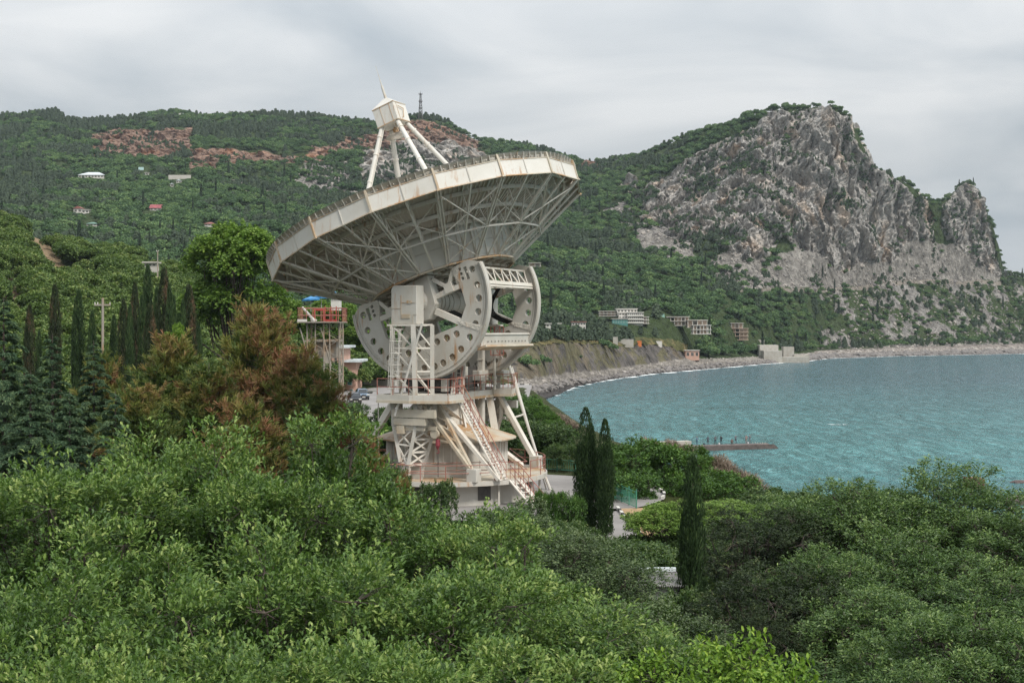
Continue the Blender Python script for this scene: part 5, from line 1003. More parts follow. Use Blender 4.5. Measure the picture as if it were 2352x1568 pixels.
fg('plane_tree', PT, 23, 'plane', 660, 690, 270, 'green tree between the plane tree and the lattice tower', 1.0, rz=4)
fg('plane_tree', PT, 23, 'plane', 930, 800, 270, 'green tree behind the car park kerb', .8, rz=5)
fg('plane_tree', PT, 23, 'shrub', 1010, 815, 290, 'dark green tree behind the telescope stairs', .8, rz=6)
fg('plane_tree', PT, 23, 'plane', 860, 850, 262, 'small bright tree by the car park kerb', .45, rz=1.5)
fg('plane_tree', PT, 23, 'lime', 410, 745, 130, 'light green tree top between the cypresses and the olive pine', .3, rz=.5)
cyr = [(68, 700, 155, 3, .7, 'browning cypress at the far left of the row'), (126, 655, 160, 3, .8, 'thick browning cypress, second of the row'), (181, 668, 150, 2, .85, 'fresh green cypress left of the power pole'), (212, 715, 148, 2, .6, 'short green cypress right beside the power pole'), (284, 690, 150, 3, .75, 'brown thinning cypress right of the power pole'),
       (310, 650, 158, 3, .7, 'very thin brown cypress'), (340, 610, 165, 2, .85, 'tallest slim cypress of the row'), (377, 618, 162, 3, 1.05, 'broad dark cypress near the plane tree'), (399, 680, 158, 2, .6, 'short slim dark cypress in the gap by the plane tree'), (434, 655, 154, 3, 1.0, 'broad brownish cypress touching the plane tree'), (438, 700, 130, 3, .7, 'half dead cypress in front of the plane tree'), (345, 700, 135, 3, .8, 'ragged cypress in front of the tallest one'), (410, 720, 168, 2, .6, 'low cypress behind the row'), (90, 760, 160, 2, .5, 'low dark cypress behind the cedars'), (262, 725, 158, 2, .6, 'low cypress behind the brown thinning one'), (298, 700, 146, 2, .55, 'slim dark cypress between two brown ones'), (326, 680, 152, 2, .6, 'dark cypress just left of the tallest one'), (360, 662, 170, 2, .7, 'dark cypress between the tallest and the broad one'), (389, 655, 150, 2, .6, 'slender dark cypress right of the broad one'), (420, 690, 146, 2, .6, 'dark cypress left of the half dead one'), (456, 740, 142, 2, .5, 'small dark cypress at the foot of the plane tree')]
for px, py, Y, k, w, lb in cyr: fg('cypress', CYP[k], 10, 'cypd' if k == 3 else 'cyp', px, py, Y, lb, w * .9, group='row of cypresses on the left')
print('fg', flush=True)

# ------------------------------------------------------------------ woods on the slopes
FT = {'round': [fartree(s, 'round') for s in (1, 2, 3)], 'pine': [fartree(s, 'pine') for s in (4, 5)], 'cyp': [fartree(6, 'cyp')]}
MQ = [broadleaf(95 + s, (1, 1, .8), 1.5, 10, lr=(.35, .55), tips=1000, per=4, L=.12, tmpl=QUADT * [1, .9], upb=.4, low=0, trunk_r=.05, limbs=False) for s in range(3)]
# candidate sites on the far slope
r = np.random.default_rng(5)
Pg_ = Pd; nr2, nc2 = PX.shape
def sites(Pgrid, n, mask):
    a = Pgrid[:-1, :-1]; e1 = Pgrid[:-1, 1:] - a; e2 = Pgrid[1:, :-1] - a; ar = np.abs(e1[..., 0] * e2[..., 1] - e1[..., 1] * e2[..., 0]) + .12 * np.linalg.norm(np.cross(e1, e2), axis=-1); w = (ar * mask[:-1, :-1]).ravel(); w /= w.sum(); k = r.choice(len(w), n, p=w); u, v = r.random((2, n))
    i, j = np.unravel_index(k, a.shape[:2]); return a[i, j] + e1[i, j] * u[:, None] + e2[i, j] * v[:, None], i, j
vis = (PX > -160) & (PX < 2500) & (KK > 2.0) & (KK < 6.12)
bare = anyrock | scr | road; ln_ = loose & (n1[..., 0] > .02)
beach_face = (KK < 2.95) & (PX > 1130) & (PX < 1600); grassz = grass
dens = np.where(bare | beach_face, 0, 1.) * vis; dens = np.where(scr & ~(rock | red | grey | road), np.clip(fbm(Pw / 30. + 33, 3) + .12, 0, 1) * .8 * vis, dens); dens = np.where(grassz, .02 * vis, dens); dens = np.where(ln_, .55 * vis, dens); dens *= np.where((KK < 2.35) & (PX > 1590), 0.1, 1)
dens *= 1 / (1 + np.clip((Yt - 500) / 1600, 0, 1))
S1, i1, j1 = sites(Pd, 15500, dens)
rockd = (rock | grey | red | scr) * vis * np.where(red, .3, 1.) * np.where(PX < 1760, 1.5, 1.) * np.where(KK > 5.9, .4, 1.) * np.clip(fbm(Pw / 34. + 21, 3) + .02, 0, 1) ** 1.3; S2, i2, j2 = sites(Pd, 6000, rockd)
def groves(p): return fbm(p / 90. + 7, 3)
ang = np.concatenate([groves(S1), groves(S2)]); S = np.vstack([S1, S2]); onrock = np.r_[np.zeros(len(S1), bool), np.ones(len(S2), bool)]
pxs = CX + S[:, 0] * F / S[:, 1]; pys = HORY - (S[:, 2] - H) * F / S[:, 1]
size = r.uniform(3.2, 5.6, len(S)) * np.where(S[:, 1] < 700, .85, 1); size = np.where(onrock, r.uniform(1.2, 3.0, len(S)), size); size = np.where((pxs > 1850) & ~onrock, size * .8, size)
darkz = (pys < 330) & (pxs < 900) | ((pxs < 260) & (pys > 330) & (pys < 520)) | ((pxs > 1180) & (pxs < 1560) & (pys > 760) & (pys < 800))
isp = (ang + r.normal(0, .12, len(S)) > np.where(darkz, -.05, .2)) | (onrock & (r.random(len(S)) < .7)) | ((pxs > 1195) & (pxs < 1500) & (pys > 745) & (pys < 792) & (r.random(len(S)) < .8))
isc = (~isp) & (r.random(len(S)) < .02) & (pys > 400) & ~onrock
kindv = np.where(isp, 3 + r.integers(0, 2, len(S)), r.integers(0, 3, len(S))); kindv = np.where(isc, 5, kindv)
LIBT = FT['round'] + FT['pine'] + FT['cyp']; LMAT = ['farw'] * 3 + ['farp'] * 2 + ['farc']
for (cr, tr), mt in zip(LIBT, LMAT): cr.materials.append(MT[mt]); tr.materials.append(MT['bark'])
# keep buildings and the open ground in front of them clear
CLEAR = []      # filled by the buildings: (px0, px1, py_top, py_bottom, Ymin)
# ------------------------------------------------------------------ buildings far and near
MT['plaster'] = painted('white_plaster', (.62, .60, .56), .05, .5, .85); MT['rawconc'] = painted('raw_concrete', (.52, .495, .455), .05, .8, .9)
MT['pinkwall'] = painted('pink_render', (.52, .33, .26), .05, .7, .85); MT['greenroof'] = simple('green_roof', (.10, .20, .15), .5); MT['redroof'] = simple('red_roof', (.27, .06, .065), .6, .4, .5); MT['rustroof'] = simple('brown_red_roof', (.25, .09, .07), .7, .4, .5)
MT['greyroof'] = simple('pale_sheet_roof', (.50, .54, .55), .5, .3, .6); MT['teal'] = simple('teal_glass', (.08, .22, .20), .2, .2); MT['dark'] = simple('dark_opening', (.03, .028, .026), .8)
MT['brick'] = simple('brick_infill', (.40, .31, .24), .9, .25, 2); MT['blue'] = simple('blue_canvas', (.03, .19, .42), .5, .2); MT['orange'] = simple('orange_sheet', (.55, .16, .04), .6)
def block(px0, px1, pyt, pyb, Y, depth, name, label, wallm='plaster', roof=None, storeys=1, bays=4, cat='building', balcony=False, open_frame=False, parent=None, roofm='greyroof', winm='dark', fixed=False):
    """a house whose front shows in the given columns and rows at distance Y"""
    if Y > 400 and not fixed: Y = terr_Y((px0 + px1) / 2, pyb) - 3
    a, b = P(px0, pyb, Y), P(px1, pyb, Y); zt = P(px0, pyt, Y)[2]; zb_ = a[2]; w = b[0] - a[0]; h = zt - zb_
    CLEAR.append((px0 - 2, px1 + 2, pyt - 2, pyb + 2, Y, .15 if fixed else .5))
    root = parent or empty(name, ((a[0] + b[0]) / 2, Y + depth / 2, zb_), label, cat)
    X0, X1, Y0, Y1 = a[0], b[0], Y, Y + depth; sh = h / storeys
    if open_frame:
        m1 = MB()
        for s in range(storeys + 1): m1.abox(X0 - .4, X1 + .4, Y0 - .5, Y1, zb_ + s * sh - .18, zb_ + s * sh + .18)
        for k in range(bays + 1):
            x = X0 + .2 + (w - .4) * k / bays
            for y in (Y0, Y1 - .3): m1.abox(x - .17, x + .17, y, y + .3, zb_, zt)
        fr = m1.build('frame', MT[wallm], root); m2 = MB()
        for s in range(storeys):
            for k in range(bays):
                if (k * 7 + s * 3) % 3 != 1: x = X0 + .2 + (w - .4) * k / bays; bw = (w - .4) / bays; m2.abox(x + .17, x + bw - .17, Y0 + 1.6, Y0 + 1.8, zb_ + s * sh + .18, zb_ + (s + 1) * sh - .18)
        m2.build('infill_wall', MT['brick'], root); m3 = MB(); m3.abox(X0 + .3, X1 - .3, Y1 - 1.2, Y1 - 1.0, zb_, zt - .2); m3.build('back_wall', MT['rawconc'], root)
        return root
    m1 = MB(); m1.abox(X0, X1, Y0, Y1, zb_ - 1.5, zt); wl = m1.build('wall', MT[wallm], root)
    for s in range(storeys):
        for k in range(bays):
            bw = w / bays; x = X0 + bw * (k + .5); z0 = zb_ + s * sh + sh * .28; m2 = MB(); m2.abox(x - bw * .3, x + bw * .3, Y0 - .06, Y0 + .02, z0, z0 + sh * .48); wn = m2.build('window', MT['panel'], root)
            m2 = MB(); m2.abox(x - bw * .26, x - bw * .02, Y0 - .10, Y0 - .05, z0 + .08, z0 + sh * .48 - .08); m2.abox(x + bw * .02, x + bw * .26, Y0 - .10, Y0 - .05, z0 + .08, z0 + sh * .48 - .08); m2.build('pane', MT[winm], wn)
    if balcony:
        for s in range(storeys): m2 = MB(); m2.abox(X0 - .2, X1 + .2, Y0 - 1.4, Y0 - .12, zb_ + s * sh - .1, zb_ + s * sh + .1); m2.abox(X0 - .2, X1 + .2, Y0 - 1.4, Y0 - 1.3, zb_ + s * sh + .1, zb_ + s * sh + .8); m2.build('balcony', MT['plaster'], root)
    m2 = MB()
    if roof == 'gable': r_ = [(X0 - .6, zt), ((X0 + X1) / 2, zt + w * .3), (X1 + .6, zt)]; m2.prism([(x, Y0 - .6, z) for x, z in r_], (0, depth + 1.2, 0))
    elif roof == 'ridge': m2.prism([(X0 - .6, y, z) for y, z in ((Y0 - .6, zt), ((Y0 + Y1) / 2, zt + depth * .38), (Y1 + .6, zt))], (w + 1.2, 0, 0))
    elif roof == 'hip': i_ = min(w, depth) * .42; m2.add([(X0 - .7, Y0 - .7, zt), (X1 + .7, Y0 - .7, zt), (X1 + .7, Y1 + .7, zt), (X0 - .7, Y1 + .7, zt), (X0 + i_, (Y0 + Y1) / 2, zt + depth * .22), (X1 - i_, (Y0 + Y1) / 2, zt + depth * .22)], [(0, 1, 5, 4), (1, 2, 5), (2, 3, 4, 5), (3, 0, 4), (3, 2, 1, 0)])
    else: m2.abox(X0 - .5, X1 + .5, Y0 - .6, Y1 + .3, zt, zt + .35)
    m2.build('roof', MT[roofm] if roof else MT['rawconc' if wallm != 'plaster' else 'plaster'], root); return root
Q3 = lambda zx, zy: (1241.3 + zx * .27777, 620.7 + zy * .27777)
def b3(x0, x1, y0, y1, *a, **k): p, q = Q3(x0, y0), Q3(x1, y1); return block(p[0], q[0], p[1], q[1], *a, **k)
YH = terr_Y(*Q3(785, 440)) - 6; YF = terr_Y(*Q3(1130, 458)) - 4; YL = terr_Y(*Q3(1640, 560)) - 3; FX = dict(fixed=True)
ho = b3(635, 800, 320, 352, YH + 5, 10, 'hotel', 'white terraced hotel block with a raised top floor and rows of windows', 'plaster', None, 1, 6, **FX)
b3(720, 850, 350, 436, YH, 9, '', '', 'plaster', None, 3, 8, parent=ho, balcony=True, **FX); b3(648, 720, 352, 400, YH + 3, 9, '', '', 'plaster', None, 2, 3, parent=ho, **FX); b3(594, 722, 402, 442, YH - 4, 6, '', '', 'teal', None, 2, 6, parent=ho, winm='teal', **FX)
b3(490, 650, 338, 378, YH + 6, 9, 'unfinished_building', 'open concrete frame joined to the left of the white hotel', 'rawconc', None, 2, 5, open_frame=True, **FX)
g_ = b3(885, 1022, 404, 475, YF - 3, 9, 'villa', 'villa with a pale green pitched roof between the hotel and the frames', 'rawconc', 'ridge', 2, 5, roofm='greenroof', **FX); b3(852, 895, 384, 440, YH - 1, 8, 'concrete_annex', 'narrow grey concrete annex right of the hotel', 'rawconc', None, 2, 2, open_frame=True, **FX)
b3(1045, 1230, 384, 456, YF, 11, 'unfinished_building', 'unfinished two storey frame right of the green roofed villa', 'rawconc', None, 2, 6, open_frame=True, **FX)
b3(1217, 1380, 412, 472, YF - 4, 9, 'unfinished_building', 'unfinished frame with brick infill stepping down the slope', 'rawconc', None, 1, 4, open_frame=True, **FX); b3(1262, 1408, 454, 526, YF - 12, 9, 'unfinished_building', 'lowest frame with a wide white roof slab in the row', 'plaster', None, 2, 5, open_frame=True, **FX)
b3(1575, 1676, 436, 480, YL + 1, 8, 'concrete_loft', 'open concrete loft on top of the lone unfinished house', 'rawconc', None, 1, 3, open_frame=True, **FX); b3(1575, 1718, 480, 576, YL, 9, 'unfinished_building', 'lone unfinished house standing in the trees right of the row', 'brick', None, 3, 4, open_frame=True, **FX)
b3(45, 170, 442, 500, 640, 9, 'house', 'white flat roofed house half hidden behind the far wheel', 'plaster', None, 2, 4); b3(262, 374, 428, 520, 655, 10, 'house', 'white three storey house with a flat brownish roof behind dark pines', 'plaster', 'flat', 3, 5, roofm='rustroof')
YP = terr_Y(*Q3(1260, 758)) + 4
hut = b3(1200, 1313, 664, 724, YP, 8, 'beach_hut', 'pink hut on a dark plinth above the beach', 'pinkwall', None, 1, 3, **FX)
m1 = MB(); a, b = P(*Q3(1225, 760), YP + .4), P(*Q3(1311, 724), YP + .4); m1.abox(a[0], b[0], YP + .4, YP + 7, a[2] - 2, b[2] - .05); m1.build('plinth', MT['dark'], hut)
# sea wall works right of the hut
YW = terr_Y(*Q3(1930, 758)) + 2; DY = YW - 900
sw = empty('retaining_wall', P(*Q3(1990, 755), 905 + DY), 'pale stepped concrete retaining wall at the end of the beach', 'wall')
for (x0, x1, y0, y1, Y, dd) in ((1848, 1998, 664, 762, 900, 14), (1998, 2222, 716, 748, 905, 10), (2010, 2098, 632, 716, 925, 8), (2098, 2224, 700, 745, 915, 6)):
    Y += DY; a, b = P(*Q3(x0, y1), Y), P(*Q3(x1, y0), Y); m1 = MB(); m1.abox(a[0], b[0], Y, Y + dd, a[2] - 3, b[2]); w_ = m1.build('wall_section', MT['concrete'], sw); n = int((b[0] - a[0]) / 3.2); m1 = MB()
    for k in range(1, n): x = a[0] + (b[0] - a[0]) * k / n; m1.abox(x - .1, x + .1, Y - .12, Y + .05, a[2] - 2, b[2] - .1)
    m1.build('pilasters', MT['rawconc'], w_)
a, b = P(*Q3(1818, 664), 915 + DY), P(*Q3(1972, 618), 915 + DY); CLEAR.append((1740, 1860, 790, 835, 900)); m1 = MB(); m1.abox(a[0], b[0], 917 + DY, 930 + DY, a[2] - 4, b[2]); w_ = m1.build('shed_wall', MT['rawconc'], sw)
for x0, x1, y0, y1, Y, mt, nm, lb in ((1782, 1852, 574, 602, 930, 'concrete', 'garden_wall', 'low concrete wall above the stepped retaining wall'), (600, 640, 552, 615, 650, 'concrete', 'concrete_slab', 'upright concrete slab standing on the cliff top'), (640, 770, 570, 614, 660, 'concrete', 'garden_wall', 'long grey wall on the cliff top behind the pines'), (800, 836, 584, 610, 668, 'orange', 'orange_shed', 'small orange shed on the cliff top'), (958, 1006, 586, 616, 676, 'plaster', 'garden_wall', 'short white wall right of the orange shed'), (1424, 1457, 728, 758, 770, 'concrete', 'water_tank', 'squat concrete tank right of the pink hut')):
    Y = terr_Y(Q3((x0 + x1) / 2, 0)[0], Q3(0, y1)[1]) - 1; a, b = P(*Q3(x0, y1), Y), P(*Q3(x1, y0), Y); CLEAR.append((Q3(x0, 0)[0], Q3(x1, 0)[0], Q3(0, y0)[1], Q3(0, y1)[1], Y)); m1 = MB(); m1.abox(a[0], b[0], Y, Y + (.4 if 'wall' in nm or 'slab' in nm else 3), a[2] - 1.5, b[2]); m1.abox(a[0] - .1, b[0] + .1, Y - .1, Y + .5, b[2], b[2] + .15); m1.build(nm, MT[mt], None, lb, 'wall' if 'wall' in nm else ('shed' if 'shed' in nm else ('tank' if 'tank' in nm else 'slab')))
# telecom pole in front of the villa
def mast(px, pt, pb, Y, w, label, name='radio_mast', n=9):
    a, b = P(px, pb, Y), P(px, pt, Y); m1 = MB(); hh = b[2] - a[2]; top = .18 * hh; c = [(1, 1), (-1, 1), (-1, -1), (1, -1)]
    L_ = lambda k, s: a + np.array([c[k % 4][0], c[k % 4][1], 0]) * w * (1 - .72 * s) + UP * hh * .88 * s
    for k in range(4): m1.tube(L_(k, 0), L_(k, 1), w * .16, w * .1, 5)
    for j in range(n):
        for k in range(4): m1.tube(L_(k, j / n), L_(k + 1, (j + 1) / n), w * .08, w * .08, 4); m1.tube(L_(k, (j + 1) / n), L_(k + 1, (j + 1) / n), w * .08, w * .08, 4)
    root = empty(name, a, label, 'mast'); m1.build('lattice', MT['darkmetal'], root); m1 = MB(); m1.tube(a + UP * hh * .88, b, w * .1, w * .03, 5); m1.build('aerial', MT['darkmetal'], root)
    for s in (.4, .62, .87): m1 = MB(); m1.box(a + UP * hh * s, (w * .9, 0, 0), (0, w * .9, 0), UP * w * .05); [m1.tube(a + UP * hh * s + np.array([math.cos(q) * w * .8, math.sin(q) * w * .8, 0]), a + UP * (hh * s + w * .7) + np.array([math.cos(q) * w * .8, math.sin(q) * w * .8, 0]), w * .1, w * .1, 5) for q in (0, 1.5, 3, 4.5)]; m1.build('aerial_platform', MT['darkmetal'], root)
    return root
mast(966, 208, 276, terr_Y(966, 277) + 4, 2.6, 'tall lattice mast with aerials on the bare hill behind the dish')
def pole(px, pt, pb, Y, r_, label, arms=((.9, 1.2),), name='power_pole', mat='darkmetal', cat='pole'):
    a, b = P(px, pb, Y), P(px, pt, Y); hh = b[2] - a[2]; root = empty(name, a, label, cat); m1 = MB(); m1.tube(a, b, r_ * 1.25, r_, 8); m1.build('post', MT[mat], root)
    for s, w in arms:
        m1 = MB(); c = a + UP * hh * s; m1.box(c, (w, 0, 0), (0, r_ * .7, 0), (0, 0, r_ * .7)); ar = m1.build('crossarm', MT[mat], root); m1 = MB()
        for q in (-.95, -.6, .95): m1.tube(c + np.array([q * w, 0, r_ * .6]), c + np.array([q * w, 0, r_ * .6 + .22]), .06, .05, 6)
        m1.build('insulators', MT['panel'], ar)
    return root
for px, pt, pb, w, lb in ((362, 251, 271, 1.2, 'tall pylon on the ridge, left of the domed house'), (378, 255, 268, .8, 'short pylon beside the tall one on the ridge'), (528, 254, 269, 1.6, 'lone pylon on the ridge right of the domed house'), (116, 255, 262, .6, 'small post on the wooded bump at the left of the ridge'), (1771, 250, 262, .8, 'small cross like post on the summit shoulder of the crag'), (2322, 620, 640, 1., 'power pole on the saddle right of the rock pinnacle'), (2309, 618, 640, .8, 'power pole touching the foot of the rock pinnacle')):
    Y = terr_Y(px, pb) + 3; pole(px, pt, pb + 6, Y, .28, lb, ((.55, 2.2 * w), (.72, 2.6 * w), (.88, 2 * w)))
# power pole near the cypress row
pole(236, 684, 900, 140, .13, 'concrete power pole with a timber crossarm above the cedars', ((.925, .85),), mat='oldsteel')
pole(362, 577, 640, 300, .12, 'pale lamp post on the hillside below the plane tree top', ((.995, .25),), name='lamp_post', mat='oldsteel')
# domed house, far houses, board
DYm = terr_Y(405, 268) - 1838; a = P(405, 266, 1840 + DYm); root = empty('domed_house', a, 'tiny pale domed pavilion on the ridge', 'building'); m1 = MB(); m1.abox(a[0] - 7, a[0] + 7, 1838 + DYm, 1850 + DYm, a[2] - 3, a[2] + 3); m1.build('wall', MT['plaster'], root); m1 = MB()
for k in range(6): z0, z1 = math.sin(k * math.pi / 12) * 3.2, math.sin((k + 1) * math.pi / 12) * 3.2; m1.tube((a[0], 1844 + DYm, a[2] + 3 + z0), (a[0], 1844 + DYm, a[2] + 3 + z1), math.cos(k * math.pi / 12) * 3.6, max(.1, math.cos((k + 1) * math.pi / 12) * 3.6), 14)
m1.build('dome', MT['greyroof'], root)
block(180, 238, 402, 409, 1180, 16, 'long_house', 'long pale house with a white hipped roof on the wooded slope', 'plaster', 'hip', 1, 8, roofm='greyroof')
block(169, 188, 479, 489, 860, 7, 'house', 'white cottage with a dull red gable roof on the lower left slope', 'plaster', 'gable', 1, 2, roofm='rustroof'); block(188, 204, 482, 490, 862, 5, 'house_annex', 'low white annex right of the dull red roofed cottage', 'plaster', None, 1, 2)
block(344, 370, 478, 484, 880, 8, 'house', 'cottage with a bright crimson roof showing above the trees', 'plaster', 'ridge', 1, 3, roofm='redroof')
block(199, 222, 514, 519, 640, 6, 'house', 'half hidden cottage with a green roof near the bare hillside', 'plaster', 'hip', 1, 3, roofm='greenroof'); block(470, 492, 514, 519, 700, 6, 'house', 'half hidden cottage with a grey brown roof left of the plane tree', 'plaster', 'hip', 1, 3, roofm='rustroof')
block(391, 399, 423, 429, 1100, 5, 'house', 'small blue white cottage below the grey wall', 'plaster', 'gable', 1, 1, roofm='greyroof'); block(405, 416, 415, 420, 1120, 5, 'house', 'small white roofed cottage just under the grey wall', 'plaster', 'gable', 1, 2, roofm='greyroof')
block(332, 358, 604, 613, 330, 3, 'bus_shelter', 'flat roofed drab shelter beside the hillside road', 'rawconc', None, 1, 3)
block(1215, 1242, 604, 612, 640, 5, 'lookout', 'small grey concrete lookout above the far wheel', 'rawconc', None, 1, 2, open_frame=True); YK = terr_Y(1228, 612) + 1; a = P(1232, 630, YK); m1 = MB(); m1.abox(a[0] - .7, a[0] + .7, YK, YK + 3, a[2], P(1232, 612, YK)[2] - .25); m1.build('lookout_pillar', MT['rawconc'], None, 'single pillar that carries the concrete lookout', 'pillar')
YG = terr_Y(412, 411) - 2; a, b = P(387, 412, YG), P(438, 402, YG); m1 = MB(); m1.abox(a[0], b[0], YG, YG + 1, a[2] - 3, b[2]); m1.build('retaining_wall', MT['rawconc'], None, 'long low grey wall high on the wooded slope', 'wall'); CLEAR.append((386, 439, 400, 413, YG))
YB = terr_Y(324, 396) - 1; a, b = P(318, 391, YB), P(330, 384, YB); m1 = MB(); m1.abox(a[0], b[0], YB, YB + .3, a[2], b[2]); root = empty('billboard', (a[0], YB, a[2] - 3), 'blank pale green billboard on the wooded slope', 'billboard'); m1.build('board', simple('board_face', (.42, .58, .56), .5, .05), root); m1 = MB(); [m1.tube((x, YB + .2, a[2] - 3), (x, YB + .2, a[2]), .15, .15, 5) for x in (a[0] + 1, b[0] - 1)]; m1.build('posts', MT['darkmetal'], root); CLEAR.append((316, 345, 382, 403, YB))
block(333, 341, 397, 402, 1140, 3, 'kiosk', 'tiny white kiosk right of the blank billboard', 'plaster', None, 1, 1)
# blue parasols over a terrace on the slope behind the lattice tower
def parasol(px, py, Y, R_, label, tilt=0):
    c = P(px, py, Y); root = empty('parasol', c - UP * 2.4, label, 'parasol', 'blue parasols on the terrace'); m1 = MB(); n = 8; rim = [c + np.array([R_ * math.cos(k * math.pi / 4), R_ * math.sin(k * math.pi / 4), -.45 + tilt * math.cos(k * math.pi / 4)]) for k in range(n)]
    m1.add([c] + rim + [p - UP * .25 for p in rim], [(0, 1 + k, 1 + (k + 1) % n) for k in range(n)] + [(1 + k, 9 + k, 9 + (k + 1) % n, 1 + (k + 1) % n) for k in range(n)]); m1.build('canopy', MT['blue'], root); m1 = MB(); m1.tube(c, c - UP * 2.4, .04, .04, 6); m1.build('post', MT['panel'], root); CLEAR.append((px - 20, px + 20, py - 8, py + 25, Y))
parasol(714, 680, 205, 1.4, 'blue parasol furthest left under the rim of the dish', .1); parasol(738, 675, 210, 1.2, 'blue parasol right behind the leftmost one'); parasol(765, 667, 215, .8, 'smaller blue parasol glimpsed through the dish trusses')
block(760, 779, 679, 692, 218, 3, 'terrace_kiosk', 'cream terrace kiosk glimpsed under the dish trusses', 'plaster', None, 1, 2)
# pink office building behind the lattice tower
pb = empty('office_building', (P(790, 897, 240)[0], 243, 13), 'faded pink office with vertical slit windows behind the lattice tower', 'building'); CLEAR.append((730, 825, 790, 900, 240))
x0, x1, x2 = P(735, 0, 236)[0], P(788, 0, 236)[0], P(822, 0, 236)[0]; z2, z1 = P(0, 799, 236)[2], P(0, 832, 236)[2]
m1 = MB(); m1.abox(x0, x1, 236, 246, 12, z2); m1.build('tall_wing', MT['pinkwall'], pb); m1 = MB(); m1.abox(x1 + .01, x2 - .6, 237.5, 247, 12, z1); m1.build('low_wing', MT['pinkwall'], pb)
for a_, b_2, c_, y_ in ((x0 - .6, x1 + .9, z2, 235.2), (x1 + .02, x2 + .4, z1, 236.5)): m1 = MB(); m1.abox(a_, b_2, y_, y_ + 11.5, c_, c_ + .4); m1.build('roof', MT['greyroof'], pb)
for k in range(3): m1 = MB(); x = x1 - 3.6 + k * 1.0; m1.abox(x, x + .4, 235.9, 236.1, z2 - 4.6, z2 - .8); m1.build('slit_window', MT['dark'], pb)
for x, z, w, h_ in ((x1 + .5, z1 - 4.2, .9, 1.6), (x1 + .9, z1 - 6.4, .7, 1.5), (x1 - 1.6, z1 - 5.2, .9, 1.5)): m1 = MB(); m1.abox(x, x + w, 235.85 if x < x1 else 237.35, 236.05 if x < x1 else 237.55, z, z + h_); wn = m1.build('window', MT['panel'], pb); m1 = MB(); m1.abox(x + .1, x + w - .1, (235.85 if x < x1 else 237.35) - .05, (235.85 if x < x1 else 237.35) + .01, z + .1, z + h_ - .1); m1.build('pane', MT['teal'], wn)
m1 = MB(); a = P(822, 0, 255); m1.abox(a[0] - .3, a[0] + 7, 255, 262, 12, P(0, 866, 255)[2]); g2 = empty('garage', (a[0] + 3, 258, 12), 'low grey building with a teal window behind the car park', 'building'); m1.build('wall', MT['rawconc'], g2); m1 = MB(); m1.abox(a[0] + .2, a[0] + 1.2, 254.9, 255.1, P(0, 880, 255)[2], P(0, 868, 255)[2] ); m1.build('window', MT['teal'], g2); m1 = MB(); m1.abox(a[0] - .6, a[0] + 7.4, 254.4, 262.3, P(0, 866, 255)[2], P(0, 866, 255)[2] + .3); m1.build('roof', MT['greyroof'], g2)
# corrugated roofs among the near trees
def shed(px0, px1, pyt, pyb, Y, label):
    a, b = P(px0, pyb, Y), P(px1, pyt, Y + 2.5); m1 = MB(); n = 40; V = []
    for k in range(n + 1): x = a[0] + (b[0] - a[0]) * k / n; dz = .035 * math.cos(k * math.pi); V += [(x, Y - .3, a[2] + dz), (x, Y + 2.5, b[2] + dz)]
    m1.add(V, [(2 * k, 2 * k + 2, 2 * k + 3, 2 * k + 1) for k in range(n)]); root = empty('shed', ((a[0] + b[0]) / 2, Y, 13), label, 'shed'); m1.build('corrugated_roof', simple('old_fibre_cement', (.34, .32, .30), .9, .35, 3), root)
    m1 = MB(); m1.abox(a[0], b[0], Y + 2.4, Y + 2.6, b[2] + .02, b[2] + .14); m1.build('ridge_cap', MT['greyroof'], root); m1 = MB(); m1.abox(a[0] + .2, b[0] - .2, Y, Y + 2.4, 13, a[2] - .1); m1.build('wall', MT['plaster'], root)
shed(1470, 1552, 1312, 1342, 44, 'shed with a corrugated grey roof between the trees left of the lone cypress'); shed(1500, 1545, 1442, 1456, 40, 'second pale roof below the corrugated one')
# ---- lattice tower with red cabin platform
lt = empty('lattice_tower', (P(735, 0, 150)[0], 152.5, 13), 'rusty lattice tower with a red railed platform left of the telescope', 'tower'); tx = lt.location.x; zt = P(0, 741, 150)[2]
ca = [(tx - 1.7, 151), (tx + 2.0, 151), (tx + 2.0, 154.5), (tx - 1.7, 154.5)]
m1 = MB(); m2 = MB()
for k in range(4):
    a, b = ca[k], ca[(k + 1) % 4]; m1.tube((a[0], a[1], 13), (a[0], a[1], zt), .10, .09, 6); nb = 6
    for j in range(nb):
        z0, z1_ = 13 + (zt - 13) * j / nb, 13 + (zt - 13) * (j + 1) / nb; m2.tube((*a, z0), (*b, z1_), .035, .035, 5); m2.tube((*b, z0), (*a, z1_), .035, .035, 5); m2.tube((*a, z1_), (*b, z1_), .04, .04, 5)
for dx, dz in ((-.9, 0), (.3, 0), (1.1, 0)): m1.tube((tx + dx, 150.9, 13), (tx + dx * .8, 150.9, zt), .09, .08, 6)
for dx in (-1.3, 1.1): m2.tube((tx + dx - 1.2, 150.9, zt - .6), (tx + dx, 150.9, zt - 5), .08, .08, 6)
m1.build('legs', MT['oldsteel'], lt); m2.build('bracing', MT['oldsteel'], lt)
m1 = MB(); m1.abox(tx - 2.75, tx + 2.45, 150.2, 155.2, zt, zt + .14); m1.build('platform', MT['oldsteel'], lt)
m1 = MB(); rx = [(tx - 2.7, 150.3), (tx + 2.4, 150.3), (tx + 2.4, 155), (tx - 2.7, 155), (tx - 2.7, 150.3)]
for a, b in zip(rx, rx[1:]):
    n = 5
    for k in range(n + 1): x, y = a[0] + (b[0] - a[0]) * k / n, a[1] + (b[1] - a[1]) * k / n; m1.tube((x, y, zt), (x, y, zt + 1.7), .045, .045, 5)
    for hh in (.85, 1.7): m1.tube((*a, zt + hh), (*b, zt + hh), .04, .04, 5)
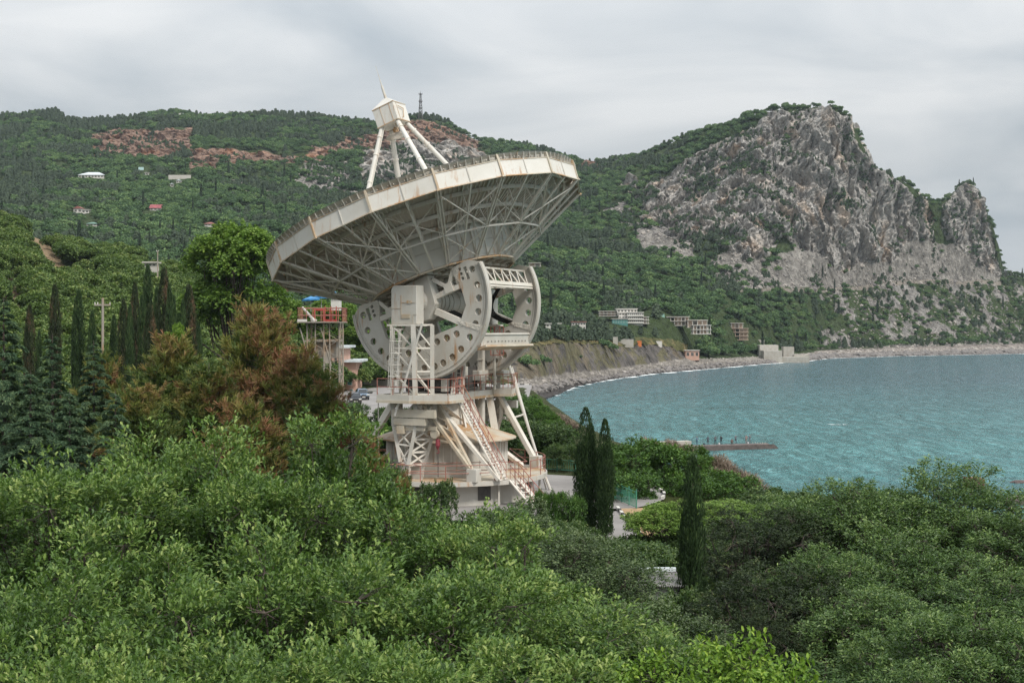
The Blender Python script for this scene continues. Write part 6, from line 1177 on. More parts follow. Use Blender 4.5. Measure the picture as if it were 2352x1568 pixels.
m1.build('railing', MT['red'], lt)
m1 = MB(); m1.abox(tx - .9, tx - .75, 150.8, 151, zt, zt + 1.6); m1.abox(tx + .15, tx + .3, 150.8, 151, zt, zt + 1.6); m1.abox(tx - .75, tx + .15, 150.8, 151, zt + 1.4, zt + 1.6); m1.abox(tx + .35, tx + 1.75, 150.6, 151.2, zt + .15, zt + .4)
for x in (.4, 1.1, 1.7): m1.tube((tx + x, 150.8, zt + .2), (tx + x, 150.8, zt + 1.9), .06, .06, 5)
for z in (.9, 1.4): m1.tube((tx + .4, 150.8, zt + z), (tx + 1.7, 150.8, zt + z), .05, .05, 5)
m1.build('hoist_frame', simple('bright_red_steel', (.36, .05, .04), .6, .35, 2), lt)
m1 = MB(); m1.tube((tx - 2.2, 150.6, zt + 1.8), (tx - 1.1, 151, zt + .5), .13, .16, 8); m1.tube((tx - 1.1, 151, zt + .5), (tx - .8, 151, zt + .1), .3, .3, 8); m1.abox(tx - 2.7, tx - 1.6, 150.25, 150.4, zt + .1, zt + .4); m1.build('jib', MT['panel'], lt)
m1 = MB(); m1.abox(tx - 1.2, tx + 1.6, 151.6, 153.4, 21, 23.2); m1.abox(tx + .2, tx + .9, 150.9, 151.3, 20.4, 21.8); m1.abox(tx - 2.0, tx + 2.0, 151, 154.4, 22.9, 23.1); m1.build('equipment_box', MT['oldsteel'], lt)
ld = MB()
for s in (0, .4): ld.tube((tx + 2.3 + s * .6, 150.2, 13), (tx + 2.3 + s * .6, 150.2, zt), .05, .05, 5)
for k in range(36): z = 13.3 + k * .3; ld.tube((tx + 2.3, 150.2, z), (tx + 2.54, 150.2, z), .02, .02, 4)
ld.build('ladder', MT['oldsteel'], lt)
# ---- car park, paths, kerbs (sheets above the ground)
def sheet(name, pts, z, mat, kind='structure'):
    me = bpy.data.meshes.new(name); me.from_pydata([(x, y, z) for x, y in pts], [], [tuple(range(len(pts)))]); me.update(); o = link_mesh(name, me, mat); return tag(o, kind=kind)
sheet('road', [(-30, 150), (-1, 150), (2, 185), (4, 262), (-24, 262), (-30, 240)], 13.10, MT['asphalt'])
ctr = MC[:2]
sheet('asphalt_yard', [(ctr[0] + 15 * math.cos(a), ctr[1] + 1 + 13.0 * math.sin(a)) for a in np.linspace(0, 2 * math.pi, 40)[:-1]], 13.12, MT['asphalt'])
def kerb(pts, label, z=13.1, grp='black and white kerb stones'):
    root = empty('kerb', (*pts[0], z), label, 'kerb', grp); wb = MB(); bb = MB(); d = np.array(pts, float); s = np.concatenate([[0], np.cumsum(np.linalg.norm(np.diff(d, axis=0), axis=1))]); L_ = .95; k = 0; q = 0.
    while q < s[-1] - L_:
        g = lambda u: np.array([np.interp(u, s, d[:, 0]), np.interp(u, s, d[:, 1]), z + .08]); (wb if k % 2 == 0 else bb).bar(g(q + .02), g(q + L_ - .02), .18, .22); q += L_; k += 1
    wb.build('white_stones', MT['panel'], root); bb.build('black_stones', MT['dark'], root)
kerb([(ctr[0] + 14.9 * math.cos(a), ctr[1] + 1 + 12.9 * math.sin(a)) for a in np.linspace(-.25, .85, 14)], 'curved black and white kerb at the right edge of the yard')
kerb([(-26, 263), (-14, 262.5), (-6, 262.3), (4, 262.2)], 'black and white kerb along the far side of the car park'); 
kp = [PZ(x, y, 13.0)[:2] for x, y in ((1418, 1172), (1432, 1190), (1452, 1212), (1472, 1236), (1490, 1262))]; kerb(kp, 'short black and white kerb running down beside the dry grass'); kpp = [(p[0] - 2.6, p[1]) for p in kp]
sheet('path', [tuple(p) for p in kp] + [tuple(p) for p in kpp[::-1]], 13.12, MT['asphalt'])
sheet('dry_grass_verge', [tuple(p) for p in kp] + [(p[0] + 2.2, p[1] + .5) for p in kp[::-1]], 13.13, simple('straw_grass', (.33, .22, .12), .95, .35, 4))
# ---- green fences
def fence(p, q, h_, label, panel=1.6):
    p, q = np.array([*p, 13.05]), np.array([*q, 13.05]); root = empty('iron_fence', p, label, 'fence', 'green iron fences'); L_ = np.linalg.norm(q - p); n = max(1, round(L_ / panel)); m1 = MB(); m2 = MB(); nb = int(L_ / .16)
    for k in range(n + 1): c = p + (q - p) * k / n; m1.tube(c, c + UP * h_, .035, .035, 5)
    for k in range(nb): c = p + (q - p) * k / nb; hh = h_ * (.9 if (k // 3) % 2 else .74); m2.tube(c + UP * .12, c + UP * hh, .014, .014, 4)
    for hh in (.12, .86): m2.tube(p + UP * h_ * hh, q + UP * h_ * hh, .02, .02, 4)
    gm = MT.setdefault('fencegreen', simple('fence_green', (.06, .24, .16), .6, .3)); m1.build('fence_posts', gm, root); m2.build('bars', gm, root)
a, b = PZ(1238, 1080, 13.0), PZ(1322, 1086, 13.0); fence(a[:2], b[:2], 1.05, 'straight green iron fence behind the round deck'); 
a, b = PZ(1412, 1150, 13.0), PZ(1462, 1172, 13.0); fence(a[:2], b[:2], 1.3, 'green iron fence right of the twin cypresses')
# ---- street lamp by the car park
a = P(868, 0, 100); lp = empty('street_lamp', (a[0], 100, 13), 'street lamp with an oval white head in front of the car park', 'street lamp'); zl = P(0, 898, 100)[2]; m1 = MB(); m1.tube((a[0], 100, 13), (a[0], 100, zl - .25), .055, .045, 8); m1.path([(a[0], 100, zl - .25), (a[0] - .06, 100, zl - .08), (a[0] - .2, 100, zl), (a[0] - .4, 100, zl + .02)], .03, 6); m1.build('pole', MT['truss'], lp); m1 = MB(); m1.tube((a[0] - .4, 100, zl - .02), (a[0] - .68, 100, zl - .04), .06, .12, 10); m1.tube((a[0] - .68, 100, zl - .04), (a[0] - .9, 100, zl - .05), .12, .04, 10); hd = m1.build('lamp_head', MT['panel'], lp); m1 = MB(); m1.tube((a[0] - .45, 100, zl - .10), (a[0] - .8, 100, zl - .13), .07, .05, 8); m1.build('lamp_glass', MT['glass'], hd)
# ---- cars
def car(px, py, Y, body, label, rz):
    g = P(px, py, Y); root = empty('parked_car', (g[0], Y, 13.11), label, 'car', None, None, rz)
    paint, pt, pbn = new_mat('car_paint'); pbn.inputs['Base Color'].default_value = c4(body); pbn.inputs['Metallic'].default_value = .5; pbn.inputs['Roughness'].default_value = .3; pbn.inputs['Coat Weight'].default_value = .6
    def sec(prof, w0, name, mat, par, bev=.05):      # side profile swept over the width, local axes: front = -y
        m_ = MB(); n = len(prof); V = [(s * (w0 if z < 1.02 else w0 * (1 - .28 * (z - 1.02) / .7)), y, z) for s in (-1, 1) for y, z in prof]; m_.add(V, [tuple(range(n)), tuple(range(n, 2 * n))[::-1]] + [(i, n + i, n + (i + 1) % n, (i + 1) % n) for i in range(n)])
        me = bpy.data.meshes.new(name); me.from_pydata(m_.V, [], m_.F); me.update(); o = link_mesh(name, me, mat, par); md = o.modifiers.new('b', 'BEVEL'); md.width = bev; md.segments = 2; return o
    bo = sec([(-2.25, .35), (-2.28, .75), (-2.1, .95), (-1.15, 1.06), (-.45, 1.62), (.2, 1.70), (1.6, 1.66), (2.15, 1.05), (2.25, .8), (2.22, .35), (1.75, .28), (-1.75, .28)], .92, 'body', paint, root)
    sec([(-1.2, 1.08), (-.52, 1.585), (-.45, 1.61), (-1.13, 1.10)], .80, 'windscreen', MT['glass'], root, .01); sec([(1.68, 1.60), (2.16, 1.08), (2.2, 1.08), (1.74, 1.62)], .78, 'rear_window', MT['glass'], root, .01)
    for s in (-1, 1):
        def lb(name, c, d, mat, par, bev=.02):
            m_ = MB(); m_.box(c, (d[0], 0, 0), (0, d[1], 0), (0, 0, d[2])); me = bpy.data.meshes.new(name); me.from_pydata(m_.V, [], m_.F); me.update(); o = link_mesh(name, me, mat, par); md = o.modifiers.new('b', 'BEVEL'); md.width = bev; return o
        m_ = MB(); m_.prism([(s * .925, -.85, 1.10), (s * .825, -.42, 1.52), (s * .81, 1.5, 1.54), (s * .925, 1.9, 1.1)], (s * .012, 0, 0)); me = bpy.data.meshes.new('side_window'); me.from_pydata(m_.V, [], m_.F); me.update(); link_mesh('side_window', me, MT['glass'], root)
        lb('headlight', (s * .68, -2.24, .80), (.2, .06, .09), MT['panel'], root); lb('tail_light', (s * .8, 2.2, .95), (.1, .05, .12), MT['red'], root); lb('mirror', (s * 1.0, -.75, 1.15), (.1, .06, .08), paint, root); lb('roof_rail', (s * .62, .5, 1.74), (.02, .8, .02), MT['dark'], root)
        for y in (-1.4, 1.35):
            m_ = MB(); m_.tube((s * .70, y, .35), (s * .93, y, .35), .35, .35, 18); me = bpy.data.meshes.new('wheel'); me.from_pydata(m_.V, [], m_.F); me.update(); w_ = link_mesh('wheel', me, MT['rubber'], root)
            m_ = MB(); m_.tube((s * .93, y, .35), (s * .945, y, .35), .22, .2, 12); me = bpy.data.meshes.new('rim'); me.from_pydata(m_.V, [], m_.F); me.update(); link_mesh('rim', me, MT['greyroof'], w_)
    lb('grille', (0, -2.29, .74), (.34, .03, .1), MT['dark'], root); lb('bumper', (0, -2.3, .46), (.86, .08, .13), MT['dark'], root); lb('number_plate', (0, -2.39, .5), (.26, .01, .06), MT['panel'], root); return root
car(832, 917, 209, (.14, .20, .27), 'silver blue estate car facing the camera on the car park', .22); car(814, 931, 196, (.01, .011, .013), 'black car half hidden by the bush in front of the blue one', .2)
car(1280 , 0, 0, (.6, .6, .6), '', 0) if 0 else None
# ---- pier, people, wreck, rocks
Zp = .95; A1, B1 = PZ(1520, 1027, Zp), PZ(1778, 1019.5, Zp); dv = unit(B1 - A1); pv = np.array([-dv[1], dv[0], 0]); pier = empty('pier', A1 * .5 + B1 * .5 - UP * 2, 'low weathered concrete pier with anglers reaching into the bay', 'pier'); m1 = MB(); dmp = lambda p: np.array([p[0], p[1], Zp])
m1.prism([dmp(A1 - dv * 12), dmp(B1), dmp(B1 + dv * 1.2 + pv * .3) - UP * .9, dmp(B1 + dv * 1.4 + pv * 2.6) - UP * .9, dmp(B1 + pv * 3), dmp(A1 - dv * 12 + pv * 3)], UP * -2.2); m1.build('slab', simple('wet_dark_concrete', (.10, .078, .07), .7, .4, 1.2, bump=.3), pier)
a0 = dmp(PZ(1490, 1026, Zp)); a1 = dmp(PZ(1592, 1022, Zp)); m1 = MB(); m1.prism([a0 + pv * .8, a1 + pv * .8, a1 + pv * 2.8, a0 + pv * 2.8], UP * .75); m1.build('raised_block', MT['concrete'], pier)
m1 = MB(); [m1.tube(B1 + pv * (1 + .3 * k) - dv * (1.5 + k * .4), B1 + pv * (1 + .3 * k) - dv * (1.5 + k * .4) + UP * .35, .03, .03, 5) for k in range(6)]; m1.build('iron_stubs', MT['rusty'], pier)
def person(px, jacket, trousers, label, pose='stand', face=0., arms=.5, hair=(.03, .022, .018), off=1.6):
    p = PZ(px, 1023.5 - (px - 1600) * .029, Zp); base = np.array([p[0], p[1], Zp + .004]); J = {}
    if pose == 'stand':
        J = dict(hip=(0, 0, .93), waist=(0, 0, 1.08), chest=(0, -.02, 1.32), neck=(0, -.01, 1.5), head=(0, -.03, 1.62), crown_=(0, -.02, 1.72), lh=(-.10, 0, .88), lk=(-.13, -.03, .5), lf=(-.14, .02, .09), lt=(-.15, -.16, .04), rh=(.10, 0, .88), rk=(.14, -.05, .5), rf=(.17, .0, .09), rt=(.18, -.18, .04),
                 ls=(-.19, 0, 1.42), le=(-.26, -.08 - .1 * arms, 1.15), lw=(-.16, -.22 - .14 * arms, 1.08 + .18 * arms), rs=(.19, 0, 1.42), re=(.27, -.06 - .1 * arms, 1.15), rw=(.15, -.22 - .16 * arms, 1.10 + .22 * arms))
    else:
        J = dict(hip=(0, .12, .34), waist=(0, .10, .50), chest=(0, -.06, .74), neck=(0, -.12, .90), head=(0, -.16, 1.01), crown_=(0, -.16, 1.12), lh=(-.10, .1, .34), lk=(-.2, -.32, .50), lf=(-.18, -.16, .09), lt=(-.19, -.34, .04), rh=(.10, .1, .34), rk=(.2, -.32, .50), rf=(.18, -.16, .09), rt=(.19, -.34, .04),
                 ls=(-.19, -.06, .82), le=(-.26, -.28, .62), lw=(-.1, -.42, .52), rs=(.19, -.06, .82), re=(.26, -.28, .62), rw=(.1, -.42, .5))
    R_ = dict(hip=.145, waist=.13, chest=.155, neck=.058, head=.095, crown_=.07, lh=.095, rh=.095, lk=.062, rk=.062, lf=.045, rf=.045, lt=.04, rt=.04, ls=.07, rs=.07, le=.046, re=.046, lw=.036, rw=.036)
    E2 = [('hip', 'waist'), ('waist', 'chest'), ('chest', 'neck'), ('neck', 'head'), ('head', 'crown_'), ('hip', 'lh'), ('lh', 'lk'), ('lk', 'lf'), ('lf', 'lt'), ('hip', 'rh'), ('rh', 'rk'), ('rk', 'rf'), ('rf', 'rt'), ('chest', 'ls'), ('ls', 'le'), ('le', 'lw'), ('chest', 'rs'), ('rs', 're'), ('re', 'rw')]
    J = {k: np.array(v, float) for k, v in J.items()}
    for s in 'lr':                                   # palm and five fingers closed on the rod
        w = J[s + 'w']; d = unit(w - J[s + 'e']); sd_ = unit(np.cross(d, UP)); J[s + 'p'] = w + d * .07; R_[s + 'p'] = .024; E2.append((s + 'w', s + 'p'))
        for f_ in range(5):
            n1_, n2_ = f'{s}a{f_}', f'{s}b{f_}'; o_ = sd_ * (f_ - 1.5) * .019 if f_ < 4 else sd_ * -.04 - d * .04; J[n1_] = J[s + 'p'] + d * (.03 + .006 * (f_ in (1, 2))) + o_; J[n2_] = J[n1_] + d * .012 - UP * .028; R_[n1_] = R_[n2_] = .008; E2 += [(s + 'p', n1_), (n1_, n2_)]
    names = list(J); me = bpy.data.meshes.new('body'); me.from_pydata([tuple(J[n]) for n in names], [(names.index(a), names.index(b)) for a, b in E2], []); o = bpy.data.objects.new('body', me); col.objects.link(o); sk = o.modifiers.new('skin', 'SKIN'); sk.use_smooth_shade = True
    for i, n in enumerate(names): me.skin_vertices[0].data[i].radius = (R_[n] * (1.25 if n in ('hip', 'chest', 'waist') else 1), R_[n] * (.8 if n in ('hip', 'chest', 'waist') else 1)); me.skin_vertices[0].data[i].use_root = n == 'hip'
    o.modifiers.new('sub', 'SUBSURF').levels = 1; dg = bpy.context.evaluated_depsgraph_get(); dg.update(); bm_ = bpy.data.meshes.new_from_object(o.evaluated_get(dg)); bpy.data.objects.remove(o)
    for mt in (simple('skin', (.45, .27, .19), .6, .05), simple('jacket', jacket, .8, .15), simple('trousers', trousers, .85, .15), simple('hair', hair, .8, .1)): bm_.materials.append(mt)
    nz_ = J['neck'][2]; hz = J['hip'][2]; wr = [J['lp'], J['rp']]; hd_ = J['head']
    for pl_ in bm_.polygons:
        c = pl_.center; z = c[2]; hand = min((Vector(w) - c).length for w in wr) < .1; pl_.use_smooth = True
        up_ = (c - Vector(J['chest'])).length < (c - Vector(J['lk'])).length * .9 and (c - Vector(J['chest'])).length < (c - Vector(J['rk'])).length * .9
        pl_.material_index = 0 if hand else (3 if (z > hd_[2] + .03 or (z > nz_ + .03 and c[1] > hd_[1] + .03)) else 0 if z > nz_ + .02 else 1 if (z > hz + .02 if pose == 'stand' else up_) else 2)
    root = empty('person', base + pv * off, label, 'person', None, None, face); link_mesh('body', bm_, None, root)
    me = bpy.data.meshes.new('face'); m_ = MB(); h = J['head']; m_.tube(h + [0, -.09, -.01], h + [0, -.115, -.02], .016, .01, 6); m_.box(h + [-.035, -.088, .02], (.012, 0, 0), (0, .006, 0), (0, 0, .006)); m_.box(h + [.035, -.088, .02], (.012, 0, 0), (0, .006, 0), (0, 0, .006)); m_.box(h + [0, -.086, -.05], (.022, 0, 0), (0, .006, 0), (0, 0, .005)); m_.tube(h + [-.095, 0, 0], h + [-.11, .01, 0], .03, .025, 7); m_.tube(h + [.095, 0, 0], h + [.11, .01, 0], .03, .025, 7); me.from_pydata(m_.V, [], m_.F); me.update(); link_mesh('face_features', me, bm_.materials[0], root); return root
person(1608.5, (.07, .14, .20), (.05, .10, .14), 'angler in a teal blue jacket, furthest left of the row', arms=.9, face=.5)
person(1634, (.08, .09, .11), (.05, .05, .06), 'person in dark grey clothes, second from the left of the row', arms=.1, face=2.8)
person(1651, (.13, .13, .14), (.015, .016, .02), 'person in a grey top and black trousers beside the white bucket', arms=.8, face=3.0)
person(1664.5, (.02, .02, .025), (.015, .015, .02), 'person all in black right of the white bucket with elbows out', arms=1, face=3.1)
person(1686, (.12, .07, .06), (.10, .07, .06), 'crouching person in brownish clothes', pose='crouch', face=2.6, off=1.0)
person(1700.5, (.10, .12, .14), (.06, .07, .09), 'slim person in grey blue, right of the crouching one', arms=.7, face=.3, off=2.1)
person(1724, (.36, .26, .24), (.30, .20, .18), 'person in pale pinkish clothes, second from the right', arms=1, face=2.5, off=1.9)
person(1733.5, (.10, .13, .16), (.16, .18, .20), 'person in grey, furthest right of the row', arms=.9, face=.8, off=2.2)
def bucket(px, c, label):
    p = PZ(px, 1023.2 - (px - 1600) * .029, Zp); p[2] = Zp + .003; p = p + pv * 1.3; m1 = MB(); n = 14; cc = [(math.cos(k * 2 * math.pi / n), math.sin(k * 2 * math.pi / n)) for k in range(n)]
    rs = [(.13, 0), (.17, .34), (.155, .34), (.12, .03)]; V = [p + np.array([x * r_, y * r_, z]) for r_, z in rs for x, y in cc]; m1.add(V, [tuple(range(n))[::-1]] + [(j * n + i, j * n + (i + 1) % n, (j + 1) * n + (i + 1) % n, (j + 1) * n + i) for j in range(3) for i in range(n)] + [tuple(range(3 * n, 4 * n))]); root = empty('bucket', p, label, 'bucket'); m1.build('tub', simple('bucket_plastic', c, .5, .1), root); m1 = MB(); m1.path([p + np.array([.17 * math.cos(a), 0, .33 + .13 * math.sin(a)]) for a in np.linspace(0, math.pi, 9)], .008, 5); m1.build('handle', MT['darkmetal'], root)
bucket(1623.5, (.03, .03, .035), 'small dark bucket right of the leftmost angler'); bucket(1658.5, (.75, .75, .75), 'white bucket between the two black trousered people'); bucket(1725, (.7, .7, .72), 'white bucket at the feet of the pale clothed person')
# rusty caisson and rocks at the right
c = PZ(2242, 1122, 0); m1 = MB(); m1.prism([(c[0] - 1.35, c[1], -.4), (c[0] + 1.15, c[1] - .3, -.4), (c[0] + 1.3, c[1] - .3, 1.5), (c[0] + .3, c[1], 1.62), (c[0] - 1.2, c[1], 1.55)], (0, 2.4, 0)); m1.build('rusty_caisson', simple('deep_rust', (.17, .06, .045), .9, .45, 1.5, bump=.5), None, 'dark red rusty box standing in the sea at the right edge', 'wreck', bevel=.06)
def rock_(px, py, L_, h_, label):
    c = PZ(px, py, 0); import bmesh; bm = bmesh.new(); bmesh.ops.create_icosphere(bm, subdivisions=4, radius=1); V = np.array([v.co[:] for v in bm.verts]); d = 1 + .28 * ridged(V * 1.3 + px, 4, .5) * .6
    for v, k in zip(bm.verts, d): v.co = Vector((v.co.x * L_ * k, v.co.y * L_ * .5 * k, v.co.z * h_ * k))
    me = bpy.data.meshes.new('sea_rock'); bm.to_mesh(me); bm.free(); o = link_mesh('sea_rock', me, MT.setdefault('searock', simple('wet_rock', (.085, .06, .055), .7, .5, 2, bump=.6))); o.location = c; tag(o, label, 'rock'); foam_strip('foam_streak', [(c[0] - L_, c[1] - L_ * .5), (c[0], c[1] - L_ * .7), (c[0] + L_, c[1] - L_ * .5)], .5, 1.0, .07, px)
rock_(2346, 1108, 1.5, .35, 'thin flat rock awash near the horizon side of the right edge'); rock_(2350, 1155, 2.6, .9, 'large dark rock with white foam at the right edge'); rock_(2305, 1205, 1.8, .5, 'low rock behind the evergreen at the right edge')
# shore boulders
bm_lib = []
for s in range(3):
    import bmesh
    bm = bmesh.new(); bmesh.ops.create_icosphere(bm, subdivisions=1, radius=1)
    for v in bm.verts: v.co *= rnd.uniform(.75, 1.15); v.co.z *= .7
    me = bpy.data.meshes.new('boulder'); bm.to_mesh(me); bm.free(); bm_lib.append(me)
print('built', flush=True)
# ------------------------------------------------------------------ plant the woods
ok = np.ones(len(S), bool)
for x0, x1, y0, y1, Y, *fr_ in CLEAR:
    fr_ = fr_[0] if fr_ else .5
    top = pys - size * 1.35 * F / S[:, 1]; wpx = size * .75 * F / S[:, 1]
    infront = (S[:, 1] < Y + 6) & (pxs + wpx > x0) & (pxs - wpx < x1) & (top < y1 - (y1 - y0) * fr_) & (pys > y0); inside = (np.abs(S[:, 1] - Y - 5) < 12) & (pxs > x0) & (pxs < x1)
    ok &= ~(infront | inside)
S, pxs, pys, size, kindv, onrock = S[ok], pxs[ok], pys[ok], size[ok], kindv[ok], onrock[ok]
order = np.argsort(S[:, 1]); seen = order[(pxs[order] > -60) & (pxs[order] < 2420)]
# hidden behind the near canopy: leave them to the mass; pick the nearest that can be seen
def hidden(i):
    return pxs[i] < 1150 and pys[i] > 700
near = [i for i in seen if not hidden(i)][:285]; nearset = set(near)
for i in near:
    k = kindv[i]; s = size[i]; nm = ('hillside_tree', 'hillside_tree', 'hillside_tree', 'hillside_pine', 'hillside_pine', 'hillside_cypress')[k]
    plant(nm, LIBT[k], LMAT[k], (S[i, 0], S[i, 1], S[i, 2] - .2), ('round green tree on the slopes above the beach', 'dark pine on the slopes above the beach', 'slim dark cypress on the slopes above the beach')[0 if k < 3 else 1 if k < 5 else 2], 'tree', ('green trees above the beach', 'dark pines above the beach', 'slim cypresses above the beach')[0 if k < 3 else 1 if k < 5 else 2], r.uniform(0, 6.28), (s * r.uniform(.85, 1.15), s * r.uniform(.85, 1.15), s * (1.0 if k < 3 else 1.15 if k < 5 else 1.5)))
rest = np.array([i for i in range(len(S)) if i not in nearset])
for q in range(34):
    px = 1222 + q * 6.9 + r.uniform(-3, 3); py = pl(px, [(1200, 788), (1300, 781), (1400, 786), (1470, 786)]) + r.uniform(-5, 3); Y = terr_Y(px, py); p = P(px, py, Y); hs = r.uniform(5.2, 8.2) if q % 6 else r.uniform(3, 4)
    if 1262 < px < 1272: continue
    plant('cliff_pine', LIBT[3 + q % 2], 'farp', (p[0], p[1], p[2] - .3), 'dark pine in the loose row along the cliff top', 'tree', 'dark pines in the cliff top row', r.uniform(0, 6.28), (hs * .62, hs * .62, hs * .62))
for px, py, hh, lb in ((1212, 846, 6.5, 'spreading tree on the grassy bank left of its smaller neighbour'), (1249, 838, 5.2, 'small spreading tree alone on the grassy bank'), (1387, 800, 6, 'round green tree at the lip of the cliff'), (1405, 806, 5.5, 'narrow green tree hanging on the cliff lip'), (1333, 822, 2, 'little bush halfway down the grassy bank')):
    Y = terr_Y(px, py); p = P(px, py, Y); plant('bank_tree', LIBT[q % 3], 'farw', (p[0], p[1], p[2] - .3), lb, 'tree', None, r.uniform(0, 6.28), (hh * .7, hh * .7, hh * .6))
def scatter(name, pts, rot, scl, var, protos, kind='stuff'):
    me = bpy.data.meshes.new(name); me.vertices.add(len(pts)); me.vertices.foreach_set('co', np.asarray(pts, np.float32).ravel())
    for an, ty, dat in (('rot', 'FLOAT', rot), ('var', 'INT', var)):
        a = me.attributes.new(an, ty, 'POINT'); a.data.foreach_set('value', np.asarray(dat, np.float32 if ty == 'FLOAT' else np.int32))
    a = me.attributes.new('scl', 'FLOAT_VECTOR', 'POINT'); a.data.foreach_set('vector', np.asarray(scl, np.float32).ravel())
    o = bpy.data.objects.new(name, me); col.objects.link(o); tag(o, kind=kind)
    g = bpy.data.node_groups.new(name, 'GeometryNodeTree'); g.interface.new_socket('Geometry', in_out='INPUT', socket_type='NodeSocketGeometry'); g.interface.new_socket('Geometry', in_out='OUTPUT', socket_type='NodeSocketGeometry'); nd, lk = g.nodes, g.links
    gi, go = nd.new('NodeGroupInput'), nd.new('NodeGroupOutput'); jn = nd.new('GeometryNodeJoinGeometry'); lk.new(jn.outputs[0], go.inputs[0])
    na = lambda n, t_: [setattr(x, 'data_type', t_) or x.inputs['Name'].__setattr__('default_value', n) or x for x in [nd.new('GeometryNodeInputNamedAttribute')]][0]
    rt, vr, sl = na('rot', 'FLOAT'), na('var', 'INT'), na('scl', 'FLOAT_VECTOR'); cx = nd.new('ShaderNodeCombineXYZ'); lk.new(rt.outputs[0], cx.inputs[2])
    for k, obs in enumerate(protos):
        cmp = nd.new('FunctionNodeCompare'); cmp.data_type = 'INT'; cmp.operation = 'EQUAL'; lk.new(vr.outputs[0], cmp.inputs[2]); cmp.inputs[3].default_value = k
        j2 = nd.new('GeometryNodeJoinGeometry')
        for ob in obs: oi = nd.new('GeometryNodeObjectInfo'); oi.inputs['Object'].default_value = ob; lk.new(oi.outputs['Geometry'], j2.inputs[0])
        ip = nd.new('GeometryNodeInstanceOnPoints'); lk.new(gi.outputs[0], ip.inputs['Points']); lk.new(cmp.outputs[0], ip.inputs['Selection']); lk.new(j2.outputs[0], ip.inputs['Instance']); lk.new(cx.outputs[0], ip.inputs['Rotation']); lk.new(sl.outputs[0], ip.inputs['Scale']); lk.new(ip.outputs[0], jn.inputs[0])
    md = o.modifiers.new('scatter', 'NODES'); md.node_group = g; return o
def proto_of(k):
    for o in bpy.data.objects:
        if o.name.startswith('crown') and o.data == LIBT[k][0]: return [o]
    o = plant('hillside_tree', LIBT[k], LMAT[k], (S[rest[0], 0], S[rest[0], 1], S[rest[0], 2]), 'lone tree on the slope', 'tree', None, 0, 4); return [o.children[0]]
protos = [proto_of(k) for k in range(6)]
sc3 = np.stack([size[rest] * r.uniform(.85, 1.2, len(rest)), size[rest] * r.uniform(.85, 1.2, len(rest)), size[rest] * np.where(kindv[rest] < 3, 1.0, np.where(kindv[rest] < 5, 1.1, 1.4))], -1)
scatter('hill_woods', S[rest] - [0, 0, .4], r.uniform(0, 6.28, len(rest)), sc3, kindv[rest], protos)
# maquis on the spur: near ones single, the rest one mass
sand2 = sand.copy()
for dy_ in (8, 16, 24, 32, 40): sand2 |= soft(SX, SPY - dy_, SAND, (fbm(Ps / 12., 3), fbm(Ps / 12. + 9, 3)), 9)
vis2 = (SX > -200) & (SX < 900) & (SK < 1.04) & ~sand2; S3, a3, b3_ = sites(Ps, 3400, vis2 * 1.)
ok3 = np.ones(len(S3), bool); px3 = CX + S3[:, 0] * F / S3[:, 1]; py3 = HORY - (S3[:, 2] - H) * F / S3[:, 1]; ok3 &= ~((px3 > 325) & (px3 < 365) & (py3 > 596) & (py3 < 640)) & ~((px3 > 690) & (px3 < 785) & (py3 > 655) & (py3 < 760)); S3, px3, py3 = S3[ok3], px3[ok3], py3[ok3]
sz = r.uniform(1.6, 3.3, len(S3)); vs3 = [i for i in np.argsort(S3[:, 1]) if -20 < px3[i] < 700 and 520 < py3[i] < 730][:230]; MQM = [(MQ[k]) for k in range(3)]; st3 = set(vs3)
for i in vs3: k = int(r.integers(3)); plant('hillside_bush_tree', MQM[k], 'maquis', (S3[i, 0], S3[i, 1], S3[i, 2] - .3), 'low round tree in the dense green scrub of the left hillside', 'tree', 'scrub trees on the left hillside', r.uniform(0, 6.28), sz[i] * r.uniform(.9, 1.1))
rest3 = np.array([i for i in range(len(S3)) if i not in st3]); pr3 = []
for k in range(3): pr3.append([next(o for o in bpy.data.objects if o.name.startswith('crown') and o.data == MQM[k][0])])
scatter('hillside_scrub', S3[rest3] - [0, 0, .3], r.uniform(0, 6.28, len(rest3)), np.repeat(sz[rest3][:, None], 3, 1), r.integers(0, 3, len(rest3)), pr3)
# valley trees between the near ground and the spur and slopes
# boulders along the shore
for i, me in enumerate(bm_lib): me.materials.append(simple('boulder_stone', (.16, .145, .135) if i else (.30, .27, .24), .9, .4, .6))
bo = []
for i, me in enumerate(bm_lib): p = Pd[np.argmin(np.abs(ks - 1.05)), np.argmin(np.abs(cols - (1262 + i * 14)))]; o = link_mesh('boulder', me, None); o.location = p; o.scale = (1.4,) * 3; tag(o, ('dark boulder at the near end of the beach', 'pale boulder on the near end of the beach', 'rounded boulder by the surf at the near end of the beach')[i], 'boulder'); bo.append([o])
mb_ = ((KK > .97) & (KK < 1.9) & (PX > 1180) & (PX < 2420)) * np.where(KK < 1.4, 3., 1.); S4, i4, j4 = sites(Pd, 5200, mb_ * 1.); s4 = r.uniform(.3, .85, len(S4)) * np.where(r.random(len(S4)) < .06, 2.4, 1) * np.where(KK[i4, j4] < 1.35, 1.5, .9) * np.where(PX[i4, j4] > 1850, 1.9, 1)
v4 = np.where(KK[i4, j4] < 1.45, r.integers(1, 3, len(S4)), 0)
ms_ = (loose | scr) & vis & (KK > 2.2); S5, i5, j5 = sites(Pd, 5200, ms_ * 1.); s5 = r.uniform(.5, 1.5, len(S5)) * np.where(r.random(len(S5)) < .07, 2.2, 1)
scatter('scree_rocks', S5, r.uniform(0, 6.28, len(S5)), np.stack([s5 * r.uniform(.8, 1.4, len(S5)), s5, s5], -1), r.integers(0, 3, len(S5)), bo)
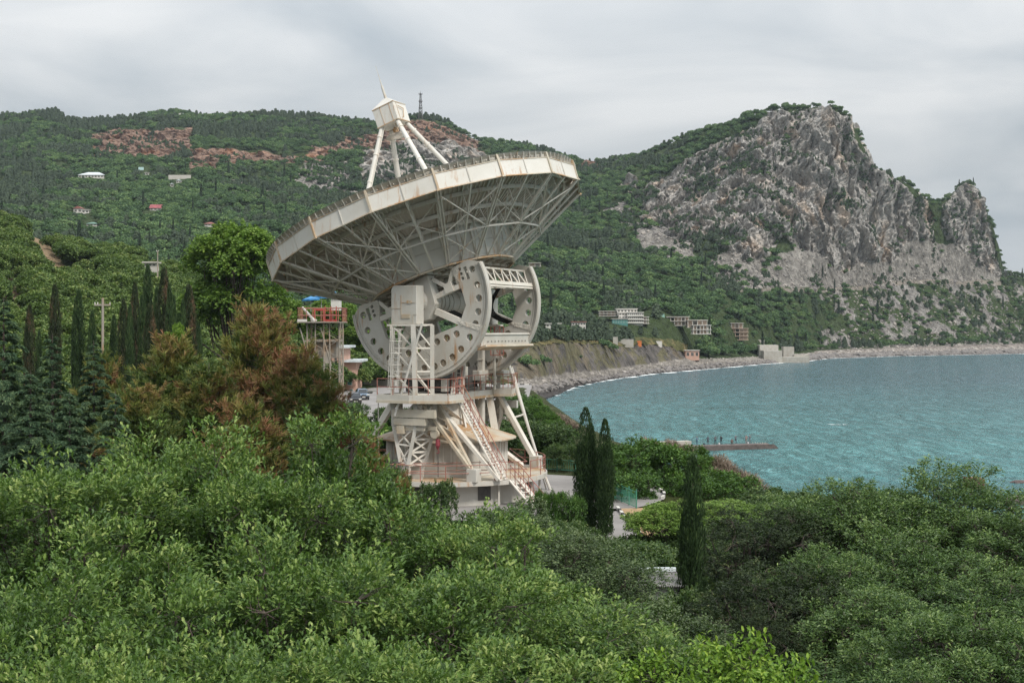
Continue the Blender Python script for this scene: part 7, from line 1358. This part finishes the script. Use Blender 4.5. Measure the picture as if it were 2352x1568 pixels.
scatter('shore_boulders', S4, r.uniform(0, 6.28, len(S4)), np.stack([s4 * r.uniform(.8, 1.4, len(S4)), s4, s4 * .8], -1), v4, bo)
# undergrowth between the foreground trunks
xs, ys = r.uniform(-26, 30, 1100), r.uniform(14, 76, 1100); keep = (np.hypot(xs - MC[0], ys - MC[1]) > 24) & ~((xs > 6) & (xs < 13) & (ys > 62) & (ys < 92)); xs, ys = xs[keep], ys[keep]
prS = [[next(o for o in bpy.data.objects if o.name.startswith('crown') and o.data == SH[k][0])] for k in range(2)]
scatter('undergrowth', np.stack([xs, ys, ground_z(xs, ys)], -1), r.uniform(0, 6.28, len(xs)), np.repeat(r.uniform(.45, .95, len(xs))[:, None], 3, 1), r.integers(0, 2, len(xs)), prS)
xs, ys = r.uniform(-95, 10, 2400), r.uniform(105, 300, 2400); ppx = CX + xs * F / ys; keep = (xs < coast_x(ys) - 28) & ~((ppx > 800) & (ppx < 900) & (ys < 262)) & ~((xs > -31) & (xs < 5) & (ys > 146) & (ys < 264)) & ~((ppx > 690) & (ppx < 830) & (ys > 232) & (ys < 250)); xs, ys = xs[keep], ys[keep]
scatter('valley_scrub', np.stack([xs, ys, ground_z(xs, ys)], -1), r.uniform(0, 6.28, len(xs)), np.repeat(r.uniform(.6, 1.2, len(xs))[:, None], 3, 1), r.integers(0, 2, len(xs)), prS)
print('woods', flush=True)
# ------------------------------------------------------------------ haze
HZ = MB(); HZ.abox(-5300, 5300, -320, 5300, -14, 420); hz = HZ.build('haze', None); hz.data.materials.clear(); m = bpy.data.materials.new('haze_air'); m.use_nodes = True; t = m.node_tree; t.nodes.clear(); ou = t.nodes.new('ShaderNodeOutputMaterial'); pv_ = t.nodes.new('ShaderNodeVolumePrincipled'); pv_.inputs['Color'].default_value = (.72, .84, .95, 1); pv_.inputs['Density'].default_value = .000045; pv_.inputs['Anisotropy'].default_value = .1; t.links.new(pv_.outputs[0], ou.inputs['Volume']); hz.data.materials.append(m); tag(hz, kind='stuff')
